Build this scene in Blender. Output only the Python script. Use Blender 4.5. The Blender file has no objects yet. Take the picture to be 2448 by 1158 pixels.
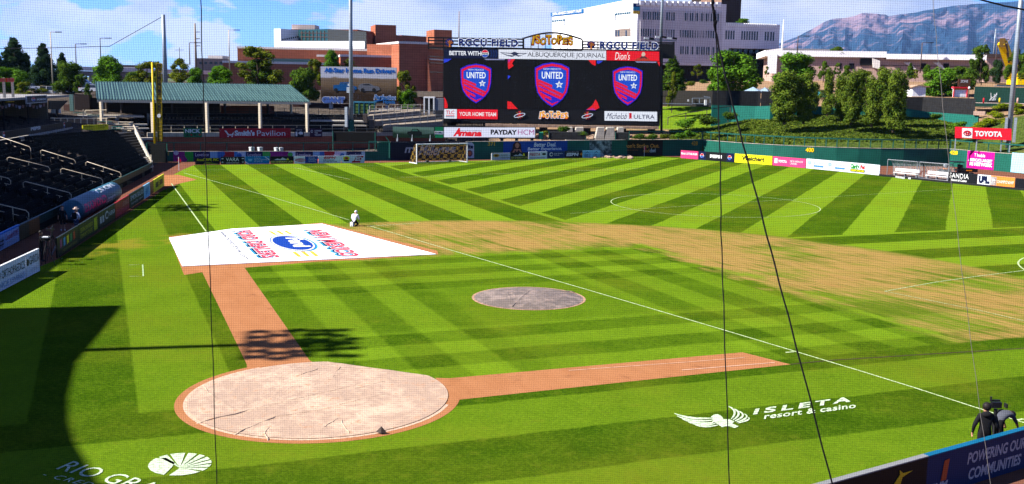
import bpy, bmesh, math, random
from mathutils import Vector as V, Matrix, noise as mnoise
R = math.radians
random.seed(7)
sc = bpy.context.scene
col = bpy.data.collections.new("scene_objects"); sc.collection.children.link(col)

# ------------------------------------------------------------------ camera, sky, sun, exposure
CAM = V((18.894, -28.024, 10.326)); YAW, PIT, ROL, FPX = -0.407, 0.151, 0.017, 2481.0
FW = V((math.sin(YAW)*math.cos(PIT), math.cos(YAW)*math.cos(PIT), -math.sin(PIT)))
_r = V((math.cos(YAW), -math.sin(YAW), 0)); _u = _r.cross(FW)
RT = _r*math.cos(ROL)+_u*math.sin(ROL); UP = -_r*math.sin(ROL)+_u*math.cos(ROL)
cd = bpy.data.cameras.new("camera"); cam = bpy.data.objects.new("camera", cd); col.objects.link(cam)
m = Matrix.Identity(4)
for i in range(3):
    m[i][0], m[i][1], m[i][2], m[i][3] = RT[i], UP[i], -FW[i], CAM[i]
cam.matrix_world = m
cd.sensor_width = 36; cd.lens = FPX/2448*36; cd.clip_start = .1; cd.clip_end = 60000
sc.camera = cam

SUN = V((0.82, 0.57, 0)).normalized(); ELEV = 41.0      # direction the light travels, height of the sun
w = bpy.data.worlds.new("World"); sc.world = w; w.use_nodes = True
nt = w.node_tree; nt.nodes.clear()
out = nt.nodes.new("ShaderNodeOutputWorld")
sky = nt.nodes.new("ShaderNodeTexSky"); sky.sky_type = 'NISHITA'; sky.sun_disc = False
sky.sun_elevation = R(ELEV); sky.sun_rotation = math.atan2(-SUN.x, -SUN.y) % (2*math.pi)
sky.altitude = 1600; sky.air_density = 1.0; sky.dust_density = .3; sky.ozone_density = 2.0
tint = nt.nodes.new("ShaderNodeMix"); tint.data_type = 'RGBA'; tint.blend_type = 'MULTIPLY'
tint.inputs[0].default_value = 1; tint.inputs[7].default_value = (.30, .54, 1.15, 1)
nt.links.new(sky.outputs[0], tint.inputs[6])
bg = nt.nodes.new("ShaderNodeBackground"); bg.inputs[1].default_value = .054; nt.links.new(tint.outputs[2], bg.inputs[0])
tc = nt.nodes.new("ShaderNodeTexCoord")
mp = nt.nodes.new("ShaderNodeMapping"); mp.inputs[3].default_value = (1, 1, 2.6); mp.inputs[1].default_value = (.33, .1, .02)
nt.links.new(tc.outputs['Generated'], mp.inputs[0])
n1 = nt.nodes.new("ShaderNodeTexNoise"); n1.inputs['Scale'].default_value = 8.5; n1.inputs['Detail'].default_value = 9; n1.inputs['Roughness'].default_value = .58
nt.links.new(mp.outputs[0], n1.inputs['Vector'])
# broad cloud bank to the north-east (right of the light poles) and streaks to the west
def vdir(px, py): return (FW + RT*((px-1224)/FPX) - UP*((py-579)/FPX)).normalized()
acc = n1.outputs[0]
def mth(op, a, b=None, c=None, clamp=False):
    n = nt.nodes.new("ShaderNodeMath"); n.operation = op; n.use_clamp = clamp
    for i, x in enumerate((a, b, c)):
        if x is None: continue
        if hasattr(x, 'is_output'): nt.links.new(x, n.inputs[i])
        else: n.inputs[i].default_value = x
    return n.outputs[0]
for (px, py, rad, amt) in ((1130, 20, .085, .30), (1250, 30, .06, .2), (1900, 50, .16, .34), (2150, 10, .12, .2), (60, 50, .055, .20), (190, 50, .05, .20), (340, 20, .05, .13), (110, 100, .03, .14), (530, 115, .05, .22), (440, 100, .03, .1), (900, 40, .05, .10), (270, 100, .03, .10)):
    d = vdir(px, py)
    vm = nt.nodes.new("ShaderNodeVectorMath"); vm.operation = 'DISTANCE'; vm.inputs[1].default_value = d
    nt.links.new(tc.outputs['Generated'], vm.inputs[0])
    f = mth('MULTIPLY', mth('SUBTRACT', 1.0, mth('DIVIDE', vm.outputs['Value'], rad), clamp=True), amt)
    acc = mth('ADD', acc, f)
ramp = nt.nodes.new("ShaderNodeMapRange"); ramp.interpolation_type = 'SMOOTHSTEP'
ramp.inputs[1].default_value = .555; ramp.inputs[2].default_value = .62; nt.links.new(acc, ramp.inputs[0])
n2 = nt.nodes.new("ShaderNodeTexNoise"); n2.inputs['Scale'].default_value = 11; n2.inputs['Detail'].default_value = 5
nt.links.new(mp.outputs[0], n2.inputs['Vector'])
cr = nt.nodes.new("ShaderNodeValToRGB"); cr.color_ramp.elements[0].position = .35; cr.color_ramp.elements[0].color = (.60, .66, .88, 1)
cr.color_ramp.elements[1].position = .56; cr.color_ramp.elements[1].color = (1, .99, 1, 1); nt.links.new(n2.outputs[0], cr.inputs[0])
bg2 = nt.nodes.new("ShaderNodeBackground"); bg2.inputs[1].default_value = .24; nt.links.new(cr.outputs[0], bg2.inputs[0])
mx = nt.nodes.new("ShaderNodeMixShader"); nt.links.new(mth('MULTIPLY', ramp.outputs[0], .93), mx.inputs[0]); nt.links.new(bg.outputs[0], mx.inputs[1]); nt.links.new(bg2.outputs[0], mx.inputs[2])
nt.links.new(mx.outputs[0], out.inputs[0])

sd = bpy.data.lights.new("sun", 'SUN'); sd.energy = 5.0; sd.angle = R(.55); sd.color = (1, .955, .88)
sun = bpy.data.objects.new("sun", sd); col.objects.link(sun); sun.location = (-60, -60, 80)
trav = V((SUN.x*math.cos(R(ELEV)), SUN.y*math.cos(R(ELEV)), -math.sin(R(ELEV))))
sun.rotation_euler = trav.to_track_quat('-Z', 'Y').to_euler()
sc.view_settings.view_transform = 'Standard'; sc.view_settings.look = 'None'
sc.view_settings.exposure = 1.9; sc.view_settings.gamma = 1; sc.view_settings.use_curve_mapping = False
sc.render.engine = 'CYCLES'
sc.cycles.use_denoising = True
try:
    sc.cycles.max_bounces = 6; sc.cycles.diffuse_bounces = 3; sc.cycles.volume_bounces = 1; sc.cycles.transparent_max_bounces = 12
except Exception: pass

# ------------------------------------------------------------------ geometry helpers
def ray(px, py): return FW + RT*((px-1224)/FPX) - UP*((py-579)/FPX)
def AT(px, py, D): return CAM + ray(px, py)*D              # the point seen at a photo pixel, D metres ahead
def G(px, py, z=0.0):
    d = ray(px, py); return CAM + d*((z-CAM.z)/d.z)
def zat(px, py, D): return AT(px, py, D).z
def gnd(px, D, z=0.0):                                     # plan position below a photo column at distance D
    lo, hi = -3000.0, 6000.0
    for _ in range(50):
        mid = (lo+hi)/2
        if AT(px, mid, D).z > z: lo = mid
        else: hi = mid
    p = AT(px, lo, D); return V((p.x, p.y, z))
def ppm(D): return FPX/D

class MB:
    def __init__(s): s.v = []; s.f = []; s.mi = []
    def add(s, vs, fs, mi=0):
        o = len(s.v); s.v.extend([tuple(p) for p in vs]); s.f.extend([tuple(i+o for i in f) for f in fs]); s.mi.extend([mi]*len(fs))
    def hexa(s, p, mi=0):      # 8 points: bottom 4 ccw, top 4 ccw
        s.add(p, [(3,2,1,0),(4,5,6,7),(0,1,5,4),(1,2,6,5),(2,3,7,6),(3,0,4,7)], mi)
    def box(s, c, sx, sy, sz, rz=0, mi=0):   # c = centre of the base
        ca, sa = math.cos(rz), math.sin(rz); p = []
        for z in (0, sz):
            for x, y in ((-1,-1),(1,-1),(1,1),(-1,1)):
                X, Y = x*sx/2, y*sy/2
                p.append((c[0]+X*ca-Y*sa, c[1]+X*sa+Y*ca, c[2]+z))
        s.hexa(p, mi)
    def bar(s, a, b, w=.1, h=None, mi=0, up=V((0,0,1))):
        a, b = V(a), V(b); h = h or w; d = (b-a)
        if d.length < 1e-6: return
        d.normalize(); x = d.cross(up)
        if x.length < 1e-3: x = d.cross(V((1,0,0)))
        x.normalize(); y = x.cross(d); x *= w/2; y *= h/2
        s.hexa([a-x-y, a+x-y, b+x-y, b-x-y, a-x+y, a+x+y, b+x+y, b-x+y], mi)
    def tube(s, pts, r, n=6, mi=0, r2=None, cap=True):
        pts = [V(p) for p in pts]; o = len(s.v); N = len(pts); x0 = None
        for i, p in enumerate(pts):
            d = (pts[min(i+1, N-1)]-pts[max(i-1, 0)]).normalized()
            if x0 is None: x0 = d.cross(V((0,0,1))) if abs(d.z) < .95 else d.cross(V((1,0,0)))
            x0 = (x0-d*x0.dot(d)).normalized(); y = d.cross(x0)
            rr = r if r2 is None else r+(r2-r)*i/max(N-1, 1)
            for k in range(n):
                a = 2*math.pi*k/n; s.v.append(tuple(p+x0*(rr*math.cos(a))+y*(rr*math.sin(a))))
        for i in range(N-1):
            for k in range(n):
                s.f.append((o+i*n+k, o+i*n+(k+1)%n, o+(i+1)*n+(k+1)%n, o+(i+1)*n+k)); s.mi.append(mi)
        if cap:
            s.f.append(tuple(o+k for k in range(n))[::-1]); s.mi.append(mi)
            s.f.append(tuple(o+(N-1)*n+k for k in range(n))); s.mi.append(mi)
    def prism(s, poly, vec, mi=0):           # closed 3-D polygon extruded by a vector
        n = len(poly); vec = V(vec); p = [V(q) for q in poly]
        s.add(p+[q+vec for q in p], [tuple(range(n))[::-1], tuple(range(n, 2*n))]+[(i, (i+1)%n, n+(i+1)%n, n+i) for i in range(n)], mi)
    def ball(s, c, r, n=8, mi=0, sq=(1,1,1)):
        c = V(c); o = len(s.v); rings = n//2
        for i in range(rings+1):
            ph = math.pi*i/rings
            for k in range(n):
                a = 2*math.pi*k/n
                s.v.append((c.x+r*sq[0]*math.sin(ph)*math.cos(a), c.y+r*sq[1]*math.sin(ph)*math.sin(a), c.z+r*sq[2]*math.cos(ph)))
        for i in range(rings):
            for k in range(n):
                s.f.append((o+i*n+k, o+(i+1)*n+k, o+(i+1)*n+(k+1)%n, o+i*n+(k+1)%n)); s.mi.append(mi)
    def mesh(s, name, mats):
        me = bpy.data.meshes.new(name); me.from_pydata(s.v, [], s.f)
        for mm in (mats if isinstance(mats, (list, tuple)) else [mats]): me.materials.append(mm)
        if len(me.materials) > 1: me.polygons.foreach_set('material_index', s.mi)
        me.update(); return me

def tag(o, label=None, cat=None, group=None, kind=None):
    if label: o['label'] = label
    if cat: o['category'] = cat
    if group: o['group'] = group
    if kind: o['kind'] = kind
    return o
def link(name, me, parent=None, smooth=False):
    o = bpy.data.objects.new(name, me); col.objects.link(o)
    if parent is not None:
        o.parent = parent; o.matrix_parent_inverse = Matrix.Translation(-V(wloc(parent)))
    if smooth and me:
        for p in me.polygons: p.use_smooth = True
    return o
def wloc(o):
    l = V(o.location)
    return l
def part(name, mb, mats, parent, label=None, smooth=False, kind=None):
    pw = parent
    o = bpy.data.objects.new(name, mb.mesh(name, mats) if isinstance(mb, MB) else mb); col.objects.link(o)
    o.parent = parent
    # vertices are written in world space; parents only ever carry a location set before their children exist
    base = V(parent.get('_base', (0,0,0)))
    o.matrix_parent_inverse = Matrix.Translation(-base)
    if label: o['label'] = label
    if kind: o['kind'] = kind
    if smooth:
        for p in o.data.polygons: p.use_smooth = True
    return o
def thing(name, loc, label, cat, group=None, mb=None, mats=None, smooth=False, kind=None):
    if mb is None:
        o = bpy.data.objects.new(name, None); o.empty_display_size = .3; col.objects.link(o); o.location = loc; o['_base'] = tuple(loc)
    else:
        o = bpy.data.objects.new(name, mb.mesh(name, mats)); col.objects.link(o)
        if smooth:
            for p in o.data.polygons: p.use_smooth = True
    return tag(o, label, cat, group, kind)
def struct(name, mb, mats, smooth=False, parent=None):
    o = bpy.data.objects.new(name, mb.mesh(name, mats)); col.objects.link(o); o['kind'] = 'structure'
    if smooth:
        for p in o.data.polygons: p.use_smooth = True
    return o
def copy_tree(o, parent=None):
    c = o.copy(); col.objects.link(c); c.parent = parent
    for ch in [x for x in bpy.data.objects if x.parent == o]: copy_tree(ch, c)
    return c

# ------------------------------------------------------------------ materials
MATS = {}
def M(name, rgb, rough=.75, metal=0, var=.12, scale=3.0, bump=0.0, spec=.12, emit=0, alpha=None):
    if name in MATS: return MATS[name]
    mt = bpy.data.materials.new(name); mt.use_nodes = True; t = mt.node_tree; b = t.nodes['Principled BSDF']
    b.inputs['Base Color'].default_value = (*rgb, 1); b.inputs['Roughness'].default_value = rough; b.inputs['Metallic'].default_value = metal
    b.inputs['Specular IOR Level'].default_value = spec
    g = t.nodes.new('ShaderNodeNewGeometry')
    no = t.nodes.new('ShaderNodeTexNoise'); no.inputs['Scale'].default_value = scale; no.inputs['Detail'].default_value = 6
    t.links.new(g.outputs['Position'], no.inputs['Vector'])
    if var:
        mr = t.nodes.new('ShaderNodeMapRange'); mr.inputs[1].default_value = .3; mr.inputs[2].default_value = .7
        mr.inputs[3].default_value = 1-var; mr.inputs[4].default_value = 1+var; t.links.new(no.outputs[0], mr.inputs[0])
        mi = t.nodes.new('ShaderNodeMix'); mi.data_type = 'RGBA'; mi.blend_type = 'MULTIPLY'; mi.inputs[0].default_value = 1
        mi.inputs[6].default_value = (*rgb, 1); t.links.new(mr.outputs[0], mi.inputs[7]); t.links.new(mi.outputs[2], b.inputs['Base Color'])
        if emit: t.links.new(mi.outputs[2], b.inputs['Emission Color'])
    if bump:
        bp = t.nodes.new('ShaderNodeBump'); bp.inputs['Strength'].default_value = bump; bp.inputs['Distance'].default_value = .05
        t.links.new(no.outputs[0], bp.inputs['Height']); t.links.new(bp.outputs[0], b.inputs['Normal'])
    if emit:
        b.inputs['Emission Color'].default_value = (*rgb, 1); b.inputs['Emission Strength'].default_value = emit
    MATS[name] = mt; return mt
def S(h):                                   # '#rrggbb' as printed on a sign -> linear
    h = h.lstrip('#'); return tuple(((int(h[i:i+2], 16)/255+.055)/1.055)**2.4 if int(h[i:i+2], 16) > 10 else int(h[i:i+2], 16)/255/12.92 for i in (0, 2, 4))
def paint(h, k=.55, rough=.5): return M('paint_'+h.strip('#'), tuple(c*k for c in S(h)), rough, var=.05, scale=1.2)
def led(h, k=.27):                          # lit screen pixels
    name = 'screen_'+h.strip('#')
    if name in MATS: return MATS[name]
    mt = bpy.data.materials.new(name); mt.use_nodes = True; b = mt.node_tree.nodes['Principled BSDF']
    b.inputs['Base Color'].default_value = (.006, .006, .0065, 1); b.inputs['Specular IOR Level'].default_value = .05; b.inputs['Roughness'].default_value = .6
    b.inputs['Emission Color'].default_value = (*S(h), 1); b.inputs['Emission Strength'].default_value = k
    MATS[name] = mt; return mt

# small shader expression helper
class X:
    def __init__(s, t, o): s.t, s.o = t, o
    def _m(s, op, *a, clamp=False):
        n = s.t.nodes.new('ShaderNodeMath'); n.operation = op; n.use_clamp = clamp; s.t.links.new(s.o, n.inputs[0])
        for i, q in enumerate(a):
            if isinstance(q, X): s.t.links.new(q.o, n.inputs[i+1])
            else: n.inputs[i+1].default_value = q
        return X(s.t, n.outputs[0])
    def __add__(s, a): return s._m('ADD', a)
    def __radd__(s, a): return s._m('ADD', a)
    def __sub__(s, a): return s._m('SUBTRACT', a)
    def __rsub__(s, a): return (s*-1)+a
    def __mul__(s, a): return s._m('MULTIPLY', a)
    def __rmul__(s, a): return s._m('MULTIPLY', a)
    def __truediv__(s, a): return s._m('DIVIDE', a)
    def clamp(s): return s._m('ADD', 0.0, clamp=True)
    def sin(s): return s._m('SINE')
    def mod(s, a): return s._m('FLOORED_MODULO', a)
    def abs(s): return s._m('ABSOLUTE')
    def max(s, a): return s._m('MAXIMUM', a)
    def min(s, a): return s._m('MINIMUM', a)
    def gt(s, a, w=.06): return ((s-a)/w+.5).clamp()      # soft step up
    def lt(s, a, w=.06): return ((s*-1+a)/w+.5).clamp()
def xyz(t):
    g = t.nodes.new('ShaderNodeNewGeometry'); sp = t.nodes.new('ShaderNodeSeparateXYZ'); t.links.new(g.outputs['Position'], sp.inputs[0])
    return g, X(t, sp.outputs[0]), X(t, sp.outputs[1]), X(t, sp.outputs[2])
def comb(t, a, b, c=0.0):
    n = t.nodes.new('ShaderNodeCombineXYZ')
    for i, q in enumerate((a, b, c)):
        if isinstance(q, X): t.links.new(q.o, n.inputs[i])
        else: n.inputs[i].default_value = q
    return n.outputs[0]
def noi(t, vec, scale, detail=4, rough=.5):
    n = t.nodes.new('ShaderNodeTexNoise'); n.inputs['Scale'].default_value = scale; n.inputs['Detail'].default_value = detail; n.inputs['Roughness'].default_value = rough
    t.links.new(vec, n.inputs['Vector']); return X(t, n.outputs[0])
def mixc(t, f, a, b, mode='MIX'):
    n = t.nodes.new('ShaderNodeMix'); n.data_type = 'RGBA'; n.blend_type = mode
    if isinstance(f, X): t.links.new(f.o, n.inputs[0])
    else: n.inputs[0].default_value = f
    for i, q in ((6, a), (7, b)):
        if isinstance(q, tuple): n.inputs[i].default_value = (*q, 1)
        elif isinstance(q, X): t.links.new(q.o, n.inputs[i])
        else: t.links.new(q, n.inputs[i])
    return n.outputs[2]
def newmat(name, rough=.9):
    mt = bpy.data.materials.new(name); mt.use_nodes = True; b = mt.node_tree.nodes['Principled BSDF']; b.inputs['Roughness'].default_value = rough
    b.inputs['Specular IOR Level'].default_value = .0
    MATS[name] = mt; return mt, mt.node_tree, b
def bumpn(t, b, h, strength, dist=.03):
    n = t.nodes.new('ShaderNodeBump'); n.inputs['Strength'].default_value = strength; n.inputs['Distance'].default_value = dist
    t.links.new(h.o, n.inputs['Height']); t.links.new(n.outputs[0], b.inputs['Normal'])

# ------------------------------------------------------------------ the vertical plane of a sign, wall or facade
class PL:
    def __init__(s, a, b):
        s.a = V((a[0], a[1], 0)); e = V((b[0]-a[0], b[1]-a[1], 0)); s.L = e.length; s.u = e.normalized()
        s.n = V((s.u.y, -s.u.x, 0))
        if s.n.dot(CAM-s.a) < 0: s.n = -s.n
    def P(s, q, z, off=0): return s.a+s.u*q+V((0,0,z))+s.n*off
    def sz(s, px, py):
        d = ray(px, py); t = (s.a-CAM).dot(s.n)/d.dot(s.n); p = CAM+d*t
        return (p-s.a).dot(s.u), p.z
    def rect(s, x0, y0, x1, y1):
        ym, xm = (y0+y1)/2, (x0+x1)/2
        return s.sz(x0, ym)[0], s.sz(x1, ym)[0], s.sz(xm, y1)[1], s.sz(xm, y0)[1]
    def box(s, mb, q0, q1, z0, z1, o0=0, o1=.1, mi=0):
        mb.hexa([s.P(q0,z0,o1), s.P(q1,z0,o1), s.P(q1,z0,o0), s.P(q0,z0,o0), s.P(q0,z1,o1), s.P(q1,z1,o1), s.P(q1,z1,o0), s.P(q0,z1,o0)], mi)
    def pbox(s, mb, x0, y0, x1, y1, o0=0, o1=.1, mi=0, z0=None):
        q0, q1, za, zb = s.rect(x0, y0, x1, y1); s.box(mb, q0, q1, za if z0 is None else z0, zb, o0, o1, mi)
    def poly(s, mb, pts, o0=0, o1=.02, mi=0):    # pixel polygon
        P = []
        for x, y in pts:
            q, z = s.sz(x, y); P.append(s.P(q, z, o0))
        mb.prism(P, s.n*(o1-o0), mi)
def PD(x0, D0, x1, D1): return PL(gnd(x0, D0), gnd(x1, D1))

TXT = {}
def text_mesh(s, bold=0.0, shear=0.0, space=1.0, caps=False):
    k = (s, bold, shear, space)
    if k in TXT: return TXT[k]
    cu = bpy.data.curves.new('lettering', 'FONT'); cu.body = s; cu.offset = bold; cu.shear = shear; cu.space_character = space; cu.resolution_u = 3; cu.align_x = 'LEFT'
    cu.space_line = .95
    o = bpy.data.objects.new('tmp', cu); sc.collection.objects.link(o); bpy.context.view_layer.update()
    me = bpy.data.meshes.new_from_object(o.evaluated_get(bpy.context.evaluated_depsgraph_get()))
    vs = [tuple(v.co) for v in me.vertices]; fs = [tuple(p.vertices) for p in me.polygons]
    bpy.data.objects.remove(o); bpy.data.curves.remove(cu); bpy.data.meshes.remove(me)
    TXT[k] = (vs, fs); return TXT[k]
def text_on(pl, s, x0, y0, x1, y1, mat, parent, off=.03, bold=.0, shear=0.0, space=1.0, name='lettering', rect=None, grow=0.0):
    vs, fs = text_mesh(s, bold, shear, space)
    if not vs: return None
    xs = [v[0] for v in vs]; ys = [v[1] for v in vs]; a, b, c, d = min(xs), max(xs), min(ys), max(ys)
    q0, q1, z0, z1 = rect if rect else pl.rect(x0, y0, x1, y1)
    # plane's left-right slope in the picture is followed because z is measured at the middle
    if grow: q0 -= grow; q1 += grow; z0 -= grow; z1 += grow
    mb = MB(); mb.add([pl.P(q0+(v[0]-a)/(b-a)*(q1-q0), z0+(v[1]-c)/(d-c)*(z1-z0), off) for v in vs], fs)
    o = part(name, mb, mat, parent) if parent is not None else None
    return o if o else mb
def text_flat(s, O, U, W_, mat, parent, z=.02, bold=0.0, shear=0.0, space=1.0, name='lettering'):   # U, W_ : ground vectors for the full width and height
    vs, fs = text_mesh(s, bold, shear, space)
    xs = [v[0] for v in vs]; ys = [v[1] for v in vs]; a, b, c, d = min(xs), max(xs), min(ys), max(ys)
    mb = MB(); mb.add([(O+U*((v[0]-a)/(b-a))+W_*((v[1]-c)/(d-c))+V((0,0,z))) for v in vs], fs)
    if parent is not None: return part(name, mb, mat, parent)
    return mb
def disc_px(pl, mb, cx, cy, rx, ry, o0, o1, mi=0, n=20, rot=0):
    pl.poly(mb, [(cx+rx*math.cos(a)*math.cos(rot)-ry*math.sin(a)*math.sin(rot), cy+rx*math.cos(a)*math.sin(rot)+ry*math.sin(a)*math.cos(rot)) for a in [2*math.pi*k/n for k in range(n)]], o0, o1, mi)
# ------------------------------------------------------------------ ground
C428L, C400, C428R = V((-17.5,129.2,0)), V((0,121.9,0)), V((17.2,129.3,0))
def _arc(q):
    ctl = C400*2-(C428L+C428R)/2; p = C428L*(1-q)**2+ctl*2*q*(1-q)+C428R*q*q; return (math.degrees(math.atan2(p.x, p.y)), math.hypot(p.x, p.y)+.1)
WALL = [(-180,60),(-115,34),(-100,32),(-80,31),(-64.5,36.8),(-58,47.5),(-50.5,68),(-45.7,92),(-45,103.6),(-43,102.2),(-35.5,102.6),(-30,104.0),(-21.9,110),(-12.7,123.2),*[_arc(k/12) for k in range(13)],(13.1,123.4),(19.3,117.4),(25,112),(45,103.6),(70,60),(180,60)]
def interp(tab, x):
    for (a, b), (c, d) in zip(tab, tab[1:]):
        if x <= c:
            t = (x-a)/(c-a) if c > a else 0
            t = max(0, min(1, t)); return b+(d-b)*t if not isinstance(b, (list, tuple)) else [p+(q-p)*t for p, q in zip(b, d)]
    return tab[-1][1]
RS = [0.6, 1.5, 4, 8, 9.5, 11, 14, 18, 22, 28, 35, 45, 60, 85, 120, 160, 220, 300, 450, 800, 2000, 6000, 12000, 19000]
HT = [  # heights at those distances beyond the fence, by bearing from centre field
 (-180,[0]*24),
 (-110,[0,0,.3,.5,.6,.8,1,1.5,2,3,4,5,6,6.4,7,7.6,8,9,9,9,9,9,9,9]),
 (-66, [0,0,.3,.6,.8,1.2,2.4,2.8,3.0,3.4,4.0,4.8,5.6,6.4,7,7.6,8,9,9,9,9,9,9,9]),
 (-50, [0,0,.3,.6,.8,1.2,2.4,2.8,3.0,3.4,4.0,4.8,5.6,6.4,7,7.6,8,9,9,9,9,9,9,9]),
 (-46,[0,0,.0,.0,.0,0,0,0,2.4,3.4,4.4,5.2,6.0,6.6,7,7.6,8,9,9,9,9,9,9,9]),
 (-24, [0,0,0,0,0,0,0,.0,0.6,3.6,5.4,6.2,6.5,7,8,8.6,9,9.5,9.5,9.5,9.5,9.5,9.5,9.5]),
 (-20, [0,0,0,0,0,0,.5,2.2,2.8,3.4,5.2,6.4,7,8,9,9.5,10,10.5,11,11,11,11,11,11]),
 (-15, [0,0,.2,1.2,2.0,2.3,2.4,2.8,3.1,3.8,4.8,6.2,7.4,9,10,10.5,11,12,12,12,12,12,12,12]),
 (-10, [1.6,1.7,2.0,2.4,2.6,2.9,3.2,3.6,4.2,5.4,6.8,7.2,8,10,11.4,12.2,13,14,15,16,18,20,22,22]),
 (-7.8,[2.2,2.25,2.4,2.8,3.1,3.4,3.9,4.7,5.6,6.7,7.2,7.6,9,10.4,12,12.8,13.5,14.5,16,18,20,20,22,22]),
 (-3,  [2.2,2.3,2.8,3.4,3.7,3.9,4.4,5.2,6.1,6.7,7.0,7.8,9.4,11,12.4,13,13.6,14.5,16,18,20,20,22,22]),
 (4,   [2.2,2.3,2.7,3.2,3.4,3.6,4.1,4.9,5.6,6.4,6.9,7.8,9.4,11,12.4,13,13.6,14.5,16,18,20,20,22,22]),
 (7.4, [2.2,2.3,2.6,3.0,3.2,3.4,3.9,4.7,5.3,6.2,6.9,7.8,9.4,11,12.0,13,13.6,14.5,16,18,20,20,22,22]),
 (11,  [2.1,2.2,2.8,3.8,4.2,4.6,5.4,6.3,7.0,7.6,8.0,8.6,9.8,11.2,12.2,13,13.6,14.5,16,18,20,20,22,22]),
 (45,  [2.0,2.1,2.8,3.8,4.2,4.6,5.4,6.3,7.0,7.6,8.0,8.6,9.6,11,12,13,13.6,14.5,16,18,20,20,22,22]),
 (70,  [0]*24), (180,[0]*24)]
def wall_r(a): return interp(WALL, a)
def hgt(x, y):
    a = math.degrees(math.atan2(x, y)); r = math.hypot(x, y)-wall_r(a)
    if r <= RS[0]: return -.03 if r < RS[0]-.3 else interp(HT, a)[0]
    h = interp(HT, a)
    return interp(list(zip(RS, h)), r)
mb = MB(); angs = [a*1.0 for a in range(-180, -116, 8)]+[-116+i*.75 for i in range(0, 248)]+[a*1.0 for a in range(70, 181, 10)]
rings = []
for a in angs:
    wr = wall_r(a); h = interp(HT, a); row = [(0.0, -.03)]+[(wr*k, -.03) for k in (.5, .9)]+[(wr+RS[0]-.3, -.03)]+[(wr+r, hh) for r, hh in zip(RS, h)]
    dense = []
    for (r0, h0), (r1, h1) in zip(row, row[1:]):
        n = 1 if (r0 < wr or r0 > wr+160) else max(1, int((r1-r0)/1.6)); n = min(n, 14)
        for k in range(n): dense.append((r0+(r1-r0)*k/n, h0+(h1-h0)*k/n))
    dense.append(row[-1]); rings.append(dense)
# equal counts along each ray
N = len(rings[0]); rings = [r for r in rings]
n = min(len(r) for r in rings)
def resample(r):
    if len(r) == n: return r
    return r[:n]
if any(len(r) != n for r in rings): rings = [r if len(r) == n else [r[min(len(r)-1, round(i*(len(r)-1)/(n-1)))] for i in range(n)] for r in rings]
for a, r in zip(angs, rings):
    for rr, hh in r:
        x, y = rr*math.sin(R(a)), rr*math.cos(R(a)); wr = wall_r(a)
        if rr > wr+3 and rr < wr+300: hh += .22*mnoise.noise(V((x*.16, y*.16, 3)))*min(1, (rr-wr)/12)*(0 if -66 < a < -24 else 1)
        mb.v.append((x, y, hh))
for i in range(len(angs)-1):
    for k in range(n-1):
        mb.f.append((i*n+k, (i+1)*n+k, (i+1)*n+k+1, i*n+k+1)); mb.mi.append(0)
mt, t, b = newmat('terrain_ground', .95)
g, x, y, z = xyz(t); P = g.outputs['Position']
nA = noi(t, P, .12, 5); nB = noi(t, P, 1.6, 6, .65); nC = noi(t, P, 7, 5, .7)
dry = mixc(t, ((nB-.35)*3).clamp(), (.15,.09,.05), (.22,.145,.085))
groundc = mixc(t, ((nB-.40)*4).clamp(), (.020,.036,.006), (.055,.082,.013))
groundc = mixc(t, ((nC-.56)*9).clamp(), groundc, (.11,.075,.05))
lawn = mixc(t, ((nB-.35)*3).clamp(), (.055,.10,.006), (.10,.155,.008))
ang = x/y
rr = (x*x+y*y)._m('POWER', .5)
berm = ang.gt(-.17, .03)*rr.lt(152, 6)*ang.lt(.22, .03)
lawnm = ang.gt(-.255, .01)*ang.lt(-.135, .02)*rr.gt(143, 3)*rr.lt(166, 1)
right = ang.gt(.19, .02)*rr.lt(150, 4)
c = mixc(t, berm, dry, groundc); c = mixc(t, lawnm, c, lawn)
asph = ang.lt(-.40, .02)
c = mixc(t, asph, c, mixc(t, ((nB-.4)*4).clamp(), (.030,.026,.024), (.085,.066,.050)))
far = rr.gt(420, 60)
c = mixc(t, far, c, mixc(t, ((nA-.45)*5).clamp(), (.05,.075,.035), (.12,.11,.07)))
t.links.new(c, b.inputs['Base Color']); bumpn(t, b, nB, .6, .3)
struct('terrain', mb, mt, smooth=True)

# ------------------------------------------------------------------ playing field turf
mt, t, b = newmat('mown_turf', .85)
g, x0, y0, z0 = xyz(t); P = g.outputs['Position']
wob = (noi(t, P, .35, 3)-.5)*.5+(noi(t, P, 3, 3)-.5)*.14
x, y = x0+wob*.6, y0-wob*.4
s = (x+y)*.70711; tt = (y-x)*.70711
def sq(v, per, ph, w=.1):        # 1 over the first half of every period
    m_ = (v-ph).mod(per); return m_.gt(0, w)*m_.lt(per/2, w)+m_.gt(per, w)
rm = (x*x+(y-17.98)*(y-17.98))._m('POWER', .5)
inn = s.gt(-.9, .2)*tt.gt(-.9, .2)*s.lt(26.3, .3)*tt.lt(26.3, .3)
arc = rm.lt(29.0, .5)
lf = sq(s, 6.36, 7.05); rf = sq(tt, 6.36, 7.05); cf = sq(x, 6.75, 4.67)
cfm = s.gt(26.8, .1)*tt.gt(26.8, .1)*arc._m('MULTIPLY', -1)._m('ADD', 1)
outf = lf+(rf-lf)*(tt.lt(26.8, .1)*s.gt(26.8, .1)); outf = outf+(cf-outf)*cfm
sb = sq(s, 3.52, 2.14, .22); tb = sq(tt, 3.52, 7.45, .22)
sact = (s.lt(8.8, .5)+s.gt(17.2, .5)).clamp(); tact = (tt.lt(8.0, .5)+tt.gt(16.2, .5)).clamp()
infv = (sb-.5)*sact*.30+(tb-.5)*tact*.34+.50
foul = ((lf-.5)*.40*tt.gt(0, .3)+(rf-.5)*.42*tt.lt(0, .3))+.36
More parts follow.
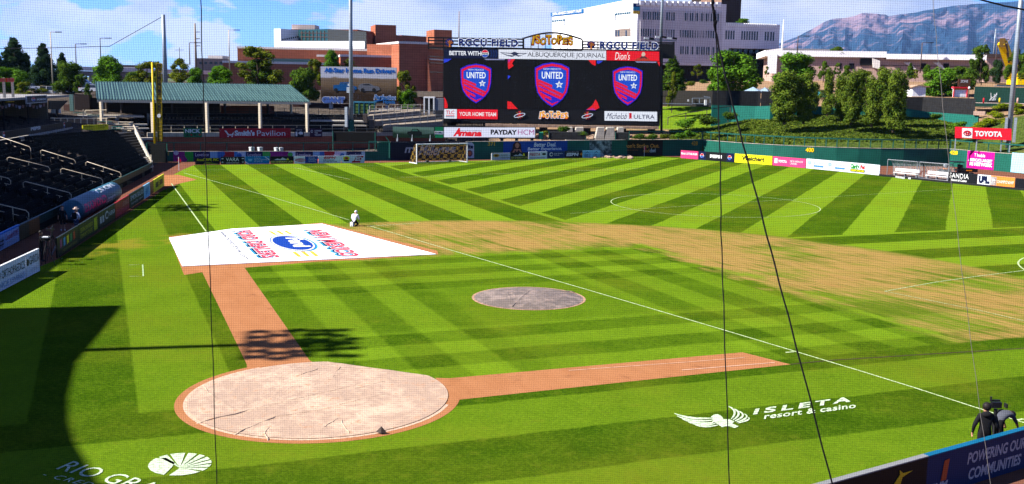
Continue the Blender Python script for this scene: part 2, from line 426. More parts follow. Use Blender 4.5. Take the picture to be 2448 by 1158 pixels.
isf = (s.lt(-.9, .2)+tt.lt(-.9, .2)).clamp()
lum = outf*.76+.18
lum = lum+(infv-lum)*inn*arc; lum = lum+(foul-lum)*isf
n1_ = noi(t, P, .5, 5); n2_ = noi(t, P, 6.5, 6, .75); n3_ = noi(t, P, 19, 3, .7); n5_ = noi(t, P, 1.7, 5, .65); n4_ = noi(t, P, .12, 4)
lum = (lum+(n1_-.5)*.40+(n5_-.5)*.35+(n2_-.5)*1.15+(n3_-.5)*.9)
turf = mixc(t, lum.clamp(), (.015,.038,.0012), (.092,.154,.0068))
turf = mixc(t, ((n5_-.55)*5+(n4_-.5)*2).clamp()*.45, turf, (.070,.082,.006))
turf = mixc(t, ((n4_-.46)*3.5).clamp()*.40, turf, (.085,.092,.006))
# worn, newly laid sod over the skinned infield: streaks along the rolls
ca, sa = math.cos(-.597), math.sin(-.597)
U_ = x0*ca+y0*sa; W_ = y0*ca-x0*sa
st = noi(t, comb(t, U_*.10, W_*1.25, 0), 1.0, 6, .62); st2 = noi(t, comb(t, U_*.5, W_*5.5, 4), 1.0, 5, .6); st3 = noi(t, P, .16, 4)
wl_ = (noi(t, comb(t, U_*.35, W_*.9, 2), 1.0, 5, .6)-.5)*7.0
inn2 = (s+wl_).lt(26.3, 1.6)*(tt+wl_*.8).lt(26.3, 1.6)
tanm = arc*(1-inn2)*s.gt(-1.0, .3)*tt.gt(-1.0, .3)
edge = rm.lt(28.8, 2.0)
dens = ((st-.40)*3.4+(st2-.5)*2.6+(st3-.5)*3.6+.50-(tt.lt(11, 7))*.42).clamp()*tanm*edge
tanc = mixc(t, st2.clamp(), (.105,.064,.014), (.275,.172,.056))
tanc = mixc(t, ((noi(t, comb(t, U_*.25, W_*2.2, 9), 1.0, 4)-.60)*9).clamp()*.6, tanc, (.21,.10,.036))
c = mixc(t, tanm*.75, turf, mixc(t, (n2_+(st-.5)).clamp(), (.030,.055,.004), (.10,.13,.010)))
c = mixc(t, dens*.92, c, tanc)
# yellowed edge next to the left-field boards and the arc's foul-side ends
yel = (rm.lt(30.5, .6)*rm.gt(27, .8)*s.lt(-1.0, .5)*s.gt(-8, 1.5)*((n1_-.42)*6).clamp()).clamp()
c = mixc(t, yel*.75, c, (.13,.11,.012))
t.links.new(c, b.inputs['Base Color']); bumpn(t, b, n2_*.6+n3_*.4, .5, .05); b.inputs['Specular IOR Level'].default_value = 0; b.inputs['Roughness'].default_value = 1
mb = MB()
# turf outline: inside the warning track, straight foul side on the left
turf_edge = [G(466,394.6), G(871,390), G(985,388), G(1174,384), G(1300,379.5), G(1435,375.5), G(1560,373), G(1640,377), G(1700,384), G(1845,395.5), G(1927,403), G(2105,420), G(2268,434), G(2448,455)]
right_edge = [V((60,70,0)), V((60,-5,0)), G(2448,1040)+V((1,1.5,0)), G(2290,1072)+V((.3,-.2,0)), G(1890,1168), V((13,-6,0)), V((9,-12,0)), V((-4,-14,0)), V((-14,-10,0))]
left_edge = [G(0,712)+V((-1,-2,0)), G(135,622), G(230,560), G(390,455), G(450,432), G(425,424), G(415,418), G(440,405)]
poly = turf_edge+right_edge+left_edge
cx_ = V((0,40,0))
def fan(mb, pts, z):
    n0 = len(mb.v); bmm = bmesh.new(); vs = [bmm.verts.new((p[0], p[1], z)) for p in pts]; f = bmm.faces.new(vs); bmesh.ops.triangulate(bmm, faces=[f]); bmm.verts.index_update()
    mb.add([tuple(v.co) for v in bmm.verts], [tuple(v.index for v in f.verts) for f in bmm.faces]); bmm.free()
fan(mb, poly, .004)
for i, f in enumerate(mb.f):
    a_, b_, c_ = (V(mb.v[k]) for k in f)
    if (b_-a_).cross(c_-a_).z < 0: mb.f[i] = f[::-1]
struct('turf', mb, mt)
def sheet(name, pts, z, mat):
    mb = MB(); fan(mb, pts, z)
    for i, f in enumerate(mb.f):
        a_, b_, c_ = (V(mb.v[k]) for k in f)
        if (b_-a_).cross(c_-a_).z < 0: mb.f[i] = f[::-1]
    return struct(name, mb, mat)
# crushed-clay warning track below it all
mt, t, b = newmat('track_clay', .95); g, x, y, z = xyz(t); P = g.outputs['Position']
a1, a2 = noi(t, P, .6, 5, .6), noi(t, P, 12, 5, .7)
c = mixc(t, (a1*.6+a2*.5-.05).clamp(), (.075,.030,.019), (.14,.060,.038)); t.links.new(c, b.inputs['Base Color']); bumpn(t, b, a2, .4, .04)
mb = MB()
pts = []
for i in range(0, 175):
    a = -112+i*1.0; pts.append(V((wall_r(a)*math.sin(R(a)), wall_r(a)*math.cos(R(a)), 0))*1.002)
pts += [V((60,-30,0)), V((20,-26,0)), V((-20,-22,0))]
sheet('warning_track', pts, -.004, mt)
# infield clay
mt, t, b = newmat('infield_clay', .95); g, x, y, z = xyz(t); P = g.outputs['Position']
U_ = (x-y)*.7071; W_ = (x+y)*.7071
a1, a2 = noi(t, comb(t, U_*.35, W_*.9), 1.0, 6, .65), noi(t, P, 14, 5, .7)
c = mixc(t, (a1*.8+a2*.6-.25).clamp(), (.172,.064,.024), (.300,.138,.064)); 
c = mixc(t, ((noi(t, P, 1.1, 4)-.60)*6).clamp()*.5, c, (.09,.032,.016))
t.links.new(c, b.inputs['Base Color']); bumpn(t, b, a2*.7+a1*.3, .5, .06); clay = mt
def dl(s_, t_): return V(((s_-t_)*.70711, (s_+t_)*.70711, 0))     # diamond coordinates: s along 1B line, t along 3B line
def circle(c, r, n=72, a0=0, a1=2*math.pi): return [V((c[0]+r*math.cos(a0+(a1-a0)*k/n), c[1]+r*math.sin(a0+(a1-a0)*k/n), 0)) for k in range(n)]
home = [V((4.62*math.sin(a), 4.62*math.cos(a), 0)) for a in [math.radians(48+i*(360-96)/60) for i in range(61)]]
sheet('home_circle_clay', home, .010, clay)
sheet('third_base_path', [G(480,644), G(590,872), V((-3.9,1.2,0)), V((-2.2,3.1,0)), G(740,862), G(583,638)], .007, clay)
sheet('third_base_clay', [G(440,658), G(404,566), G(770,533), G(1045,600), G(1048,608), G(860,622), G(760,626), G(583,641), G(480,652)], .0085, clay)
sheet('first_base_path', [V((2.4,3.6,0)), G(1075,905), G(1775,843), G(1890,872), G(1110,955), V((4.0,1.4,0))], .0075, clay)
sheet('sod_seam', [G(1890,871), G(1980,862), G(2200,848), G(2448,833), G(2448,834.6), G(2200,849.6), G(1980,863.6), G(1890,872.6)], .013, M('seam_soil', (.03,.02,.012), .95))
sheet('corner_clay', [G(392,448), G(375,420), G(425,418), G(470,430), G(405,445)], .009, clay)
# painted white lines
mt, t, b = newmat('line_chalk', .9); g, x, y, z = xyz(t)
a1 = noi(t, g.outputs['Position'], 18, 4, .7)
c = mixc(t, ((a1-.40)*5).clamp(), (.15,.21,.06), (.38,.44,.27)); t.links.new(c, b.inputs['Base Color']); chalk = mt
def line(pts, w_, name='painted_line', z=.018, mat=None, closed=False):
    mb = MB(); pts = [V((p[0], p[1], 0)) for p in pts]; n_ = len(pts); L = []
    for i, p in enumerate(pts):
        if closed: d = (pts[(i+1) % n_]-pts[i-1]).normalized()
        else: d = (pts[min(i+1, n_-1)]-pts[max(i-1, 0)]).normalized()
        q = V((-d.y, d.x, 0))*w_/2; L += [p-q+V((0,0,z)), p+q+V((0,0,z))]
    fs = [(2*i, 2*i+2, 2*i+3, 2*i+1) for i in range(n_-1)]
    if closed: fs.append((2*n_-2, 0, 1, 2*n_-1))
    mb.add(L, fs); return struct(name, mb, mat or chalk)
sA = V((-61.953, 64.361, 0)); sv = V((math.cos(-.597), math.sin(-.597), 0)); su = V((-sv.y, sv.x, 0)); SW, SL = 67.41, 101.32
def sp(a, b_): return sA+su*a+sv*b_
touch = [G(439.5,414), G(640,469.5), G(834.5,526.5), G(1100,605.5), G(1400,692.5), G(1700,781), G(2058,888.5), G(2180,926.3), G(2337,976.9), G(2448,1012)]
line(touch[:3], .075, 'touchline'); line([touch[2]+ (touch[3]-touch[2])*.22, touch[3]], .075, 'touchline'); line(touch[3:], .085, 'touchline')
line([sp(0,0), sp(SW,0)], .06, 'goal_line'); line([sp(0,SL/2), sp(4.2,SL/2)], .08, 'halfway_line'); line([sp(18,SL/2), sp(SW,SL/2)], .05, 'halfway_line')
cc = sp(SW/2, SL/2); line([cc+V((9.15*math.cos(a), 9.15*math.sin(a), 0)) for a in [2*math.pi*k/96 for k in range(96)]], .075, 'centre_circle', closed=True)
k1, k2 = SW/2-20.16, SW/2+20.16
line([sp(k1,0), sp(k1,16.5)], .08, 'penalty_area_line'); line([sp(k1+6,16.5), sp(k2,16.5)], .07, 'penalty_area_line')
pc = G(2114.4,697.4); line([pc, G(2240,675), G(2340,661), G(2448,647.5)], .065, 'penalty_area_line'); line([pc, G(2190,712.5), G(2340,743), G(2448,768)], .05, 'penalty_area_line')
sc_ = sp(SW/2, SL-11); line([sc_-sv*9.15*math.cos(a)+su*9.15*math.sin(a) for a in [-.92+1.84*k/30 for k in range(31)]], .10, 'penalty_arc')
line([G(2428,1006), G(2448,1003)], .12, 'penalty_area_line')
line([G(409.7,439.5), G(492.6,554.2)], .10, 'foul_line')
line([G(1878,844), G(1898,842)], .12, 'touchline_tick')
line([G(1360,887), G(1500,877), G(1640,867), G(1780,856)], .05, 'foul_line', mat=M('faded_chalk', (.36,.22,.15), .9)); line([G(1630,886), G(1740,877), G(1852,868)], .07, 'running_lane_line', mat=M('faded_chalk', (.36,.22,.15), .9))
line([G(308,634.5), G(341,633.5), G(342.5,661.5), G(310,662)], .07, 'coach_box_line', mat=M('faded_turf_chalk', (.22,.30,.15), .9))
# curved rim of pale clay round the plate cover
line([V((4.18*math.sin(a), 4.18*math.cos(a), 0)) for a in [math.radians(76+i*(360-140)/70) for i in range(71)]], .34, 'home_circle_rim', z=.013, mat=M('rim_clay', (.34,.23,.16), .9, var=.3, scale=9))
# painted logos on the turf
logo = M('field_paint', (.30,.36,.24), .9, var=.45, scale=9)
def gm(fn):
    mb = fn if isinstance(fn, MB) else fn; return mb
def flat_poly(mb, pts, z=.02):
    fan(mb, [G(*p) for p in pts], z)
mb = MB()
# winged bird mark: feathers fanned from the shoulders
def feather(mb, P0, P1, P2, wd, n_=9):
    P0, P1, P2 = V(P0), V(P1), V(P2); L_, R_ = [], []
    for k in range(n_):
        q = k/(n_-1); p = P0*(1-q)**2+P1*2*q*(1-q)+P2*q*q; d = (P1-P0)*(1-q)+(P2-P1)*q; nn = V((-d.y, d.x))/max(d.length, 1e-3); hw = wd*.5*math.sin(math.pi*min(1, q*.82+.06))+.25
        L_.append(tuple(p+nn*hw)); R_.append(tuple(p-nn*hw))
    flat_poly(mb, L_+R_[::-1])
for P0, P1, P2, wd in (((1612,990),(1650,1006),(1704,1001),4.2),((1618,996),(1655,1013),(1706,1006),4.0),((1630,1003),(1664,1019),(1710,1011),3.8),((1645,1011),(1676,1022),(1712,1014),3.6),((1662,1018),(1686,1025),(1716,1018),3.2),
    ((1741,973),(1768,984),(1748,1003),4.6),((1752,978),(1780,989),(1752,1006),4.4),((1765,984),(1790,995),(1757,1008),4.2),((1779,991),(1798,1000),(1760,1011),3.8),((1788,999),(1800,1005),(1764,1013),3.2)): feather(mb, P0, P1, P2, wd)
flat_poly(mb, [(1702,1007),(1700,998),(1706,993),(1716,992),(1724,996),(1730,1004),(1744,1004),(1756,1010),(1750,1014),(1766,1021),(1756,1025),(1740,1020),(1726,1023),(1716,1016),(1706,1014)])
struct('painted_bird_logo', mb, logo)
O = G(1784,993.5); 
a_ = G(2032,964); struct('painted_lettering', text_flat('ISLETA', G(1800,993), G(2034,962)-G(1800,993), G(1806,979)-G(1800,993), logo, None, bold=.035, space=1.4), logo)
O = G(1826,1004); struct('painted_lettering', text_flat('resort & casino', O, G(2046,977)-O, G(1829,991)-O, logo, None, bold=.02, space=1.05), logo)
# disc-shaped tree logo, lower left
cR = (G(430,1111)+G(431,1111))/2; ax = (G(505,1112)-G(355,1112))/2; ay = (G(428,1085)-G(402,1139))/2
def E2(u, v_): return cR+ax*u+ay*v_
mb = MB()
fan(mb, [E2(math.cos(a), math.sin(a)) for a in [R(150+i*(250-150)/10) for i in range(11)]]+[E2(-.22,-.35), E2(-.18,.1), E2(-.55,.55)], .02)
for a0, a1_ in ((-100,-42),(-36,-20),(-14,0),(6,20),(26,40),(46,60),(66,84),(90,118),(124,142)):
    fan(mb, [E2(.05,-.35), *[E2(math.cos(R(a0+(a1_-a0)*k/5)), math.sin(R(a0+(a1_-a0)*k/5))) for k in range(6)]], .02)
struct('painted_tree_logo', mb, logo)
O = G(133,1123); U1 = G(470,1215)-O; W1 = G(176,1104)-O
struct('painted_lettering', text_flat('RIO GRANDE', O, U1*1.0, W1, logo, None, space=1.05, bold=.0), logo)
O = G(97,1139); struct('painted_lettering', text_flat('- CREDIT UNION -', O, (G(420,1215)-O)*1.0, (G(120,1131)-O)*.9, logo, None, space=1.25, bold=-.005), logo)
# ------------------------------------------------------------------ shared colours
GREEN = M('green_wall_paint', (.005,.062,.043), .6, var=.12, scale=.8)
DGREEN = M('green_steel', (.006,.055,.042), .5, var=.08)
BLACK = M('black_paint', (.008,.008,.009), .55)
SCREENCLOTH = M('black_windscreen', (.016,.016,.017), .9, var=.25, scale=2)
CONC = M('concrete', (.26,.235,.20), .9, var=.18, scale=1.5, bump=.2)
CREAM = M('cream_steel', (.40,.34,.25), .5, var=.06)
BEIGE = M('beige_stucco', (.27,.215,.15), .9, var=.1, scale=1)
STEEL = M('galvanised_steel', (.20,.225,.25), .45, metal=.35, var=.12, scale=2)
WHITE = paint('f2f2f0'); WHITES = M('white_stucco', (.60,.60,.60), .85, var=.05, scale=.6)
YEL = paint('ffd400'); NAVY = paint('0a1740'); REDP = paint('d8142c')
def brick_mat(name, c1, c2, scale=1.0):
    mt, t, b = newmat(name, .9); g, x, y, z = xyz(t)
    U_ = (x*.78+y*.62)
    bk = t.nodes.new('ShaderNodeTexBrick'); bk.inputs['Scale'].default_value = 1/scale
    bk.inputs['Color1'].default_value = (*c1, 1); bk.inputs['Color2'].default_value = (*c2, 1); bk.inputs['Mortar'].default_value = (c1[0]*.75, c1[1]*.8, c1[2]*.8, 1)
    bk.inputs['Mortar Size'].default_value = .03; bk.inputs['Brick Width'].default_value = .9; bk.inputs['Row Height'].default_value = .3
    t.links.new(comb(t, U_, z, 0), bk.inputs['Vector'])
    nn = noi(t, g.outputs['Position'], .35, 5)
    c = mixc(t, 1.0, bk.outputs[0], mixc(t, nn.clamp(), (.72,.72,.72), (1.25,1.25,1.25)), 'MULTIPLY')
    t.links.new(c, b.inputs['Base Color']); return mt
BRICK = brick_mat('red_brick', (.200,.062,.038), (.165,.048,.030), 1.3)
BRICKF = brick_mat('far_red_brick', (.270,.092,.052), (.235,.076,.043), 2.4)

# ------------------------------------------------------------------ advertising boards
def board(pl, x0, y0, x1, y1, colour, label, texts=(), z0=.04, thick=.10, group=None, cap=None, extra=None, name='advertising_board', cat='advertising board', kind='board', off=0.0):
    q0, q1, za, zb = pl.rect(x0, y0, x1, y1)
    if z0 is None: z0 = za
    o = thing(name, pl.P((q0+q1)/2, z0), label, cat, group)
    mb = MB(); pl.box(mb, q0+.015, q1-.015, z0, zb, off, off+thick); part('panel', mb, colour, o)
    mb = MB()
    if z0 < .2:
        for q in (q0+.2*(q1-q0), q0+.8*(q1-q0)): mb.bar(pl.P(q, zb*.9, off-.02), pl.P(q, .02, off-.5), .05)
        part('brace', mb, STEEL, o)
    if cap is not None:
        mb = MB(); pl.box(mb, q0, q1, zb, zb+.05, off-.01, off+thick+.01); part('top_edge', mb, cap, o)
    H = zb-z0; W = q1-q0
    def fr(f): return (q0+W*f[0], q0+W*f[2], zb-H*f[3], zb-H*f[1])
    for tx in texts:
        if tx[0] == '#':            # block of colour
            r = fr(tx[1]); mb = MB(); pl.box(mb, r[0], r[1], r[2], r[3], off+thick, off+thick+.012); part('print_block', mb, tx[2], o)
        elif tx[0] == 'O':          # disc
            r = fr(tx[1]); mb = MB(); c0, c1 = (r[0]+r[1])/2, (r[2]+r[3])/2; a_, b_ = (r[1]-r[0])/2, (r[3]-r[2])/2; dd = tx[3] if len(tx) > 3 else 0
            mb.prism([pl.P(c0+a_*math.cos(2*math.pi*k/20), c1+b_*math.sin(2*math.pi*k/20), off+thick+dd) for k in range(20)], pl.n*.015); part('print_disc', mb, tx[2], o)
        elif tx[0] == 'P':          # polygon in fractions
            mb = MB(); mb.prism([pl.P(q0+W*u, zb-H*v_, off+thick+(tx[3] if len(tx) > 3 else 0)) for u, v_ in tx[1]], pl.n*.012); part('print_shape', mb, tx[2], o)
        else:
            kw = tx[3] if len(tx) > 3 else {}
            d_ = kw.pop('d', .02); text_on(pl, tx[0], 0,0,0,0, tx[2], o, off=off+thick+d_, rect=fr(tx[1]), **kw); kw['d'] = d_
    return o
def pepsi(cx, cy, rx, ry):
    pts = lambda a0, a1: [(cx+rx*math.cos(R(a)), cy-ry*math.sin(R(a))) for a in range(a0, a1+1, 15)]
    return [('O', (cx-rx*1.08, cy-ry*1.08, cx+rx*1.08, cy+ry*1.08), WHITE), ('P', pts(15,165), paint('e4002b'), .02), ('P', pts(195,345), paint('0a4fc4'), .02), ('PEPSI', (cx-rx*.8, cy-ry*.18, cx+rx*.8, cy+ry*.2), paint('101020'), dict(bold=.03, d=.03))]
ORG = paint('f08a1c'); GRY = paint('c9ccd0'); BLU = paint('1556b0'); LBL = paint('7fc8ea'); DRK = paint('14161c'); DG = paint('0a5a3c'); LWH = paint('dfe6ee'); YLW = paint('f4e81c'); PNK = paint('e8417a'); BRN = paint('6a3c1e'); SKN = paint('c98a6a')
# row of low boards in front of the left-field wall
pl = PL(G(466,394.6), G(871,390.2)); grp = 'pitch-side boards in front of the left-field wall'
board(pl, 466,378,526,394.6, DRK, 'black board with yellow-green lettering at the left end of the row by the corner flag', [('AccuSTRIPE, INC.', (.06,.06,.94,.52), YLW, dict(bold=.02, shear=.2)), ('P', [(.3,1),(.42,.6),(.5,.6),(.95,.95)], paint('8a8f20'))], group=grp)
board(pl, 527,375,585,394, DRK, 'black board reading VARA in thin white capitals', [('VARA', (.22,.12,.76,.60), WHITE), ('WINERY & DISTILLERY', (.22,.74,.76,.88), WHITE), ('*', (.04,.6,.12,.85), WHITE), ('*', (.88,.6,.96,.85), WHITE), ('#', (.04,.18,.12,.32), GRY), ('#', (.88,.18,.96,.32), GRY)], group=grp)
board(pl, 586,374.5,644,393.6, paint('1683b8'), 'teal blue board with small white lettering beside the VARA board', [('OFFICIAL\nTRAVEL PARTNER\nOF UNITED', (.36,.15,.9,.72), LWH), ('P', [(.12,.3),(.3,.3),(.26,.65),(.14,.6)], LBL), ('P', [(0,.6),(.16,1),(.1,1),(0,.75)], WHITE), ('P', [(.84,.05),(1,.4),(1,.55),(.8,.05)], WHITE)], group=grp)
board(pl, 646,374,702,393.2, DRK, 'black board with yellow BEN SHERMAN LAW lettering under a white ridge', [('BEN SHERMAN LAW', (.03,.60,.97,.88), paint('d8d060'), dict(bold=.02)), ('P', [(.14,.5),(.3,.3),(.42,.4),(.52,.15),(.66,.38),(.82,.5)], GRY), ('P', [(.68,.5),(.74,.2),(.8,.5)], YLW, .01)], group=grp)
board(pl, 703,373.5,759,392.8, WHITE, 'half white half navy board with a red oval', [('#', (.46,0,1,1), paint('16408c')), ('O', (.03,.32,.50,.76), paint('c01c2c'), .01), ('GARAMI', (.08,.44,.46,.64), WHITE, dict(d=.03, bold=.02)), ('SPECIALIZED\nCONTRACTOR\nMECHANICAL', (.6,.2,.94,.8), LWH)], group=grp)
board(pl, 761,373,815,392.2, LWH, 'pale board with red ESPN lettering over black type', [('ESPN', (.24,.06,.76,.42), paint('d0202c'), dict(bold=.04, shear=.15)), ('ALBUQUERQUE\n101.7-FM THE TEAM', (.2,.5,.8,.9), DRK, dict(bold=.01))], group=grp)
board(pl, 816,372,871,391.8, LWH, 'pale board with yellow badge and red panel reading RED, rightmost in its row', [('P', [(.42,.96),(.66,.08),(.97,.04),(.80,.96)], paint('c62030')), ('RED', (.50,.16,.9,.72), WHITE, dict(bold=.03, d=.03)), ('O', (.06,.1,.36,.62), YLW), ('P', [(.08,.55),(.34,.55),(.30,.78),(.12,.78)], DRK, .02), ('O', (.12,.2,.3,.5), paint('b02418'), .02)], group=grp)
# row in front of the 371 wall
pl = PL(G(1174,384), G(1435,377)); grp = 'pitch-side boards in front of the 371 mark wall'
board(pl, 1174,366,1219,384, GRY, 'silver board with a brown and gold sunburst below the 371 mark', [('O', (.08,.12,.42,.58), paint('c99a30')), ('O', (.17,.22,.33,.48), BRN, .02), ('BLAKES\nlotaburger', (.5,.2,.96,.86), paint('8a8a60'))], group=grp)
board(pl, 1219.5,364.5,1262,382.6, DRK, 'black BEN SHERMAN LAW board beside the silver sunburst board', [('BEN SHERMAN LAW', (.03,.60,.97,.88), paint('d8d060'), dict(bold=.02)), ('P', [(.14,.5),(.3,.3),(.42,.4),(.52,.15),(.66,.38),(.82,.5)], GRY), ('P', [(.66,.5),(.74,.1),(.82,.5)], YLW, .01)], group=grp)
board(pl, 1263,362.8,1307,381.4, LWH, 'white board with red slanted FIESTA lettering', [('FIESTA', (.05,.18,.62,.58), paint('c0203c'), dict(bold=.02, shear=.2)), ('O', (.72,.2,.94,.5), DRK), ('fiestasubaru.com', (.1,.72,.88,.9), DRK)], group=grp)
board(pl, 1307.5,361.8,1350,380.5, paint('1a3568'), 'navy board with a white ring and small white type', [('O', (.12,.15,.32,.68), WHITE), ('O', (.155,.25,.30,.6), paint('1a3568'), .02), ('NEW MEXICO\nMUTUAL', (.38,.25,.85,.62), LWH)], group=grp)
board(pl, 1350.5,360.6,1392,379.4, DRK, 'black board reading ESPN+ in white with an orange plus', [('ESPN', (.05,.3,.76,.72), WHITE, dict(bold=.05, shear=.15)), ('+', (.84,.3,.98,.68), ORG, dict(bold=.04)), ('STREAMING ON', (.06,.12,.74,.24), GRY)], group=grp)
board(pl, 1392.5,360,1434,378.4, LBL, 'light blue board with two dark 100.3 marks', [('100.3', (.08,.5,.42,.9), DRK, dict(shear=.15)), ('100.3', (.6,.5,.94,.9), DRK, dict(shear=.15)), ('P', [(.1,.45),(.25,.12),(.4,.45),(.25,.22)], DRK), ('P', [(.62,.45),(.77,.12),(.92,.45),(.77,.22)], DRK)], group=grp)
# row along the centre-field track
def seg(x0, y0, x1, y1): return PL(G(x0,y0), G(x1,y1))
grp = 'pitch-side boards along the centre-field warning track'
board(seg(1628,379,1670,382), 1628,361,1670,380, PNK, 'pink-red board with white type, leftmost by the green corner of the wall', [('Blake\'s LOTABURGER', (.04,.24,.96,.5), WHITE, dict(bold=.03))], group=grp)
board(seg(1671,382.5,1756,389), 1671,364.5,1756,386, DRK, 'black and navy board with PEPSI between two round badges', [('#', (0,0,.2,1), NAVY), ('#', (.8,0,1,1), NAVY), ('PEPSI', (.33,.3,.66,.68), WHITE, dict(bold=.08))]+pepsi(.10,.5,.05,.24)+pepsi(.88,.5,.05,.24), group=grp)
board(seg(1757,389,1847,396), 1757,370.5,1847,392.5, YLW, 'bright yellow board reading Weichert in black', [('Weichert', (.2,.18,.8,.70), DRK, dict(bold=.03))], group=grp)
board(seg(1848,396,1927,403), 1848,377,1927,400, PNK, 'pink-red board with a white square and TOYOTA', [('#', (.06,.2,.15,.72), WHITE), ('TOYOTA', (.18,.34,.44,.62), WHITE, dict(bold=.04)), ('NEW MEXICO\nUNITED', (.54,.28,.92,.74), WHITE)], group=grp)
board(seg(1928,403,2105,420.5), 1928,387,2105,412, LWH, 'long white board with pale blue marks and green and red right-end lettering', [('O', (.02,.16,.075,.62), paint('9ab0d8')), ('ORTHOPEDICS', (.10,.24,.26,.5), paint('a8bcd8')), ('#', (.11,.6,.25,.78), paint('4a86d0')), ('O', (.31,.16,.365,.62), paint('9ab0d8')), ('ORTHOPEDICS', (.40,.24,.55,.5), paint('a8bcd8')), ('#', (.41,.6,.545,.78), paint('4a86d0')), ('Clark\'s', (.62,.12,.735,.58), paint('1e8a2a'), dict(bold=.06)), ('Pet', (.75,.16,.81,.56), paint('d02828'), dict(bold=.06)), ('#', (.62,.62,.81,.9), DRK), ('EMPORIUM', (.63,.66,.80,.86), YLW, dict(bold=.02, d=.03))], group=grp)
board(seg(2268,435,2337,442), 2268,413.5,2337,437, DRK, 'black board reading SANDIA Resort & Casino right of the benches', [('SANDIA', (.05,.1,.72,.58), WHITE, dict(space=1.1)), ('Resort & Casino', (.12,.66,.66,.9), WHITE, dict(bold=.02, shear=.2))], group=grp)
board(seg(2337.5,442,2428,451), 2337.5,421,2428,446, LWH, 'white board reading USL with an orange right half', [('USL.', (.04,.1,.34,.86), NAVY, dict(bold=.10)), ('#', (.36,0,1,1), paint('e88a3a')), ('#', (.37,.1,.52,.92), GRY), ('CHAMPIONSHIP', (.54,.38,.97,.66), WHITE, dict(d=.03)), ('*', (.40,.3,.49,.75), WHITE, dict(d=.03, bold=.05))], group=grp)
board(seg(2428,451,2460,454.5), 2428,428,2462,453, DRK, 'plain black board at the far right end of the row', [], group=grp)
# pads under the right-hand boards
mb = MB(); a, b_ = G(2105,421), G(2462,457); pl = PL(a, b_); pl.box(mb, 0, pl.L, .01, .22, .12, .3); thing('kick_board', a, 'long low black kick board along the grass edge below the team benches', 'kick board', mb=mb, mats=BLACK)
# boards on the third-base side
pl = PL(G(0,697), G(90,650)); grp = 'third-base side boards along the track'
board(pl, -52,668,57,654, LWH, 'white board reading NEW MEXICO ORTHOPAEDICS nearest the left edge', [], z0=.03) if False else None
def board_q(pl, x0, x1, h, colour, label, texts=(), **kw):      # board that starts and ends at two photo columns
    q0, q1 = pl.sz(x0, 600)[0], pl.sz(x1, 600)[0]
    def solve(x):
        lo, hi = -60.0, 120.0
        for _ in range(50):
            mid = (lo+hi)/2; p = pl.P(mid, .5)-CAM; X_ = 1224+FPX*p.dot(RT)/p.dot(FW)
            if X_ < x: lo = mid
            else: hi = mid
        return lo
    q0, q1 = solve(x0), solve(x1)
    class Q(PL):
        def __init__(s): s.a, s.u, s.n, s.L = pl.a, pl.u, pl.n, pl.L
        def rect(s, *a_): return q0, q1, 0, h
    return board(Q(), 0,0,0,0, colour, label, texts, **kw)
board_q(pl, -60, 57, 1.2, LWH, 'white board with dark NEW MEXICO ORTHOPAEDICS lettering at the left edge of the track', [('NEW MEXICO ORTHOPAEDICS', (.03,.18,.97,.52), paint('1c4a48'), dict(bold=-.005)), ('EXPERIENCE LIVING', (.05,.66,.96,.9), paint('90b4d8'))], cap=WHITE, group=grp)
board_q(pl, 58, 90, 1.2, LWH, 'short white board with a leaf mark and GARCIA beside the camera operator', [('GARCIA', (.24,.12,.95,.5), paint('1c3a3c')), ('O', (.04,.2,.2,.52), DRK), ('AUTOMOTIVE', (.3,.68,.8,.84), GRY)], cap=WHITE, group=grp)
pl = PL(G(134.7,618), G(390.5,445))
board_q(pl, 133, 184, 1.18, paint('20261c'), 'dark board with coloured oval stripes nearest the television camera', [('P', [(.12+i*.155,.2),(.20+i*.155,.16),(.20+i*.155,.56),(.12+i*.155,.62)], c_) for i, c_ in enumerate((paint('a04a78'), paint('3a9ac0'), YLW, paint('2a8a50'), paint('c04830')))]+[('UNITEDWAY OF NORTH CENTRAL NM', (.2,.74,.9,.86), paint('9a9a30'))], group=grp)
board_q(pl, 184.5, 233, 1.18, paint('1c2418'), 'dark board with yellow-green lettering left of the white ring board', [('CENTRAL NEW MEXICO\nCOMMUNITY COLLEGE', (.06,.24,.66,.82), paint('b8c030')), ('#', (.74,.14,.9,.86), paint('a8b418'))], group=grp)
board_q(pl, 233.5, 272, 1.18, paint('1e2420'), 'dark board with a white ring beside the red board', [('O', (.36,.16,.56,.66), GRY), ('O', (.40,.26,.52,.56), DRK, .02), ('NUSENDA', (.6,.3,.96,.56), LWH), ('#', (.06,.3,.14,.7), GRY), ('#', (.2,.3,.28,.7), GRY)], group=grp)
board_q(pl, 272.5, 306, 1.18, paint('b02a2c'), 'red board with pink lettering along the third-base track', [('Nothing\nBundt', (.10,.5,.5,.9), PNK), ('US EAGLE', (.5,.2,.94,.5), paint('e8a8a0')), ('federal credit', (.5,.6,.94,.85), PNK)], group=grp)
board_q(pl, 306.5, 341, 1.18, paint('14281e'), 'dark green board reading SIMON next to the red board', [('SIMON', (.06,.15,.46,.5), LWH), ('SAUDI', (.52,.15,.94,.5), LWH), ('family law', (.1,.62,.9,.82), GRY)], group=grp)
board_q(pl, 341.5, 356, 1.18, LBL, 'narrow light blue board on the third-base side', [('P', [(.2,.3),(.8,.2),(.6,.7),(.3,.8)], paint('4a9ac8'))], group=grp)
board_q(pl, 356.5, 364.5, 1.18, paint('b06a3a'), 'narrow orange-brown board between the light blue and yellow boards', [], group=grp)
board_q(pl, 365, 390, 1.18, YLW, 'yellow board with black blocks at the far end of the third-base track', [('#', (.16,.3,.42,.72), DRK), ('$', (.44,.25,.54,.75), DRK), ('#', (.58,.28,.84,.7), DRK)], group=grp)
